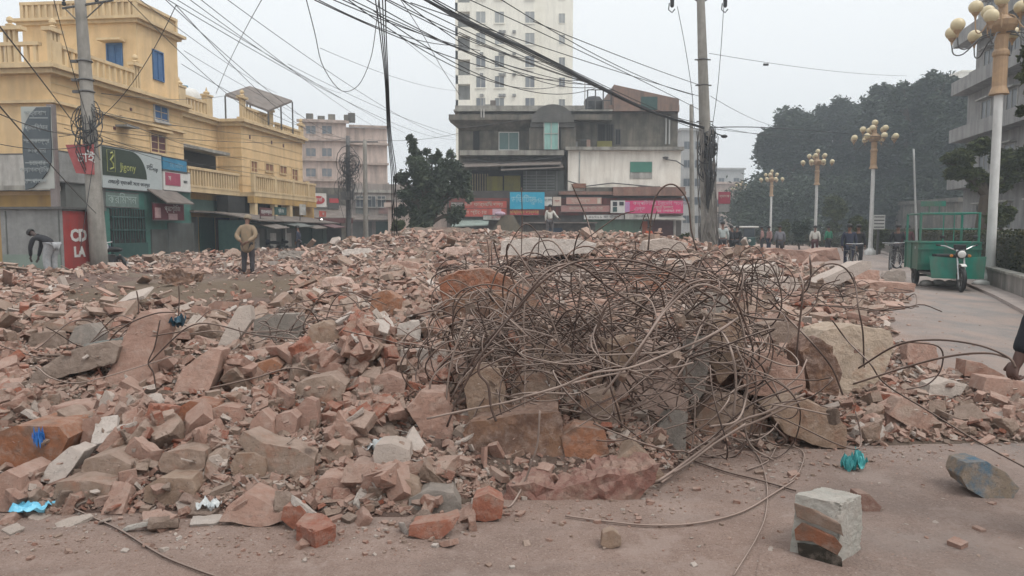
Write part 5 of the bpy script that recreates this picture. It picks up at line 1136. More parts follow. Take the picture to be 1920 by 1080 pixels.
# semi-circular dark hood above tall teal shutters
tc = r(1022, 0, 1051, 9); cx_ = (tc[0] + tc[1]) / 2
b = MB(); b.vprism([(cx_ + 1.55 * math.cos(a), Z(232) + 1.3 * math.sin(a)) for a in np.linspace(0, math.pi, 15)], -.7, .3); b.box(cx_ - 1.6, cx_ + 1.6, -.55, .3, Z(240), Z(232) - .003); b.build('arched_hood', mat('dark_weathered', (.085, .085, .08), (.13, .125, .115), 1.2, .9, streak=.5), old)
b = MB(); t0, t1, z0, z1 = r(1020, 221, 1047, 280, .6); b.box(t0, t1, -.6, -.5, z0, z1); 
b.build('tall_shutter', mat('seafoam_shutter', (.22, .42, .38), (.28, .48, .43), 2, .6, streak=.3), old)
b = MB()
for k in range(3): x = t0 + (t1 - t0) * k / 2; b.box(x - .03, x + .03, -.64, -.602, z0, z1)
b.box(t0, t1, -.645, -.603, (z0 + z1) / 2 - .02, (z0 + z1) / 2 + .02).build('shutter_frame', WHITED, old)
MB().box(cx_ - 1.7, cx_ - .6, -.35, .885, z0, Z(240) - .01).build('bay_wall', CONC, old)
MB().box(cx_ + .6, cx_ + 1.7, -.35, .885, z0, Z(240) - .01).build('bay_wall', CONC, old)
win(OC, old, r(936, 246, 972, 278), WHITE, mat('teal_glass', (.09, .17, .16), (.13, .2, .19), 1, .3), sill=False).location.y = .9
b = MB(); t0, t1, z0, z1 = r(886, 232, 898, 280); b.box(t0, t1, .86, .897, z0, z1).build('door', DARK, old)
w_ = win(OC, old, r(1124, 230, 1153, 270), GREYM, DARK, sill=False, bars=8); w_.location.y = .9
MB().box(*r(1124, 0, 1153, 9)[:2], .75, .86, Z(273), Z(262)).build('window_panel', mat('olive_panel', (.22, .20, .06), None, 3, .7), old)
win(OC, old, r(1158, 240, 1166, 268), GREYM, DARK, sill=False).location.y = .9
for y, w3 in ((283, 1.25), ): MB().box(0.2, tm - .2, -.5, .88, Z(292), Z(283)).build('floor_slab', CONCL, old)
# middle floor left: tin awnings, yellow boards, grilles
b = MB(); slab4(b, [(.4, -1.3, Z(315)), (tm - .5, -1.2, Z(310)), (tm - .3, .8, Z(296)), (.4, .8, Z(300))], .06); slab4(b, [(3.2, -1.5, Z(322)), (tm - .3, -1.3, Z(316)), (tm - .3, .3, Z(305)), (3.2, .3, Z(309))], .05)
b.build('awning', ROOFT, old)
MB().box(.3, tm - .4, .6, .897, Z(362), Z(318)).build('shade_panel', DARK, old)  # solid near-black box in place of the shade under the awnings
t0, t1, z0, z1 = r(912, 330, 976, 358); b = MB(); b.box(t0, t0 + 1.2, .3, .36, z0, z1).box(t0 + 1.3, t1, .28, .34, z0, z1 + .05).build('yellow_board', mat('olive_yellow_board', (.25, .22, .04), (.19, .17, .05), 1.5, .7, streak=.4), old)
t0, t1, z0, z1 = r(876, 325, 914, 358); b = MB()
for k in range(9): x = t0 + (t1 - t0) * k / 8; b.box(x - .04, x + .04, .4, .46, z0, z1)
b.build('slats', mat('bare_timber', (.28, .22, .13), None, 3, .8), old)
t0, t1, z0, z1 = r(981, 320, 1058, 358); b = MB().box(t0, t1, .3, .4, z0, z1); b.build('grille_board', GREYSH, old); b = MB()
for k in range(6): z = z0 + (z1 - z0) * (k + .5) / 7; b.box(t0, t1 - .7, .25, .297, z - .03, z + .03)
for k in range(4): x = t0 + (t1 - t0) * (k + .3) / 4; b.box(x - .03, x + .03, .24, .249, z0, z1)
b.build('grille', mat('pale_metal', (.26, .27, .26), None, 3, .6), old)
# middle floor right: white wall, green window
WW = mat('old_whitewash', (.88, .84, .76), (.78, .73, .65), .9, .9, streak=.3, streakc=(.33, .28, .23))
MB().box(tm + .1, tl, -.3, .897, Z(358), Z(283)).build('white_wall', WW, old)
MB().box(tm - .1, tl + .15, -.7, .88, Z(283) + .003, Z(277)).build('ledge', CONCL, old)
b = MB(); t0, t1, z0, z1 = r(1181, 303, 1223, 335, .35); b.box(t0, t1, -.33, -.303, z0, z1).build('window', WHITED, old)
MB().box(t0 + .03, t1 - .03, -.36, -.333, z0 + (z1 - z0) * .38, z1 - .03).build('green_blind', mat('green_blind', (.05, .19, .14), (.06, .22, .16), 2, .6), old)
MB().tube([((r(1088, 0, 1092, 9)[0]), -.33, Z(350)), ((r(1088, 0, 1092, 9)[0]), -.33, Z(285))], .05, 6).tube([(tl - .9, .8, Z(268)), (tl - .9, .8, Z(215))], .06, 6).tube([(tl - .65, .8, Z(268)), (tl - .65, .8, Z(215))], .06, 6).build('drain_pipe', mat('pvc_pipe', (.42, .42, .40), None, 3, .6), old)
b = MB(); t0 = r(1245, 296, 1250, 300)[0]; b.lathe([(.01, 0), (.2, .05), (.22, .16), (.05, .2)], (t0, -.55, Z(300)), 10); b.tube([(t0, -.5, Z(300)), (t0 + .8, -.5, Z(303)), (t0 + 1.4, -.4, Z(312))], .04, 6); b.build('dish_lamp', GREYM, old)
# street level
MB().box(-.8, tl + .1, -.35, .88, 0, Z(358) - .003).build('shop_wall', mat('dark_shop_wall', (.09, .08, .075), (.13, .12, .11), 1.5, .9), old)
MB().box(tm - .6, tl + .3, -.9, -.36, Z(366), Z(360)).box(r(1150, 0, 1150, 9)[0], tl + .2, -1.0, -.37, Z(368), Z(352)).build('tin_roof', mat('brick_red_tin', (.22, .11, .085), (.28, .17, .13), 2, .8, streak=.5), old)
shutter(OC, old, r(1094, 412, 1208, 460), GREENS, y=-.4, slats=12); shutter(OC, old, r(1222, 412, 1258, 446), MAROON, y=-.4, slats=12)
MB().box(*r(1208, 0, 1218, 9)[:2], -.45, -.36, 0, Z(415)).build('pillar', mat('red_post', (.35, .10, .05), None, 3, .7), old)
MB().tube([(r(1258, 0, 1264, 9)[0] + .2, -1.6, 0), (r(1258, 0, 1264, 9)[0] + .2, -1.6, Z(412))], .09, 8).build('post', WHITED, old)
b = MB(); t0, t1, _, _ = r(1212, 0, 1282, 9); slab4(b, [(t0, -1.9, Z(411)), (t1, -1.9, Z(412)), (t1, -.37, Z(405)), (t0, -.37, Z(404))], .08); b.build('awning', CONCL, old)
b = MB(); t0, t1, _, _ = r(848, 0, 916, 9); slab4(b, [(t0, -2.0, Z(424)), (t1, -2.0, Z(421)), (t1, -.4, Z(408)), (t0, -.4, Z(410))], .08); b.build('awning', mat('pale_teal_awning', (.24, .30, .27), (.30, .36, .33), 2, .8, streak=.4), old)
# brown tin roof bits and signboards, each its own thing
def osign(rc, label, m, d=.6, letters=(), panels=()):
    s, wd, ht = sign(OC, rc, 'shop_sign', label, m, d=d)
    for (t, sz, mm, u, v, sx) in letters: text(t, sz, mm, s, (wd * u, -.004, ht * v), sx=sx)
    for (u0, u1, v0, v1, mm) in panels: MB().box(wd * u0, wd * u1, -.02, -.003, ht * v0, ht * v1).build('panel', mm, s)
    return s
CREAML = mat('cream_letters', (.55, .48, .40), None, 3, .6); PWL = mat('pink_letters', (.62, .42, .48), None, 3, .6)
osign((872, 377, 950, 390), 'faded red signboard with pale lettering left of the blue board', REDS2, .9, [('নিউ ফার্মেসী', .34, CREAML, .32, .5, 1.1), ('ঔষধালয়', .34, CREAML, .7, .5, 1)])
osign((848, 391, 950, 406), 'long faded red signboard below the other red one at the left shops', REDS2, 1.0, [('মেসার্স স্টোর', .35, CREAML, .3, .5, 1.2)], [(.74, .90, .05, .95, PWL)])
osign((846, 380, 868, 390), 'small grey signboard at the left end of the shop row', WHITED, 1.1, [('হোটেল', .3, INK, .5, .5, 1)])
osign((956, 360, 1021, 392), 'bright blue signboard above the stall row', CYANS, 1.2, [('ডিজিটাল', .6, mat('ice_letters', (.35, .6, .68), None, 3, .5), .4, .55, .8), ('স্টুডিও', .4, mat('ice_letters', (.35, .6, .68)), .75, .45, .8)])
osign((956, 393, 1010, 403), 'narrow red and yellow strip signboard under the bright blue board', REDS, 1.15, [('মিষ্টান্ন ভান্ডার', .3, mat('yellow_letters', (.6, .45, .15), None, 3, .6), .5, .5, 1)])
osign((1021, 369, 1035, 386), 'small white notice board right of the bright blue board', WHITE, 1.0, [('নোটিশ', .22, INK, .5, .6, .8)])
osign((1037, 369, 1052, 386), 'small cream notice board with a red border near the middle', mat('cream_board', (.6, .5, .42), None, 2, .6), 1.0, [('সেল', .25, REDS, .5, .5, .8)])
osign((1062, 370, 1128, 383), 'faded salmon signboard under the old white wall', mat('salmon_board', (.45, .24, .20), (.40, .24, .20), 2, .7), 1.0, [('ট্রেডার্স', .35, CREAML, .4, .5, 1)], [(.88, .97, .1, .9, CREAML)])
osign((1145, 376, 1172, 399), 'white signboard with two dark photos beside the magenta board', WHITE, 1.15, [], [(.15, .45, .55, .9, INK), (.15, .45, .08, .48, GREEND), (.6, .9, .6, .9, INK)])
osign((1172, 376, 1281, 400), 'long magenta signboard with pink lettering at the right end of the shop row', PINKS, 1.15, [('কম্পিউটার ট্রেনিং সেন্টার', .34, PWL, .62, .78, 1.1), ('এন্ড', .4, PWL, .25, .35, 1), ('ভর্তি চলছে', .3, CREAML, .65, .45, 1), ('যোগাযোগ', .26, WHITE, .75, .18, 1.4)], [(.0, .08, .1, .9, mat('lilac', (.45, .25, .45), None, 2, .5))])
osign((1095, 403, 1170, 411), 'narrow white signboard above the sage green shutter', WHITE, .9, [('০১৭১১ মোটরস', .26, INK, .5, .5, 1.3)])
osign((1347, 361, 1368, 382), 'dark red signboard far away right of the concrete pole', mat('crimson_board', (.30, .02, .05), None, 2, .6), 2.0, [('ব্যাংক', .28, CREAML, .5, .55, 1)]) if 0 else None
MB().box(-.6, tl + .2, -.42, -.355, Z(404), Z(372)).build('fascia', mat('faded_red_fascia', (.30, .075, .06), (.22, .09, .075), 1.2, .8, streak=.6), old)
osign((1052, 385, 1144, 397), 'long dusty pink signboard between the cream notice board and the photo board', mat('dusty_pink_board', (.40, .20, .18), (.33, .19, .17), 2, .7), .95, [('জেনারেল স্টোর', .3, CREAML, .5, .5, 1.2)])
osign((906, 404, 956, 412), 'narrow pale strip board under the faded red boards', WHITED, 1.2, [('চা স্টল', .2, REDS, .5, .5, 1.2)])
osign((1172, 401, 1236, 411), 'narrow grey white strip board below the magenta signboard', WHITED, 1.2, [('টেলিকম', .2, INK, .5, .5, 1.4)])
# clutter under the signs: hanging goods, stall tarpaulins
st_ = empty('street_stall', (*P(1045, 440, 52).xy, 0), 0, 'dark cluttered stall between the blue signboard and the sage shutter', 'stall')
b = MB(); b.box(-2.2, 2.6, -.6, 1.2, 0, 1.9).build('counter', mat('dark_goods', (.05, .045, .04), (.10, .09, .08), 4, .9), st_)
MB().box(-.6, .3, -.66, -.61, .4, 1.6).build('cloth', mat('navy_cloth', (.03, .05, .08), None, 3, .9), st_); MB().box(-2.4, 2.7, -.9, 1.2, 1.92, 2.0).build('roof', ROOFT, st_)
q = hit(935, 445); tp = empty('tarpaulin_tent', (q.x, 46, 0), 0, 'brown peaked tarpaulin tent with bundles before the blue signboard', 'tent')
b = MB(); b.vprism([(-1.3, .6), (-.2, 2.35), (.5, 2.4), (1.6, .5)], 0, 2.2); b.build('cover', mat('brown_tarp', (.17, .14, .10), (.12, .11, .085), 2, .8), tp)
MB().ball((-.3, -.1, 2.45), .22, 10, 7, (1.5, 1, .7)).build('bundle', mat('lilac_cloth', (.45, .33, .40), None, 3, .8), tp)

# roof and balcony clutter on the old building
b = MB(); u = lambda px: r(px, 0, px + 1, 9)[0]
for x in (1105, 1120, 1135, 1150): b.tube([(u(x), .7, zr), (u(x), .7, Z(165))], .05, 5)
for z in (Z(165), Z(185)): b.tube([(u(1105), .7, z), (u(1150), .7, z)], .04, 5)
b.build('roof_frame', GREYM, old)
for x, w_, h_ in ((906, .5, .6), (918, .4, .9), (940, .6, .5)): MB().box(u(x), u(x) + w_, 1.0, 1.6, zr, zr + h_).build('roof_box', GREYP if h_ < .9 else ROOFT, old)
MB().lathe([(.7, 0), (.75, .1), (.75, 1.1), (.5, 1.4), (.01, 1.5)], (u(1122), 2.6, zr), 14).build('roof_tank', BLACK, old, True)
for x in (900, 906, 1100): MB().tube([(u(x), .8, zr), (u(x), .8, zr + (2.3 if x == 1100 else 1.3))], .035, 5).build('antenna', WHITED, old)
for x in (902, 907): MB().tube([(u(x), -.45, Z(206)), (u(x), -.45, Z(222))], .05, 5).build('drain_pipe', WHITED, old)
b = MB()
for k in range(14): x = u(1052) + k * .16; b.tube([(x, .1, Z(280)), (x, .1, Z(262))], .015, 4)
b.tube([(u(1052), .1, Z(262)), (u(1052) + 2.2, .1, Z(262))], .03, 5); b.build('balcony_rail', GREYM, old)
for k, (x, z0, z1, mm) in enumerate(((1060, 266, 279, WHITED), (1068, 268, 279, BLUES), (1078, 265, 279, GREYP), (1102, 262, 276, mat('faded_cloth', (.30, .20, .16), None, 4, .9)))): MB().box(u(x), u(x) + .28, .0, .06, Z(z1), Z(z0)).build('hanging_cloth', mm, old)
b = MB()
for k in range(5): b.add([(u(878) + k * .35, .0, Z(290)), (u(878) + k * .35 + .25, -.1, Z(291)), (u(878) + k * .35 + .22, -.1, Z(296)), (u(878) + k * .35 + .02, 0, Z(297))], [(0, 1, 2, 3)])
for (x0_, x1_, z0_) in ((1075, 1100, 345), (1100, 1150, 352), (1200, 1240, 350)): MB().box(u(x0_), u(x1_), -.62, -.31, Z(z0_ + 8), Z(z0_)).build('patched_sheet', (ROOFT, mat('rust_sheet', (.27, .13, .08), (.2, .1, .07), 3, .9), CONC)[x0_ % 3], old)
MB().tube([(u(1065), -.5, Z(340)), (u(1100), -.6, Z(350)), (u(1150), -.5, Z(344)), (u(1230), -.5, Z(351))], .04, 5).tube([(u(880), -.6, Z(300)), (u(940), -.7, Z(308)), (u(1050), -.6, Z(296))], .03, 5).build('loose_cable', CABLE, old)
# ---- tower behind
YT = 92.; xa, xb = P(857, 100, YT).x, P(1075, 100, YT).x
TW = Fac(xa, YT, 1, 0); tw = TW.root('apartment_tower', 'tall cream apartment tower rising behind the old building', 'building'); wt = xb - xa; zt = 34
c1 = TW.t(881, 100); c2 = TW.t(1004, 100)
MB().box(c1, c2, 0, 14, 0, zt).build('wall', TOWERW, tw)
MB().box(c2, wt, .8, 14, 0, zt - .5).build('wing', TOWERW, tw)
MB().box(0, c1, 1.2, 13, 0, zt - 1).build('balcony_core', TOWERG, tw)
b = MB()
for y in (14, 60, 104, 150, 196): z = TW.z(0, y); b.box(-.2, c1 - .003, -.1, 1.197, z - .5, z + .55)
b.box(-.2, .1, -.1, 1.19, 0, zt - 1.2); b.build('balcony', TOWERW, tw)
TG = mat('hazy_window', (.12, .13, .15), (.22, .23, .23), .5, .3); TGc = mat('curtained_window', (.33, .34, .33), (.27, .28, .28), .5, .5)
for j, y in enumerate((-22, 22, 62, 105, 143, 184)):
    for i, x in enumerate((893, 928, 985)):
        win(TW, tw, TW.r(x, y, x + 17, y + 21), TOWERW, TGc if j < 3 else TG, sill=True)
    w_ = win(TW, tw, TW.r(1049, y, 1060, y + 18), TOWERW, TGc if j < 3 else TG, sill=False); w_.location.y = .8
b = MB()
for x in (903, 938, 964, 945): 
    for y in (60, 101, 140, 179): t = TW.t(x, y); z = TW.z(t, y); b.box(t - .2, t + .2, -.3, 0, z - .15, z + .15)
b.build('air_conditioner', GREYP, tw)
MB().box(-.4, c2 + .3, -.4, -.003, TW.z(0, 14) + 3.0, TW.z(0, 14) + 3.3).build('ledge', TOWERW, tw)

# ---- building at the right edge
RB = Fac(*P(1826, 200, 52).xy, -.22, -.975)
rb = RB.root('right_building', 'weathered grey apartment building behind the nearest lamp post', 'building')
LR = 26
Zr = lambda y, t=0: RB.z(t, y)
zt = 17.5
GREYB = mat('weathered_grey_plaster', (.33, .32, .31), (.25, .24, .235), .8, .9, streak=.6, streakc=(.12, .115, .11))
MB().box(0, LR, 0, 10, 0, zt).build('wall', GREYB, rb)
b = MB()
for z in (4.3, 7.6, 10.9, 14.2): b.box(-1.2, LR, -1.1, -.003, z, z + .18); b.box(-1.2, LR, -1.1, -1.0, z + .183, z + .9)
b.build('balcony', GREYB, rb)
for z in (1.6, 5.2, 8.5, 11.8, 15):
    for k in range(6): t = 1.5 + k * 3.9; win(RB, rb, (t, t + 1.5, z, z + 1.5), WHITED, mat('dim_glass', (.05, .055, .06), (.08, .08, .085), 2, .3), sill=True, hood=True, hd=.4)
MB().box(-1.2, -.003, 0, 10, 0, 12.5).build('stair_block', GREYB, rb)
# faint far blocks at the end of the road
def farblock(label, px0, px1, py, Y, m, rows):
    f = Fac(*P(px0, 300, Y).xy, 1, 0); rt = f.root('far_building', label, 'building'); L = f.t(px1, 300); zt = f.z(0, py)
    MB().box(0, L, 0, 12, 0, zt).build('wall', m, rt); b = MB()
    MB().box(-.3, L + .3, -.4, 12.3, zt, zt + .4).build('roof', m, rt)
    for rr in range(rows):
        for k in range(max(2, int(L / 3.2))): x = L * (k + .3) / max(2, int(L / 3.2)); z = 2.6 + rr * 3.2; 
        for k in range(max(2, int(L / 3.2))):
            x = L * (k + .3) / max(2, int(L / 3.2)); z = 2.6 + rr * 3.2
            if z + 1.4 < zt: win(f, rt, (x, x + 1.3, z, z + 1.3), m, GLASS, sill=False)
farblock('faint grey block at the end of the road right of the concrete pole', 1340, 1396, 318, 175, TOWERG, 4)
farblock('low pinkish building under the faint grey block at the road end', 1338, 1392, 345, 140, PINKB, 3)
farblock('low wide grey building seen under the big trees', 1395, 1500, 392, 160, TOWERG, 1)
farblock('pale block between the old building and the concrete pole', 1276, 1318, 245, 130, TOWERG, 6)
farblock('low dim building behind the small tree at right', 1800, 1900, 378, 75, CONC, 1)
farblock('faint pale building rising behind the big trees at the right', 1796, 1850, 135, 190, TOWERW, 8)
farblock('low pinkish building behind the ragged tree left of the old building', 726, 858, 388, 70, PINKB, 1)
# crimson board on the far building edge
q = P(1347, 382, 60); sg = empty('shop_sign', (q.x, q.y, q.z), 0, 'dark red signboard far away right of the concrete pole', 'signboard'); MB().box(0, .95, 0, .1, 0, .95).build('board', mat('crimson_board', (.30, .02, .05), None, 2, .6), sg); text('ব্যাংক', .3, CREAML, sg, (.47, -.004, .6)); MB().box(.05, .9, -.01, .1, -.65, -.05).build('lower_board', GREYP, sg); MB().tube([(.1, .15, -q.z), (.1, .15, .9)], .05, 6).build('post', GREYM, sg)
# ================================================================== utility poles and cables
def pole(name, label, base, top, r0, r1, m=POLE, arms=(), parts=None):
    c = Vector(base); t = Vector(top); rt = empty(name, c, 0, label, 'utility pole')
    b = MB(); n = 10; b.tube([(t - c) * (i / n) for i in range(n + 1)], [r0 + (r1 - r0) * i / n for i in range(n + 1)], 12); b.build('shaft', m, rt, True)
    return rt, c, t - c
gp = P(187, 494, 23); pt = P(148, -30, 23)
pl, c, tv = pole('utility_pole', 'leaning concrete utility pole before the yellow corner house', (gp.x, gp.y, 0), pt, .27, .15)
def on(tv, c, z): return tv * ((z - c.z) / tv.z)
z = P(0, 8, 23).z; a = on(tv, c, z); MB().tube([a + Vector((-.55, 0, -.12)), a + Vector((1.0, 0, .12))], .035, 6).tube([a + Vector((-.5, 0, -.1)), a + Vector((0, 0, -.6))], .02, 5).tube([a + Vector((.75, 0, .1)), a + Vector((.05, 0, -.5))], .02, 5).build('cross_arm', GREYM, pl)
b = MB()
for dx in (-.5, .5, .95): b.lathe([(.02, 0), (.06, .03), (.06, .1), (.03, .14), (.05, .2), (.01, .24)], a + Vector((dx, 0, .1 * dx)), 8)
b.build('insulator', BLACK, pl)
def coil_mass(parent, c, r, n, seed, h=1., m=CABLE, name='cable_coil'):
    rd = random.Random(seed); b = MB()
    for i in range(n):
        k = Vector((rd.gauss(0, r * .25), rd.gauss(0, r * .2), rd.uniform(-h, h) * .5)); R_ = r * rd.uniform(.5, 1.1); tl_ = rd.uniform(-.5, .5); el = rd.uniform(.7, 1.5)
        pts = []
        for j in range(13): an = 2 * math.pi * j / 12; pts.append(c + k + Vector((R_ * math.cos(an), .35 * R_ * math.sin(an + tl_), R_ * el * math.sin(an))))
        b.tube(pts, rd.uniform(.012, .022), 4)
    for i in range(n // 2):
        x = rd.gauss(0, r * .4); z0 = rd.uniform(-.2, h * .5); pts = [c + Vector((x, -.2, z0)), c + Vector((x + rd.gauss(0, .1), -.22, z0 - h * .6)), c + Vector((x * .4, -.15, z0 - h * 1.3))]; b.tube(pts, .014, 4)
    return b.build(name, m, parent)
coil_mass(pl, on(tv, c, P(0, 246, 23).z) + Vector((.05, -.15, 0)), .34, 14, 5, .9)
for zz in (P(0, 150, 23).z, P(0, 172, 23).z, P(0, 115, 23).z): a = on(tv, c, zz); MB().lathe([(.21, -.03), (.24, 0), (.21, .03)], a, 12).box(a.x - .42, a.x - .2, a.y - .05, a.y + .05, a.z - .04, a.z + .04).build('band', GREYM, pl)
# red handbill tied to the pole
ap = on(tv, c, P(0, 298, 23).z); MB().add([(-.35 + ap.x, -.26 + ap.y, ap.z - .45), (.22 + ap.x, -.27 + ap.y, ap.z - .5), (.25 + ap.x, -.3 + ap.y, ap.z + .42), (-.62 + ap.x, -.28 + ap.y, ap.z + .4)], [(0, 1, 2, 3)]).build('handbill', mat('red_handbill', (.42, .12, .12), (.35, .08, .08), 4, .7), pl)
text('চাই', .4, LITE, pl, (ap.x, ap.y - .32, ap.z), name='handbill_text')

gp = P(1330, 508, 26.5); pt = P(1312, -60, 26.5)
pc, c, tv = pole('utility_pole', 'tall concrete utility pole wrapped in black cables at the right of the old building', (gp.x, gp.y, 0), pt, .27, .12)
coil_mass(pc, on(tv, c, P(0, 290, 26.5).z) + Vector((.02, -.2, 0)), .26, 30, 9, 1.5)
coil_mass(pc, on(tv, c, P(0, 262, 26.5).z) + Vector((.1, -.2, 0)), .2, 16, 11, .6, name='cable_coil')
b = MB(); rd = random.Random(4)
for i in range(16):
    a0 = rd.uniform(0, 6.28); pts = []
    for k in range(9): z = 5.0 - k * .6; a = on(tv, c, z); an = a0 + k * rd.uniform(-.1, .15); pts.append(a + Vector((.31 * math.cos(an) + rd.gauss(0, .02), .31 * math.sin(an) - .02, 0)))
    b.tube(pts, .022, 4)
b.build('strapped_cable', mat('grey_cable', (.13, .12, .11), (.2, .18, .165), 5, .7), pc)
for zz in (P(0, 160, 26.5).z, P(0, 112, 26.5).z, P(0, 228, 26.5).z): a = on(tv, c, zz); MB().lathe([(.17, -.03), (.2, 0), (.17, .03)], a, 12).tube([a + Vector((-.28, 0, 0)), a + Vector((.28, 0, 0))], .025, 5).build('band', GREYM, pc)
b = MB()
a = on(tv, c, P(0, 6, 26.5).z); b.tube([a, a + Vector((-.55, 0, .35)), a + Vector((-1.0, 0, .2))], .03, 5).tube([a, a + Vector((.5, 0, .3)), a + Vector((.85, 0, .2))], .03, 5); b.build('cross_arm', GREYM, pc)
b = MB()
for dx in (-1.0, .85): b.lathe([(.02, -.25), (.07, -.2), (.07, 0), (.09, .05), (.02, .12)], a + Vector((dx, 0, .1)), 8); b.tube([a + Vector((dx - .1, 0, 0)), a + Vector((dx - .12, 0, -.22)), a + Vector((dx, 0, -.32)), a + Vector((dx + .1, 0, -.2))], .02, 5)
b.build('insulator', BLACK, pc)
MB().ball(on(tv, c, P(0, 257, 26.5).z) + Vector((.62, -.2, 0)), .12, 10, 6, (1, .8, .5)).tube([on(tv, c, P(0, 245, 26.5).z) + Vector((.1, 0, 0)), on(tv, c, P(0, 257, 26.5).z) + Vector((.62, -.2, 0))], .02, 5).build('camera_dome', BLACK, pc)
q = P(1299, 470, 31); pole('utility_pole', 'thin far concrete pole just behind the cable wrapped pole', (q.x, q.y, 0), P(1296, 196, 31), .12, .07)
q = P(653, 450, 46); p3, c3, t3 = pole('utility_pole', 'short dark pole with a transformer tangle before the pinkish block', (q.x, q.y, 0), P(652, 255, 46), .17, .12, GREYM)
coil_mass(p3, on(t3, c3, P(0, 330, 46).z) + Vector((.1, -.2, 0)), .6, 22, 21, 2.2); coil_mass(p3, on(t3, c3, P(0, 305, 46).z) + Vector((.2, -.2, 0)), .4, 10, 22, 1.0)
MB().box(-.35, .45, -.4, -.1, on(t3, c3, P(0, 375, 46).z).z, on(t3, c3, P(0, 360, 46).z).z).build('meter_box', GREYM, p3)
q = P(686, 450, 48); p4, c4, t4 = pole('utility_pole', 'pale pole with a cross arm right of the transformer pole', (q.x, q.y, 0), P(684, 262, 48), .17, .12, POLE)
a = on(t4, c4, P(0, 266, 48).z); MB().tube([a + Vector((-1.0, 0, 0)), a + Vector((.85, 0, 0))], .05, 5).build('cross_arm', GREYM, p4)
q = P(1723, 428, 30); pole('steel_pole', 'slim bare grey steel pole before the big trees behind the tricycle', (q.x, q.y, 0), P(1713, 279, 30), .05, .035, mat('galvanised', (.36, .36, .35), None, 3, .6))

def cable(pts, r, label, group=None, sag=0., m=CABLE, name='overhead_cable', n=22):
    """pts: (px,py,depth) knots; with two knots a hanging curve between them"""
    W = [P(*p) for p in pts]; sag *= .45; r *= .8
    if len(W) == 2:
        a, b_ = W; pp = [a.lerp(b_, i / n) - Vector((0, 0, sag * 4 * (i / n) * (1 - i / n))) for i in range(n + 1)]
    else: pp = spline(W, n + 8)
    c = pp[0].copy(); o = MB().tube([p - c for p in pp], r, 5).build(name, m, smooth=True); o.location = c
    return tag(o, label, 'cable', group)
G1 = 'overhead cables running to the cable wrapped pole'
# the heavy bundle down to the wrapped pole
for i, (dy, rr) in enumerate(((0, .030), (4, .022), (-3, .02), (7, .016))):
    cable([(745 + i * 6, -30 + dy, 13), (880, 42 + dy, 16), (1000, 100 + dy, 19), (1110, 155 + dy * .7, 22), (1220, 208 + dy * .4, 24.5), (1318, 238 + i, 26.3)], rr, 'thick black cable of the heavy bundle sweeping to the wrapped pole', 'cables of the heavy black bundle')
for (x0, y0, x1, y1, Y0, Y1, s) in [(600, -20, 1110, 160, 12, 22, .5), (655, -20, 1118, 158, 12, 22, .9), (690, -20, 1120, 160, 12, 22, .35), (735, -15, 1125, 162, 13, 22, 1.2), (640, -10, 1060, 158, 12, 24, 1.4), (770, 5, 1310, 180, 13, 26, .1), (860, -10, 1310, 205, 14, 26, -.1), (925, -10, 1300, 178, 14, 26, .5),
                                (590, 0, 1100, 150, 11, 22, .8), (700, 20, 1130, 160, 12, 22, 1.5), (670, -30, 1050, 120, 12, 22, .6), (1110, 156, 1318, 246, 22, 26, .2), (715, -20, 1115, 158, 12, 22, .2), (760, -20, 1112, 156, 13, 22, .1), (620, -20, 1000, 135, 12, 22, .3), (800, -10, 1318, 240, 13, 26, .3), (580, -20, 900, 95, 11, 20, .2), (560, -20, 870, 85, 11, 20, .5), (860, 60, 1116, 158, 17, 22, .2), (1000, 40, 1314, 160, 16, 26, .1), (1000, 98, 1315, 232, 19, 26, .5)]:
    cable([(x0, y0, Y0), (x1, y1, Y1)], .008 + .0003 * Y0, 'thin black cable fanning out of the top of the picture toward the old building', 'thin cables fanning toward the old building', sag=s)
for (x0, y0, x1, y1, Y0, Y1, s) in [(282, -20, 856, 262, 11, 48, 1.2), (330, -20, 640, 175, 11, 34, .5), (352, -20, 700, 236, 11, 42, .3), (300, -10, 684, 262, 11, 46, 1.6), (330, 10, 652, 256, 12, 45, 2.0), (230, -10, 600, 230, 11, 42, 2.4), (340, 120, 660, 260, 20, 46, 1.0), (540, 120, 860, 255, 30, 50, .6), (250, -10, 520, 175, 12, 38, .3), (300, -20, 760, 250, 12, 45, .2), (400, -20, 850, 258, 13, 48, 1.0), (345, 95, 560, 215, 24, 46, .2), (600, 90, 860, 170, 30, 60, .8), (740, 60, 862, 150, 18, 60, .3), (1330, 240, 1560, 246, 26, 44, .5), (1330, 100, 1700, 142, 26, 50, .4), (1334, 236, 1760, 232, 26, 50, 1.8), (1332, 180, 1480, 240, 26, 50, .6),
                                (860, 240, 1110, 200, 50, 54, .3), (690, 262, 860, 250, 47, 52, .5)]:
    cable([(x0, y0, Y0), (x1, y1, Y1)], .006 + .0002 * Y0, 'thin grey looking service wire strung high across the sky', 'thin service wires strung across the sky', sag=s, m=mat('thin_wire', (.07, .07, .075), None, 3, .6))
cable([(405, 175, 33), (428, 120, 30), (460, 55, 25), (496, -10, 20)], .014, 'slack wire rising from the yellow roof to the top of the sky', sag=0)
cable([(572, -10, 15), (590, 60, 17), (606, 125, 19), (640, 170, 21), (672, 160, 22), (695, 110, 21), (706, 40, 18), (712, -20, 16)], .013, 'slack loop of wire hanging in the open sky left of the tower')
cable([(745, -10, 15), (790, 60, 18), (830, 130, 21), (862, 178, 23)], .010, 'light wire slanting down onto the tower balconies')
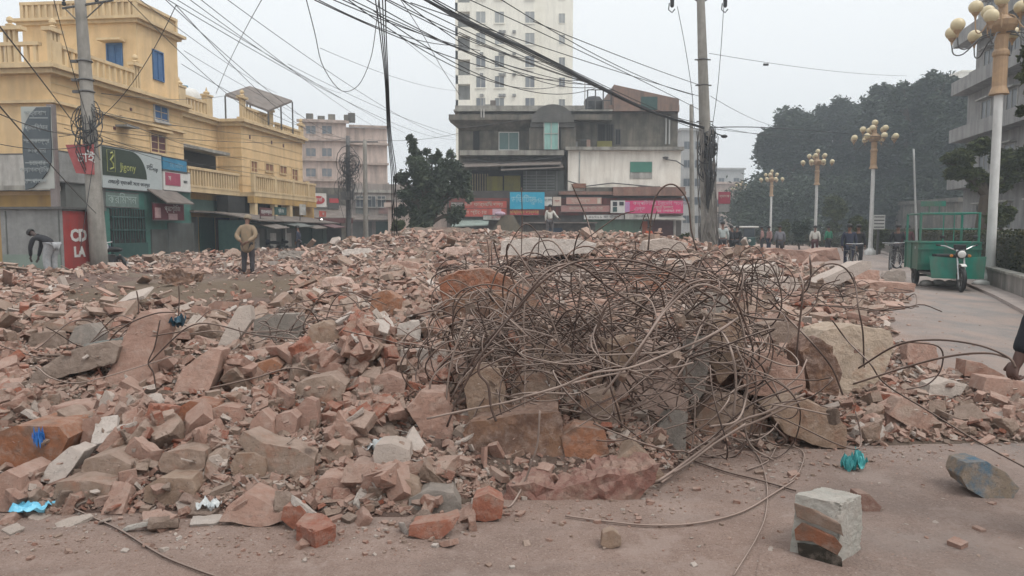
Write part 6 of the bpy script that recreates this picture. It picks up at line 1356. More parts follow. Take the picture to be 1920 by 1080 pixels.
for i, (xa, xb) in enumerate(((700, 735), (708, 738), (716, 742), (722, 733))):
    cable([(xa, -30, 15), (712 + i * 4, 60, 16), (722 + i * 2, 150, 17.5), (727 + i * 2, 250, 19), (734 + i * 3, 330, 20), (xb + i, 400, 20.5), (735 + i * 4, 442, 21)], .016, 'black cable of the strand hanging straight down left of the old building', 'hanging black strand left of the old building')
for (a_, b_, s) in [((-20, 25, 9), (188, 300, 22.6), -.1), ((-30, 165, 9), (180, 400, 22.4), .1), ((96, -20, 18), (172, 248, 22.7), .3), ((-20, 205, 14), (176, 252, 22.8), .4), ((176, 205, 22.8), (330, 236, 34), .2), ((330, 10, 20), (170, 232, 22.8), 1.0), ((180, 250, 22.8), (352, 300, 36), .3), ((178, 262, 22.8), (515, 330, 42), .3), ((180, 245, 22.8), (640, 262, 46), .6), ((182, 256, 22.8), (150, 470, 22.2), .0), ((178, 240, 22.8), (110, 256, 22.5), .1), ((-10, 268, 18), (170, 270, 22.5), .35), ((195, 215, 22.9), (565, 262, 48), .2), ((190, 175, 22.9), (420, 180, 40), .4), ((185, 210, 22.9), (460, 300, 40), .4), ((120, 240, 23), (345, 312, 33), .1)]:
    cable([a_, b_], .013, 'wire tied to the leaning pole at the yellow corner house', 'wires tied to the leaning pole', sag=s)
cable([(1270, 12, 26.4), (1285, 90, 26.4), (1297, 170, 26.6), (1302, 240, 27)], .014, 'drop wire hanging from the left arm of the wrapped pole')
cable([(1357, 12, 26.4), (1352, 90, 26.4), (1345, 170, 26.4), (1336, 236, 26.5)], .014, 'drop wire hanging from the right arm of the wrapped pole')
cable([(1318, 240, 26.3), (1380, 238, 27), (1450, 240, 30), (1560, 248, 36), (1700, 262, 44)], .022, 'thick cable leaving the wrapped pole toward the trees')
MB_ = MB().tube([Vector((-.1, 0, 0)), Vector((.1, 0, 0))], .05, 8); q = P(1436, 121, 31); o = MB_.build('cable_joint', CABLE); o.location = q; tag(o, 'small black joint clipped on the wire right of the wrapped pole', 'cable joint')
# ================================================================== street lamps
def street_lamp(loc, label, sc_=1.0):
    rt = empty('street_lamp', loc, 0, label, 'street lamp', 'ornate many globed lamps along the median'); rt.scale = (sc_,) * 3
    MB().lathe([(.30, 0), (.30, .25), (.22, .3), (.13, .45), (.115, .8), (.105, 5.0), (.10, 5.02)], n=16).build('post', mat('lamp_post_white', (.60, .59, .57), (.5, .49, .47), 2, .6, streak=.4), rt, True)
    MB().lathe([(.10, 4.98), (.24, 5.0), (.2, 5.12), (.17, 5.2), (.17, 5.95), (.2, 6.0), (.2, 6.08), (.15, 6.15), (.16, 6.5), (.26, 6.6), (.34, 6.72), (.36, 6.85), (.25, 6.9), (.12, 7.0), (.1, 7.35), (.16, 7.4), (.05, 7.5), (.01, 7.55)], n=14).build('capital', GOLD, rt)
    for ring, (n, r_, z0, z1) in enumerate(((8, 1.15, 6.45, 6.75), (5, .62, 6.9, 7.25), (1, 0, 7.4, 7.62))):
        for k in range(n):
            a = 2 * math.pi * (k + .25 * ring) / n; d = Vector((math.cos(a), math.sin(a), 0))
            if n > 1:
                pts = [d * .14 + Vector((0, 0, z0 + .1)), d * (r_ * .45) + Vector((0, 0, z0 + .02)), d * (r_ * .75) + Vector((0, 0, z0 - .28)), d * (r_ * .95) + Vector((0, 0, z0 - .25)), d * r_ + Vector((0, 0, z1 - .3))]
                arm = MB().tube(spline(pts, 12), .018, 5).build('arm', GREYM if ring == 0 else GOLD, rt)
            c = d * r_ + Vector((0, 0, z1))
            MB().lathe([(.02, -.30), (.035, -.22), (.08, -.16), (.10, -.12)], c, 10).build('lamp_cup', GOLD, rt)
            MB().ball(c + Vector((0, 0, .02)), .175, 14, 10, (1, 1, .98)).build('globe', GLOBE, rt, True)
    return rt
for k, (px, Y, l) in enumerate(((1857, 19.6, 'nearest lamp post, its white shaft before the grey apartment building'), (1631, 43.3, 'lamp post second nearest, standing before the dark trees'), (1527, 59, 'middle one of the five lamp posts, before the tree wall'), (1443, 79, 'fourth lamp post, small with a tan head at the road bend'), (1387, 97, 'farthest and smallest lamp post beside the wrapped pole'))):
    x = (px - 960) / F * Y
    rt = street_lamp((x, Y, 0), l)
    # height follows the photograph: the far ones are the same lamps
# ================================================================== median: wall, hedge
MW = [(7.9, 9.5), (9.35, 12.6), (10.95, 15.9), (13.2, 21), (17.5, 31), (25, 50), (36, 80)]
def strip(pts, off):
    o = []
    for i, p in enumerate(pts):
        a = Vector(pts[max(i - 1, 0)]); b = Vector(pts[min(i + 1, len(pts) - 1)]); d = (b - a).normalized(); o.append((p[0] + d.y * off, p[1] - d.x * off))
    return o
def ribbon(b, pts, o0, o1, z0, z1):
    A = strip(pts, o0); B = strip(pts, o1); n = len(pts); vs = [(p[0], p[1], z0) for p in A] + [(p[0], p[1], z0) for p in B] + [(p[0], p[1], z1) for p in A] + [(p[0], p[1], z1) for p in B]; fs = []
    for i in range(n - 1): fs += [(i, i + 1, 2 * n + i + 1, 2 * n + i), (n + i + 1, n + i, 3 * n + i, 3 * n + i + 1), (2 * n + i, 2 * n + i + 1, 3 * n + i + 1, 3 * n + i)]
    fs += [(0, 2 * n, 3 * n, n), (n - 1, 2 * n - 1, 4 * n - 1, 3 * n - 1)]; b.add(vs, fs)
MW2 = []
for i in range(len(MW) - 1):
    for k in range(6): MW2.append((MW[i][0] + (MW[i + 1][0] - MW[i][0]) * k / 6, MW[i][1] + (MW[i + 1][1] - MW[i][1]) * k / 6))
MW2.append(MW[-1])
mwall = empty('median_wall', (0, 0, 0), 0, 'low weathered concrete wall edging the planted median at right', 'wall')
b = MB(); ribbon(b, MW2, 0, .18, 0, .46); b.build('wall', mat('median_concrete', (.30, .27, .245), (.21, .19, .175), 1.5, .95, .3, 30, streak=.6), mwall)
b = MB(); ribbon(b, MW2, -.03, .21, .463, .52); b.build('coping', CONCL, mwall)
b = MB(); ribbon(b, MW2, -.45, -.004, -.01, .07); tag(b.build('kerb', mat('kerb_dusty', (.34, .28, .25), (.27, .23, .21), 2, .95)), kind='structure')
b = MB(); ribbon(b, MW2, .19, 6, 0, .40); tag(b.build('median_soil', mat('soil', (.12, .09, .07), (.08, .06, .045), 3, .95)), kind='structure')
def leaf_cloud(name, m, parent, centers, n, ls, seed, ell=(1, 1, 1), shell=.55, flat=.6):
    """many small bent leaves, denser near the outside of each clump"""
    r_ = np.random.default_rng(seed); cs = np.array([c[:3] for c in centers]); rad = np.array([c[3] for c in centers]); wt = rad ** 2; idx = r_.choice(len(cs), n, p=wt / wt.sum())
    d = r_.normal(0, 1, (n, 3)); d /= np.linalg.norm(d, axis=1)[:, None]; rr = (shell + (1 - shell) * r_.random(n)) * (1 + .14 * r_.normal(0, 1, n))
    p = cs[idx] + d * (rad[idx] * rr)[:, None] * np.array(ell)
    a = r_.normal(0, 1, (n, 3)); a[:, 2] *= flat; a /= np.linalg.norm(a, axis=1)[:, None]; b = np.cross(a, r_.normal(0, 1, (n, 3))); b /= np.linalg.norm(b, axis=1)[:, None]
    s = ls * r_.uniform(.6, 1.4, n)[:, None]; nn = np.cross(a, b) * s * .25
    V = np.stack([p - a * s, p - b * s * .45 + nn, p + a * s, p + b * s * .45 + nn], 1).reshape(-1, 3)
    f = np.arange(n * 4).reshape(-1, 4); me = bpy.data.meshes.new(name); me.from_pydata(V.tolist(), [], f.tolist()); me.materials.append(m)
    o = bpy.data.objects.new(name, me); return link(o, parent)
hd = empty('hedge', (0, 0, 0), 0, 'clipped dark hedge behind the low median wall', 'hedge')
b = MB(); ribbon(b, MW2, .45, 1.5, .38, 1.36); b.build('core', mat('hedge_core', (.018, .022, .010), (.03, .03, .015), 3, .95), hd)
r_ = np.random.default_rng(3); S = strip(MW2, 1.0); V = []
n = 26000; seg = r_.choice(len(S) - 1, n, p=(lambda w_: w_ / w_.sum())(np.array([max(.02, 1 / (S[i][1] ** 1.2)) * math.dist(S[i], S[i + 1]) for i in range(len(S) - 1)])))
fr = r_.random(n); Sx = np.array(S); pxy = Sx[seg] * (1 - fr)[:, None] + Sx[seg + 1] * fr[:, None]; dd = Sx[seg + 1] - Sx[seg]; dd /= np.linalg.norm(dd, axis=1)[:, None]; nr = np.stack([dd[:, 1], -dd[:, 0]], 1)
face = r_.random(n); o_ = np.where(face < .55, -.56 + .07 * r_.normal(0, 1, n), r_.uniform(-.56, .56, n)); zz = np.where(face < .55, r_.uniform(.40, 1.42, n), 1.40 + .05 * r_.normal(0, 1, n))
p = np.column_stack([pxy + nr * o_[:, None], zz]); a = r_.normal(0, 1, (n, 3)); a /= np.linalg.norm(a, axis=1)[:, None]; b_ = np.cross(a, r_.normal(0, 1, (n, 3))); b_ /= np.linalg.norm(b_, axis=1)[:, None]; s = r_.uniform(.02, .05, n)[:, None]
V = np.stack([p - a * s, p - b_ * s * .6, p + a * s, p + b_ * s * .6], 1).reshape(-1, 3); me = bpy.data.meshes.new('foliage'); me.from_pydata(V.tolist(), [], np.arange(n * 4).reshape(-1, 4).tolist()); me.materials.append(LEAFH); link(bpy.data.objects.new('foliage', me), hd)

# ================================================================== trees
def tree(label, base, trunk_h, blobs, n, ls, m, seed, tr=.25, group=None, ell=(1, 1, 1), cat='tree', shell=.5, limbs=6, flat=.6):
    rt = empty('tree', base, 0, label, cat, group); bx, by, bz = base; rd = random.Random(seed); b = MB()
    cc = sum((Vector(q[:3]) for q in blobs), Vector()) / len(blobs) - Vector(base)
    top = Vector((cc.x * .5, cc.y * .5, max(trunk_h, .5))); b.tube([(0, 0, 0), (rd.uniform(-.1, .1), 0, trunk_h * .5), top], [tr, tr * .8, tr * .65], 8)
    for q in rd.sample(blobs, min(limbs, len(blobs))):
        e = Vector(q[:3]) - Vector(base); mid = top.lerp(e, .5) + Vector((0, 0, .1 * (e - top).length)); b.tube([top, mid, e], [tr * .5, tr * .3, tr * .08], 6)
        for _ in range(3): d = Vector((rd.gauss(0, 1), rd.gauss(0, 1), rd.gauss(0, .8))) * q[3] * .5; b.tube([mid.lerp(e, .5), e + d], [tr * .15, tr * .03], 4)
    b.build('trunk', BARK, rt)
    leaf_cloud('crown', m, rt, [(q[0] - bx, q[1] - by, q[2] - bz, q[3]) for q in blobs], n, ls, seed, ell, shell, flat)
    return rt
def pxblobs(lst, Y, seed, jit=.35, sub=7):
    """crown outline given in the photograph's terms, filled with smaller clumps in depth"""
    rd = random.Random(seed); o = []
    for (x, y, r) in lst:
        R_ = r * mpp(Y); c = P(x, y, Y)
        for k in range(sub):
            d = Vector((rd.gauss(0, 1), rd.gauss(0, 1.0), rd.gauss(0, 1))).normalized() * R_ * rd.uniform(.2, .72); o.append((c.x + d.x, c.y + d.y, c.z + d.z, R_ * rd.uniform(.32, .55)))
    return o
GT = 'big hazy trees behind the lamp posts'
for (label, tx, Y, L, seed) in (('big hazy tree at the left end of the dark tree wall', 1478, 104, [(1450, 300, 50), (1480, 262, 52), (1500, 240, 44), (1440, 265, 30), (1440, 350, 48), (1500, 320, 60), (1430, 400, 34), (1490, 385, 50)], 1),
                          ('broad hazy tree in the dark tree wall above the middle lamp post', 1560, 108, [(1530, 240, 46), (1575, 222, 40), (1610, 225, 44), (1545, 215, 26), (1560, 300, 66), (1600, 350, 58), (1545, 370, 50), (1600, 262, 50)], 2),
                          ('hazy tree in the dark tree wall behind the second lamp post', 1650, 98, [(1640, 220, 46), (1665, 196, 40), (1690, 195, 46), (1650, 175, 24), (1650, 290, 66), (1630, 360, 60), (1690, 340, 60)], 3),
                          ('tallest dark tree under the white sky left of the grey apartment building', 1730, 88, [(1700, 186, 40), (1740, 168, 38), (1785, 180, 42), (1720, 240, 62), (1785, 250, 56), (1740, 320, 66), (1800, 320, 50), (1700, 370, 56), (1770, 385, 50), (1815, 215, 30)], 4)):
    q = P(tx, 430, Y); tree(label, (q.x, q.y, 0), 5, pxblobs(L, Y, seed, sub=11), 52000, .34, LEAFD, seed, .9, GT, limbs=14, shell=.25, flat=.35)
ug = []
rd = random.Random(77)
for px in range(1385, 1850, 9):
    Y = 92 + rd.uniform(-8, 14); q = P(px, 430, Y); ug.append((q.x, Y, rd.uniform(.5, 2.5), rd.uniform(1.6, 2.8))); ug.append((q.x + rd.uniform(-1, 1), Y + 3, rd.uniform(3, 6.5), rd.uniform(1.8, 3.2)))
tag(leaf_cloud('roadside_undergrowth', LEAFD, None, ug, 42000, .26, 8, (1, 1, 1), .2, .5), kind='stuff')
ug = []
for px in range(1400, 1700, 7):
    Y = 50 + (1640 - px) * .11 + rd.uniform(-2, 2); q = P(px, 430, Y); ug.append((q.x + 1.5, Y, rd.uniform(.2, .7), rd.uniform(.5, .8)))
tag(leaf_cloud('median_undergrowth', LEAFH, None, ug, 16000, .09, 9, (1, 1, 1), .3, .5), kind='stuff')
q = P(1836, 470, 33); tree('small olive green tree with a bare trunk behind the green tricycle', (q.x, q.y, .4), 2.6, pxblobs([(1800, 300, 28), (1838, 278, 30), (1870, 296, 30), (1905, 320, 34), (1940, 290, 40), (1830, 330, 30), (1870, 345, 26), (1790, 325, 20)], 33, 5, sub=8), 11000, .13, LEAFM, 5, .3, limbs=12, ell=(1, 1, .8))
q = P(800, 450, 45); tree('dark dense tree in front of the left end of the old building', (q.x, q.y, 0), 1.8, pxblobs([(795, 335, 44), (840, 318, 36), (758, 335, 20), (872, 335, 16), (815, 298, 18), (748, 395, 16), (880, 372, 12), (775, 280, 9), (768, 258, 7), (800, 285, 8), (845, 288, 10), (770, 368, 34), (820, 372, 48), (862, 350, 26), (775, 310, 20), (855, 400, 26), (790, 410, 34), (772, 268, 12), (782, 290, 14)], 45, 6, sub=9), 20000, .14, LEAFT, 6, .3, limbs=20, shell=.15, flat=.9)
q = P(1960, 430, 19); tree('leafy branches reaching in at the top right picture edge', (q.x + .8, q.y + 1.2, .4), 4.0, pxblobs([(1938, 120, 26), (1950, 70, 30), (1940, 175, 22), (1915, 205, 12), (1925, 100, 14), (1918, 145, 10), (1990, 120, 60), (1938, 20, 18)], 19.5, 7, sub=7), 3200, .12, LEAFM, 7, .18, limbs=14, shell=.2, flat=1.2)
for i, (px, py, r_px, Y, l) in enumerate(((1562, 392, 26, 66, 'yellowish round bush under the big trees near the middle lamp post'), (1610, 420, 16, 48, 'small yellow green shrub left of the second lamp post'), (1500, 425, 18, 55, 'low green bush behind the fallen wall section'), (1290, 450, 16, 44, 'small green bush at the foot of the white post by the old building'), (1880, 405, 26, 30, 'olive bush above the hedge beside the nearest lamp post'), (1470, 432, 16, 60, 'low bush at the roadside below the fourth lamp post'), (745, 425, 12, 44, 'low grey green weeds at the foot of the dark tree'), (1650, 440, 14, 45, 'low shrub at the foot of the second lamp post'))):
    q = P(px, 430, Y); z = P(px, py, Y); R_ = r_px * mpp(Y); tree(l, (q.x, q.y, 0), max(z.z - R_, .2), pxblobs([(px, py, r_px)], Y, 30 + i, sub=10) + [(q.x, q.y, max(.3, z.z * .5), R_ * .5)], 2600, .09 + .0012 * Y, LEAFM if i != 2 else LEAFD, 30 + i, .08, cat='bush', limbs=5)
# ================================================================== people
def skin_mesh(name, verts, edges, radii, m, sub=1):
    me = bpy.data.meshes.new('sk'); me.from_pydata([tuple(v) for v in verts], edges, []); o = bpy.data.objects.new('tmp', me); WS.collection.objects.link(o)
    md = o.modifiers.new('s', 'SKIN'); md.use_smooth_shade = True; md.branch_smoothing = .6
    sv = me.skin_vertices[0].data
    for i, r_ in enumerate(radii): sv[i].radius = r_ if hasattr(r_, '__len__') else (r_, r_); sv[i].use_root = (i == 0)
    ss = o.modifiers.new('u', 'SUBSURF'); ss.levels = sub
    r2 = to_mesh(o, name); bpy.data.objects.remove(o); bpy.data.meshes.remove(me); r2.materials.clear(); r2.materials.append(m); return r2
STD = dict(pel=(0, 0, .93), sp=(0, 0, 1.10), ch=(0, 0, 1.30), nk=(0, 0, 1.47), hb=(0, .02, 1.54), hd=(0, .03, 1.62),
           hl=(-.095, 0, .88), hr=(.095, 0, .88), kl=(-.11, .02, .48), kr=(.11, .02, .48), al=(-.12, -.02, .09), ar=(.12, -.02, .09), tl=(-.13, .14, .03), tr=(.13, .14, .03),
           sl=(-.17, 0, 1.40), sr=(.17, 0, 1.40), el=(-.24, -.03, 1.12), er=(.24, -.03, 1.12), wl=(-.25, .05, .88), wr=(.25, .05, .88))
def person(label, loc, rz, pose={}, top=None, legs=None, skin=None, hair=None, cap=None, lungi=None, coat=0., group=None, height=1.68, detail=1, legw=1., belly=1., shoes=None, bulk=1., grip=False):
    J = {k: Vector(v) for k, v in {**STD, **pose}.items()}; skin = skin or SKIN; s = height / 1.72
    rt = empty('person', loc, rz, label, 'person', group); rt.scale = (s,) * 3
    hup = (J['hd'] - J['nk']).normalized(); HD = J['hd']
    # body: one continuous skinned figure, fingers and face included in the same mesh
    V = [J['pel'], J['sp'], J['ch'], J['nk'], J['hb'], J['hd'] + hup * .02, J['hd'] + hup * .075]; E = [(0, 1), (1, 2), (2, 3), (3, 4), (4, 5), (5, 6)]
    Rr = [(.13, .10), (.12, .09), (.14, .10), .052, .066, .088, .055]
    def chain(st, keys, rr):
        p = st
        for k, r_ in zip(keys, rr): V.append(J[k] if isinstance(k, str) else k); Rr.append(r_); E.append((p, len(V) - 1)); p = len(V) - 1
        return p
    for sd_ in 'lr':
        chain(0, ['h' + sd_, 'k' + sd_, 'a' + sd_, 't' + sd_], [.088, .058, .036, .032])
        dirw = (J['w' + sd_] - J['e' + sd_]).normalized(); pm = J['w' + sd_] + dirw * .075
        w_ = chain(2, ['s' + sd_, 'e' + sd_, 'w' + sd_, pm], [.058, .042, .028, (.036, .022)])
        sg_ = -1 if sd_ == 'l' else 1; lat = dirw.cross(Vector((sg_, 0, 0))); lat = lat.normalized() if lat.length > .1 else Vector((0, 1, 0))
        for f in range(4):
            b0 = pm + lat * (.03 - .02 * f) + dirw * .012; L = (.07, .08, .075, .06)[f]; curl = Vector((-sg_, 0, 0)) * .018
            V.append(b0); Rr.append(.0095); E.append((w_, len(V) - 1)); V.append(b0 + dirw * L * (.55 if not grip else .35) + curl * (.6 if not grip else 1.3)); Rr.append(.0085); E.append((len(V) - 2, len(V) - 1)); V.append(b0 + (dirw * L + curl * 1.6 if not grip else dirw * .004 + curl * 2.6)); Rr.append(.0065); E.append((len(V) - 2, len(V) - 1))
        th = J['w' + sd_] + dirw * .03 + lat * .035; V.append(th); Rr.append(.012); E.append((w_ - 0, len(V) - 1)); V.append(th + dirw * .05 + lat * .02); Rr.append(.009); E.append((len(V) - 2, len(V) - 1))
    me = skin_mesh('body', V, E, Rr, skin); o = bpy.data.objects.new('body', me); link(o, rt)
    # face: nose, ears, eyes, lips joined to the head
    b = MB(); fw = Vector((0, 1, 0)); hq = hup
    fw = (J['fw'] if 'fw' in J else fw); fw = (fw - hq * fw.dot(hq)).normalized(); rt_ = fw.cross(hq)
    c = HD + hq * .01
    b.tube([c + fw * .075 + hq * .03, c + fw * .103 - hq * .012, c + fw * .08 - hq * .02], [.009, .015, .008], 6)
    for q in (-1, 1): b.ball(c + rt_ * q * .083 + hq * .005, .026, 8, 6, (.45, .8, 1.2)); 
    b.tube([c + fw * .078 - hq * .048 - rt_ * .022, c + fw * .086 - hq * .046, c + fw * .078 - hq * .048 + rt_ * .022], [.004, .008, .004], 5)
    fm = b.build('face', skin, rt, True)
    b = MB()
    for q in (-1, 1): b.ball(c + fw * .076 + rt_ * q * .033 + hq * .022, .011, 8, 6)
    b.build('eyes', mat('eye_dark', (.02, .015, .012), None, 3, .3), rt)
    # hair or cap
    if hair is not False:
        b = MB(); nn = 14; mm_ = 9; k0 = len(b.v)
        for i in range(mm_ + 1):
            th = math.pi * .62 * i / mm_
            for j in range(nn):
                a = 2 * math.pi * j / nn; dv = rt_ * math.cos(a) * math.sin(th) + fw * math.sin(a) * math.sin(th) * 1.08 + hq * math.cos(th)
                if dv.dot(fw) > .35 and dv.dot(hq) < .35: dv = dv * .86
                b.v.append(tuple(c + hq * .018 + dv * (.108 if not cap else .112)))
        for i in range(mm_):
            for j in range(nn): b.f.append((k0 + i * nn + j, k0 + (i + 1) * nn + j, k0 + (i + 1) * nn + (j + 1) % nn, k0 + i * nn + (j + 1) % nn)); b.mi.append(0)
        b.build('cap' if cap else 'hair', cap or hair or HAIR, rt, True)
    if top:
        t = coat; V = [J['pel'] + Vector((0, 0, -.02 - t)) if t else J['pel'].lerp(J['sp'], .1), J['sp'], J['ch'], J['ch'].lerp(J['nk'], .62)]
        E = [(0, 1), (1, 2), (2, 3)]; bk = 1 + (bulk - 1) * .5; Rr = [(.175 * belly, .135 * belly), (.16 * belly, .125 * belly), (.165 * bk, .125 * bk), .085 * bk]
        if bulk > 1: V[0] = J['pel'] + Vector((0, -.02, -.30)); V[1] = J['sp'] + Vector((0, 0, -.06)); V[3] = J['nk'] + Vector((0, 0, -.01)); Rr = [(.25, .21), (.225, .175), (.215, .16), (.10, .09)]
        for sd_ in 'lr':
            V += [J['s' + sd_], J['e' + sd_], J['w' + sd_].lerp(J['e' + sd_], .06)]; k = len(V); E += [(2, k - 3), (k - 3, k - 2), (k - 2, k - 1)]; Rr += [.082 * bk, .062 * bk, .046 * bk]
        me = skin_mesh('shirt', V, E, Rr, top, 2); fract(me, .006, 7, 3); link(bpy.data.objects.new('shirt', me), rt)
    if legs and not lungi:
        V = [J['pel']]; E = []; Rr = [(.15, .12)]
        for sd_ in 'lr':
            V += [J['h' + sd_], J['k' + sd_], J['a' + sd_].lerp(J['k' + sd_], .06)]; k = len(V); E += [(0, k - 3), (k - 3, k - 2), (k - 2, k - 1)]; Rr += [.105 * legw, .078 * legw, .060 * legw]
        me = skin_mesh('trousers', V, E, Rr, legs, 2); fract(me, .006, 7, 5); link(bpy.data.objects.new('trousers', me), rt)
    if lungi:
        b = MB(); n_ = 22; rows = [(J['pel'] + Vector((0, 0, .06)), .155, .125), ((J['hl'] + J['hr']) / 2, .19, .15), ((J['kl'] + J['kr']) / 2, .20, .17), ((J['al'] + J['ar']) / 2 + Vector((0, 0, .10)), .21, .18)]
        P_ = []
        for i in range(10):
            u = i / 9 * 3; k = min(int(u), 2); t = u - k; P_.append((rows[k][0].lerp(rows[k + 1][0], t), rows[k][1] * (1 - t) + rows[k + 1][1] * t, rows[k][2] * (1 - t) + rows[k + 1][2] * t))
        for i, (cc, rx, ry) in enumerate(P_):
            for j in range(n_): a = 2 * math.pi * j / n_; f_ = 1 + .07 * math.sin(a * 5 + i * .2) * i / 9; b.v.append((cc.x + rx * f_ * math.cos(a), cc.y + ry * f_ * math.sin(a), cc.z))
        for i in range(9):
            for j in range(n_): b.f.append((i * n_ + j, i * n_ + (j + 1) % n_, (i + 1) * n_ + (j + 1) % n_, (i + 1) * n_ + j)); b.mi.append(0)
        b.build('lungi', lungi, rt, True)
    for sd_ in 'lr':
        b = MB(); a = J['a' + sd_]; t = J['t' + sd_]; d = (t - a); d.z = 0; d = d.normalized() if d.length > .01 else Vector((0, 1, 0)); base = Vector((a.x, a.y, a.z - .06))
        b.tube([base - d * .06, base + d * .03 + Vector((0, 0, .02)), base + d * .14, base + d * .2], [.038, .05, .045, .025], 8); b.build('shoe', shoes or BLACK, rt, True)
    return rt
CLO = lambda n, c, c2=None: mat(n, c, c2 or tuple(x * .8 for x in c), 9, .9, .3, 60)
TANJ = CLO('tan_jacket', (.27, .19, .12), (.22, .17, .115)); OLV = CLO('dark_trousers', (.05, .045, .05)); BLK = CLO('black_jumper', (.02, .02, .024)); GRYL = CLO('grey_white_cloth', (.38, .38, .39), (.27, .28, .29))
WSH = CLO('white_shirt', (.60, .58, .53)); NVY = CLO('navy_cloth2', (.03, .035, .06)); PALE = CLO('pale_blue_shirt', (.42, .46, .45)); MRN = CLO('maroon_top', (.09, .03, .035)); GRY = CLO('grey_jacket', (.17, .17, .19)); ORG = CLO('orange_top', (.50, .09, .03)); GRN = CLO('green_top', (.04, .22, .13)); PNK = CLO('dull_pink', (.34, .20, .18))
def at_px(px, py, Y=None):
    if Y is None: h = hit(px, py); return h
    q = P(px, py, Y); return q
def stand(px, pyfeet, pyhead, H=1.68):
    """distance from the figure's height in the photograph"""
    Y = H * F / (pyfeet - pyhead); q = P(px, pyfeet, Y); return q, Y
q, Y = stand(466, 519, 404, 1.72)
person('man in a tan jacket standing on the rubble with hands clasped behind his back', (q.x, q.y, q.z), 0, dict(el=(-.27, -.10, 1.14), er=(.27, -.10, 1.14), wl=(-.10, -.27, 1.0), wr=(.09, -.28, .98), hd=(0, .06, 1.61)), TANJ, OLV, cap=CLO('woollen_cap', (.26, .21, .15)), coat=.16, belly=1.32, bulk=1.35, height=1.72, shoes=CLO('sandals', (.25, .2, .15)))
q, Y = stand(98, 517, 410, 1.66)
q = P(96, 517, 20.6)
person('man in a black jumper bending forward at the grey kiosk', (q.x, q.y, q.z), R(78), dict(pel=(0, -.08, .90), sp=(0, .08, 1.02), ch=(0, .30, 1.10), nk=(0, .46, 1.16), hb=(0, .53, 1.19), hd=(0, .60, 1.22), fw=(0, .7, -.7), hl=(-.095, -.08, .86), hr=(.095, -.08, .86),
       sl=(-.16, .40, 1.08), sr=(.16, .40, 1.08), el=(-.2, .46, .80), er=(.2, .50, .80), wl=(-.14, .52, .54), wr=(.16, .56, .52), kl=(-.1, .04, .48), kr=(.1, .0, .48)), BLK, GRYL, legw=1.35, skin=mat('dark_skin', (.06, .035, .028), None, 12, .6))
q = P(1031, 452, 38); zf = q.z
person('man in a white shirt standing on the crest before the old building', (q.x, q.y, P(0, 446, 38).z), R(-8), dict(el=(-.22, 0, 1.13), wl=(-.22, .02, .87), er=(.30, .0, 1.16), wr=(.46, .06, 1.02)), WSH, CLO('patterned_dark', (.06, .055, .06), (.13, .12, .12)))
HY = hm_at(q.x, q.y)
q = P(189, 500, 24.5)
SEAT = dict(pel=(0, 0, .50), sp=(0, .04, .66), ch=(0, .08, .86), nk=(0, .10, 1.03), hb=(0, .12, 1.10), hd=(0, .14, 1.17), hl=(-.1, .02, .48), hr=(.1, .02, .48), kl=(-.14, .42, .52), kr=(.14, .42, .52), al=(-.13, .42, .09), ar=(.13, .42, .09), tl=(-.13, .56, .03), tr=(.13, .56, .03),
            sl=(-.17, .08, .96), sr=(.17, .08, .96), el=(-.24, .14, .72), er=(.24, .14, .72), wl=(-.15, .36, .62), wr=(.15, .36, .62))
rise = lambda d, dz: {k: (v[0], v[1], v[2] + dz) for k, v in d.items()}
# ---- the person holding rods at the right edge
q = P(1966, 690, 3.55); gx_ = 2.76
DRK = CLO('black_coat', (.012, .013, .018))
hp = person('person in a dark coat cut by the right edge, hand gripping two rods', (2.75, 3.46, 0), R(4), dict(el=(-.285, .0, 1.16), wl=(-.385, .0, .93), er=(.25, -.03, 1.12)), DRK, DRK, coat=.25, belly=1.1, height=1.66, grip=True, bulk=1.15, skin=mat('dark_skin2', (.10, .05, .038), None, 12, .6))
# ---- people on the far road
def far(label, px, Y, top, legs, rz=0, pose={}, zfeet=0., **k):
    x = (px - 960) / F * Y; return person(label, (x, Y, zfeet), rz, pose, top, legs, **k)
far('man with a pale shirt seen from behind just right of the wrapped pole', 1354, 33, PALE, OLV, R(-5), zfeet=.15)
far('dark dressed man leaning to the left beside the white roofed auto rickshaw', 1371, 40, BLK, BLK, R(30))
far('dark dressed man standing close left of the auto rickshaw', 1381, 41, BLK, OLV, R(-30))
far('person with a dull pink top walking on the far road', 1428, 48, PNK, OLV, R(60)); far('dark haired person beside the dull pink one on the far road', 1441, 45, PNK, NVY, R(100))
far('man with a grey jacket seen from behind on the far road', 1461, 37, GRY, OLV, R(0), belly=1.15)
far('man in white walking behind the fallen wall section', 1527, 40, WSH, MRN, R(-30)); far('person with a green top on the far road', 1552, 44, GRN, OLV, R(20), group=None)
far('man in a navy jacket riding toward the propped beam', 1591, 27, NVY, NVY, R(170), belly=1.1); far('dark dressed rider just behind the navy jacketed man', 1608, 29, BLK, BLK, R(160))
far('man in dark clothes pushing a bicycle left of the green tricycle', 1682, 29, BLK, OLV, R(160)); far('dark capped person at the left side of the green tricycle', 1700, 33, MRN, BLK, R(150))
far('person in orange at the shop door beside the red post', 1216, 51, ORG, ORG, R(0), belly=1.2)
pp = rise(SEAT, .0); far('person in pale clothes sitting beside the leaning pole', 186, 24.3, GRYL, OLV, R(-150), SEAT, 0.2)
far('person in a dark top at the end of the green shop row', 560, 38, NVY, OLV, R(90)); 

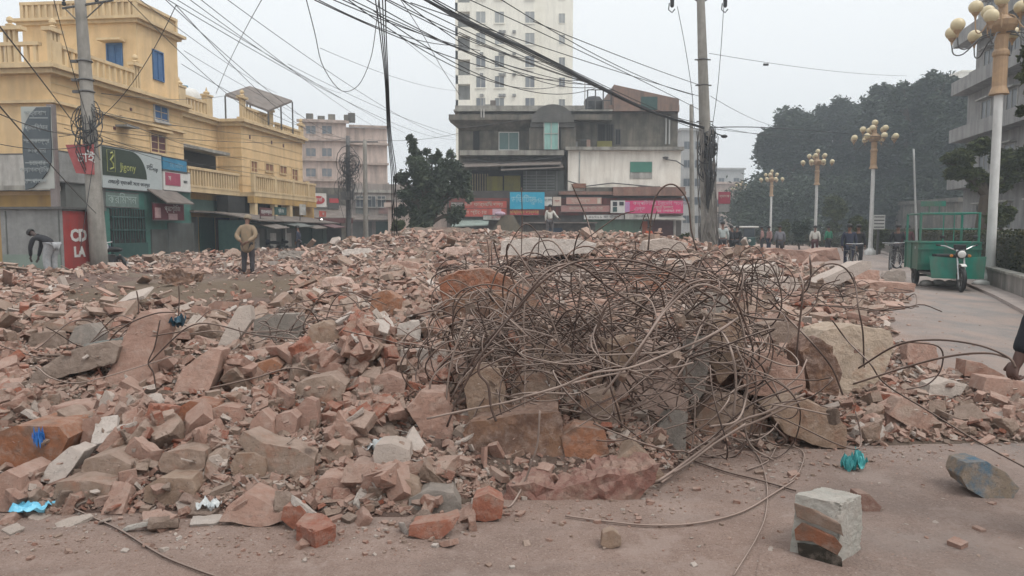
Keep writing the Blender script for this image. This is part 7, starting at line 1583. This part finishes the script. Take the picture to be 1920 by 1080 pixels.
# ================================================================== vehicles
def wheel(parent, c, r_, w_, axis='x', spokes=14, name='wheel', rimr=.82, fat=False):
    o = empty(name, c, 0); o.parent = parent
    b = MB(); n = 28; k = len(b.v)
    pr = [(r_ - w_, -w_ * .45), (r_ - w_ * .3, -w_ * .5), (r_, -w_ * .25), (r_, w_ * .25), (r_ - w_ * .3, w_ * .5), (r_ - w_, w_ * .45), (r_ - w_, -w_ * .45)]
    b.lathe(pr, (0, 0, 0), n, ax=axis); b.build('tyre', BLACK, o, True)
    b = MB(); pr = [(r_ - w_ * 1.25, -w_ * .3), (r_ - w_ * .98, -w_ * .42), (r_ - w_ * .98, w_ * .42), (r_ - w_ * 1.25, w_ * .3), (r_ - w_ * 1.25, -w_ * .3)]; b.lathe(pr, (0, 0, 0), n, ax=axis); b.lathe([(.001, -w_ * .6), (.04, -w_ * .6), (.04, w_ * .6), (.001, w_ * .6)], (0, 0, 0), 10, ax=axis)
    for i in range(spokes):
        a = 2 * math.pi * i / spokes; e = (r_ - w_) * .99; v = (0, math.cos(a) * e, math.sin(a) * e) if axis == 'x' else (math.sin(a) * e, 0, math.cos(a) * e); b.tube([(0, 0, 0), v], .004 if not fat else .02, 4)
    b.build('rim', CHROME if not fat else GREYM, o); return o
# ---- the green cargo tricycle; local +y is forward (towards the camera once turned)
tq = P(1802, 545, 17.6)
tri = empty('cargo_tricycle', (0, 0, 0), 0, 'green electric cargo tricycle parked facing the camera by the median wall', 'cargo tricycle')
wheel(tri, (0, 1.35, .30), .30, .09, fat=True, spokes=6); 
for sx_ in (-.56, .56): wheel(tri, (sx_, -.75, .28), .28, .10, fat=True, spokes=6)
def shell(b, x0, x1, y0, y1, z0, z1, t=.03):
    b.box(x0, x1, y0, y1, z0, z0 + t).box(x0, x0 + t, y0, y1, z0 + t, z1).box(x1 - t, x1, y0, y1, z0 + t, z1).box(x0 + t, x1 - t, y0, y0 + t, z0 + t, z1).box(x0 + t, x1 - t, y1 - t, y1, z0 + t, z1)
b = MB(); shell(b, -.68, .68, -1.5, .15, .46, 1.14); o = b.build('cargo_box', TEALV, tri, bevel=.012)
b = MB()
for y in (-1.45, -.7, .1):
    for x in (-.71, .681): b.box(x, x + .03, y, y + .05, .45, 1.14)
b.box(-.72, .72, -1.52, -1.45, 1.143, 1.18).box(-.72, .72, .10, .17, 1.143, 1.18).box(-.72, -.65, -1.44, .09, 1.143, 1.18).box(.65, .72, -1.44, .09, 1.143, 1.18).box(-.72, .72, .172, .2, .98, 1.02).box(-.72, .72, .172, .2, .6, .64).build('box_rim', TEALV, o)
b = MB()
for x in (-.66, .66):
    for y in (-1.45, .08): b.tube([(x, y, 1.05), (x, y, 1.92)], .03, 6)
b.tube([(-.66, .08, 1.90), (.66, .08, 1.90)], .02, 6).tube([(-.66, -1.45, 1.90), (.66, -1.45, 1.90)], .02, 6).tube([(-.66, .08, 1.5), (.66, .08, 1.5)], .015, 6).tube([(-.66, .08, 1.90), (-.66, -1.45, 1.90)], .02, 6).tube([(.66, .08, 1.90), (.66, -1.45, 1.90)], .02, 6).tube([(-.66, .08, 1.18), (.66, .08, 1.18)], .012, 6)
for x in (-.1, .14): b.tube([(x, -1.45, 1.9), (x, -1.45, 2.2)], .018, 6).tube([(x, .08, 1.06), (x, .08, 1.9)], .012, 6)
b.build('rack', TEALV, tri)
MB().box(-.25, .35, -1.5, -1.44, 2.12, 2.26).build('rack_sign', TEALV, tri)
# driver seat box, footboard, leg shields
b = MB(); b.box(-.42, .42, .2, .58, .38, .78); b.build('seat_box', TEALV, tri, bevel=.015); MB().box(-.4, .4, .2, .56, .783, .88).build('seat', BLACK, tri, bevel=.03)
b = MB(); b.box(-.5, .5, .2, 1.02, .30, .345)
b.add([(-.56, 1.0, .30), (-.06, 1.12, .30), (-.06, 1.08, .80), (-.62, .92, .84), (-.56, .96, .30), (-.06, 1.08, .30), (-.06, 1.04, .80), (-.62, .88, .84)], [(0, 1, 2, 3), (7, 6, 5, 4), (0, 3, 7, 4), (1, 5, 6, 2), (3, 2, 6, 7), (0, 4, 5, 1)])
b.add([(.06, 1.12, .30), (.56, 1.0, .30), (.62, .92, .84), (.06, 1.08, .80), (.06, 1.08, .30), (.56, .96, .30), (.62, .88, .84), (.06, 1.04, .80)], [(0, 1, 2, 3), (7, 6, 5, 4), (0, 3, 7, 4), (1, 5, 6, 2), (3, 2, 6, 7), (0, 4, 5, 1)])
b.build('leg_shield', TEALV, tri)
b = MB().box(-.55, .55, -1.4, .9, .36, .42).box(-.6, .6, -.8, -.7, .25, .31); b.build('chassis', GREYM, tri)
b = MB()
for x in (-.07, .07): b.tube([(x, 1.37, .30), (x, 1.2, .78), (x, 1.12, 1.0)], .022, 8)
b.build('fork', CHROME, tri)
b = MB(); 
for i in range(9):
    a0 = R(20 + i * 15); 
pts = [Vector((0, 1.35 + .36 * math.cos(R(a)), .30 + .36 * math.sin(R(a)))) for a in range(60, 135, 12)]
for i in range(len(pts) - 1):
    p, q_ = pts[i], pts[i + 1]; b.add([(-.055, p.y, p.z), (.055, p.y, p.z), (.055, q_.y, q_.z), (-.055, q_.y, q_.z), (-.055, p.y, p.z + .015), (.055, p.y, p.z + .015), (.055, q_.y, q_.z + .015), (-.055, q_.y, q_.z + .015)], [(0, 1, 2, 3), (7, 6, 5, 4), (0, 4, 5, 1), (2, 6, 7, 3), (1, 5, 6, 2), (3, 7, 4, 0)])
b.build('mudguard', WHITE, tri)
hb_ = MB().tube(spline([(-.40, .86, 1.10), (-.28, 1.0, 1.08), (-.1, 1.10, 1.0), (.1, 1.10, 1.0), (.28, 1.0, 1.08), (.40, .86, 1.10)], 18), .016, 6).build('handlebar', CHROME, tri)
b = MB()
for x in (-1, 1): b.tube([(x * .36, .9, 1.10), (x * .44, .8, 1.11)], .024, 8)
b.build('grip', BLACK, hb_)
b = MB(); b.lathe([(.001, .12), (.10, .1), (.115, .02), (.10, -.08), (.03, -.14)], (0, 1.18, .90), 14, ax='y'); b.build('headlight_housing', BLACK, tri); MB().lathe([(.09, .0), (.06, .03), (.001, .04)], (0, 1.29, .90), 14, ax='y').build('headlight', WHITE, tri)
MB().box(-.13, .13, 1.02, 1.13, 1.0, 1.13).build('instrument_panel', BLACK, tri, bevel=.02)
for sx_ in (-1, 1):
    mi = MB().tube([(sx_ * .25, .98, 1.1), (sx_ * .33, .95, 1.26)], .009, 5).build('mirror_stalk', GREYM, tri); MB().ball((sx_ * .35, .95, 1.31), .06, 10, 6, (1, .3, .7)).build('mirror', BLACK, mi)
    MB().lathe([(.001, .03), (.035, .02), (.035, -.02), (.001, -.03)], (sx_ * .19, 1.16, .86), 10, ax='y').build('indicator', mat('amber', (.55, .2, .03), None, 3, .3), tri)
b = MB()
for k in range(7): b.ball((-.3 + k * .14, .35 + .05 * (k % 2), .12 + .03 * (k % 3)), .075, 8, 6, (1.1, .9, .7))
b2 = MB(); [b2.box(x, x + .03, -1.53, -1.5, .35, .53) for x in (-.5, .47)]; b2.build('bracket', GREYM, tri)
MB().box(-.6, -.35, .192, .2, .6, .62).build('box_catch', CHROME, tri)
text('ও', .14, WHITE, tri, (-.69, -.5, .8), rot=(R(90), 0, R(-90)), name='box_mark')
tri.rotation_euler = (0, 0, R(163)); tri.scale = (1.0,) * 3
fwv = Vector((math.sin(R(22)), -math.cos(R(22)), 0)) if False else Matrix.Rotation(R(163), 3, 'Z') @ Vector((-.0, 1.35, 0))
tri.location = (tq.x - fwv.x, tq.y - fwv.y, .006)
# sacks under and beside the tricycle
def sack(label, px, py, Y, r_, sq, m):
    q = P(px, py, Y); b = MB().ball((0, 0, 0), r_, 12, 8, sq); o = b.build('sack', m, None, True); fract(o.data, r_ * .18, 1 / r_, int(px)); o.location = (q.x, q.y, r_ * sq[2] * .9); return tag(o, label, 'sack')
for i, (px, py, l) in enumerate(((1738, 526, 'white bundle under the left rear of the green tricycle'), (1760, 527, 'white bundle under the middle of the green tricycle'), (1783, 527, 'white bundle under the right part of the green tricycle'))): sack(l, px, py, 19.6, .14, (1.3, 1, .6), WHITE)
sack('white crumpled sack against the median wall beside the green tricycle', 1842, 522, 19.2, .17, (1.5, 1, .55), WHITE)
v = tri.location
for i, (dx, l) in enumerate(((-.42, 'pale bag in the tricycle box at the left rail'), (-.12, 'white bag in the middle of the tricycle box'), (.2, 'pale bag in the tricycle box behind the handlebar'))):
    o = MB().ball((0, 0, 0), .16, 10, 7, (1, .8, .7)).build('bag', PALE if i != 1 else WHITE, None, True); fract(o.data, .03, 6, i + 3); o.location = (v.x + dx, v.y + .45, 1.02); tag(o, l, 'bag')

# ---- bicycle / rickshaw style cycles
def bicycle(label, px, Y, rz, m=GREYM):
    x = (px - 960) / F * Y; rt = empty('bicycle', (x, Y, .004), rz, label, 'bicycle')
    wheel(rt, (0, .55, .34), .34, .04, spokes=18); wheel(rt, (0, -.50, .34), .34, .04, spokes=18)
    b = MB(); b.tube([(0, .55, .34), (0, .42, .78), (0, .38, .98)], .018, 6).tube([(0, .42, .78), (0, -.15, .80)], .016, 6).tube([(0, .42, .74), (0, -.02, .30)], .018, 6).tube([(0, -.02, .30), (0, -.17, .85)], .016, 6).tube([(0, -.02, .3), (0, -.5, .34)], .012, 6).tube([(0, -.15, .78), (0, -.5, .34)], .012, 6); b.build('frame', m, rt)
    MB().tube([(-.28, .30, 1.0), (0, .38, .99), (.28, .30, 1.0)], .013, 6).build('handlebar', CHROME, rt); MB().ball((0, -.19, .90), .11, 10, 6, (.8, 1.2, .35)).build('saddle', BLACK, rt)
    b = MB().lathe([(.001, -.01), (.09, -.01), (.09, .01), (.001, .01)], (.03, -.02, .3), 14, ax='x').tube([(-.1, -.02, .18), (.0, -.02, .3), (.1, -.02, .42)], .01, 5); b.build('crank', CHROME, rt)
    MB().box(-.08, .08, -.72, -.35, .72, .735).build('carrier', m, rt); return rt
bicycle('bicycle held by the dark dressed man left of the green tricycle', 1670, 27.5, R(150)); bicycle('bicycle ridden toward the propped beam by the navy jacketed man', 1597, 26.2, R(170)); bicycle('bicycle leaning just behind the left side of the tricycle', 1698, 28.5, R(120))
# ---- motorbike by the pole and a few parked at the shops
def motorbike(label, loc, rz):
    rt = empty('motorbike', loc, rz, label, 'motorbike'); wheel(rt, (0, .65, .3), .3, .09, spokes=8, fat=True); wheel(rt, (0, -.6, .3), .3, .1, spokes=8, fat=True)
    MB().tube([(0, .65, .3), (0, .5, .75), (0, .42, .98)], .035, 8).build('fork', CHROME, rt); MB().ball((0, .15, .80), .2, 12, 8, (.7, 1.4, .7)).build('tank', NVY, rt, True); MB().ball((0, -.35, .78), .2, 12, 8, (.7, 1.9, .45)).build('seat', BLACK, rt, True); MB().box(-.13, .13, -.2, .25, .28, .62).build('engine', GREYM, rt, bevel=.03)
    MB().tube([(-.33, .32, 1.02), (0, .42, .98), (.33, .32, 1.02)], .016, 6).build('handlebar', CHROME, rt); MB().ball((0, .55, .85), .1, 10, 6).build('headlight', WHITE, rt); MB().tube([(.14, .1, .3), (.16, -.3, .28), (.17, -.75, .35)], .035, 8).build('exhaust', CHROME, rt); return rt
q = P(205, 495, 24.8); motorbike('dark motorbike parked behind the leaning pole at the barred gate', (q.x, q.y, .05), R(60))
q = P(505, 480, 38); motorbike('dark motorbike parked before the green shop row', (q.x, q.y, .05), R(70)); q = P(530, 478, 40); motorbike('dark motorbike parked at the ochre wall of the long yellow house', (q.x, q.y, .05), R(40)); q = P(575, 470, 46); motorbike('motorbike parked at the dim street shop', (q.x, q.y, .02), R(50))
# ---- auto rickshaw far on the road
x = (1396 - 960) / F * 52; ar_ = empty('auto_rickshaw', (x, 52, 0), R(180), 'small auto rickshaw with a white roof on the far road', 'auto rickshaw')
for c_ in ((0, .95, .24), (-.5, -.8, .24), (.5, -.8, .24)): wheel(ar_, c_, .24, .09, fat=True, spokes=6)
MB().vprism([(-.58, .3), (.58, .3), (.62, .9), (-.62, .9)], -.02, .02).build('rear_panel', GREEND, ar_)
b = MB().box(-.6, .6, -1.1, .5, .3, .8); b.vprism([(-.35, .3), (.35, .3), (.42, .95), (-.42, .95)], .75, 1.0); b.build('body', GREEND, ar_, bevel=.05)
b = MB()
for xx, yy_ in ((-.6, -1.05), (.6, -1.05), (-.58, .3), (.58, .3), (-.4, .9), (.4, .9)): b.tube([(xx, yy_, .8), (xx * .95, yy_ * .93, 1.6)], .03, 6)
b.build('roof_post', GREYM, ar_); MB().box(-.65, .65, -1.15, .95, 1.6, 1.72).build('roof', WHITE, ar_, bevel=.05); MB().box(-.38, .38, .86, .88, .98, 1.58).build('windscreen', GLASS, ar_); MB().box(-.5, .5, -.9, -.3, .803, .95).build('seat', MAROON, ar_)
MB().ball((0, 1.02, .72), .1, 10, 6, (1, .5, 1)).build('headlight', WHITE, ar_)
def parked(label, px, Y, m, rz):
    x = (px - 960) / F * Y; rt = empty('parked_car', (x, Y, 0), rz, label, 'car')
    for sx_ in (-.72, .72):
        for y in (-1.25, 1.3): wheel(rt, (sx_, y, .31), .31, .18, fat=True, spokes=8)
    b = MB(); pr = [(-2.0, .35), (2.05, .35), (2.1, .7), (1.2, .88), (-1.9, .92), (-2.05, .7)]
    for a_, w_ in ((pr, .8),): b.add([(-w_, y, z) for y, z in a_] + [(w_, y, z) for y, z in a_], [tuple(range(6)), tuple(range(6, 12))[::-1]] + [(i, i + 6, (i + 1) % 6 + 6, (i + 1) % 6) for i in range(6)])
    b.build('body', m, rt, bevel=.06); b = MB(); b.add([(-.72, -1.7, .88), (.72, -1.7, .88), (.72, 1.0, .88), (-.72, 1.0, .88), (-.58, -1.2, 1.4), (.58, -1.2, 1.4), (.58, .35, 1.4), (-.58, .35, 1.4)], [(0, 1, 2, 3), (4, 7, 6, 5), (0, 4, 5, 1), (1, 5, 6, 2), (2, 6, 7, 3), (3, 7, 4, 0)]); b.build('cabin', GLASS, rt, bevel=.04); MB().box(-.56, .56, -1.15, .3, 1.402, 1.42).build('roof', m, rt, bevel=.01)
    for sx_ in (-.55, .55): MB().ball((sx_, 2.06, .62), .11, 10, 6, (1.2, .4, .7)).build('headlight', WHITE, rt)
    return rt
# signpost with stacked white plates near second lamp
q = P(1646, 440, 44); sp_ = empty('notice_post', (q.x, q.y, 0), 0, 'narrow white stacked notice box right of the second lamp post', 'notice board'); MB().box(-.35, .35, -.1, .1, 1.5, 2.35).build('board', WHITE, sp_); MB().box(-.05, .05, -.05, .05, 0, 1.5).build('post', GREYM, sp_)
b = MB(); [b.box(-.3, .3, -.115, -.103, 1.6 + k * .2, 1.66 + k * .2) for k in range(4)]; b.build('stripe', GREYM, sp_)

# ================================================================== the air
b = MB().box(-120, 140, -12, 260, -1, 35.5); hz = b.build('haze', bpy.data.materials.new('haze'))
m = hz.data.materials[0]; m.use_nodes = True; t = m.node_tree; t.nodes.clear(); o = t.nodes.new('ShaderNodeOutputMaterial'); pv = t.nodes.new('ShaderNodeVolumePrincipled')
pv.inputs['Color'].default_value = (.86, .93, 1.0, 1); pv.inputs['Density'].default_value = HAZE = .0021; pv.inputs['Anisotropy'].default_value = .2
t.links.new(pv.outputs[0], o.inputs['Volume']); tag(hz, kind='stuff')

bpy.data.scenes.remove(WS)
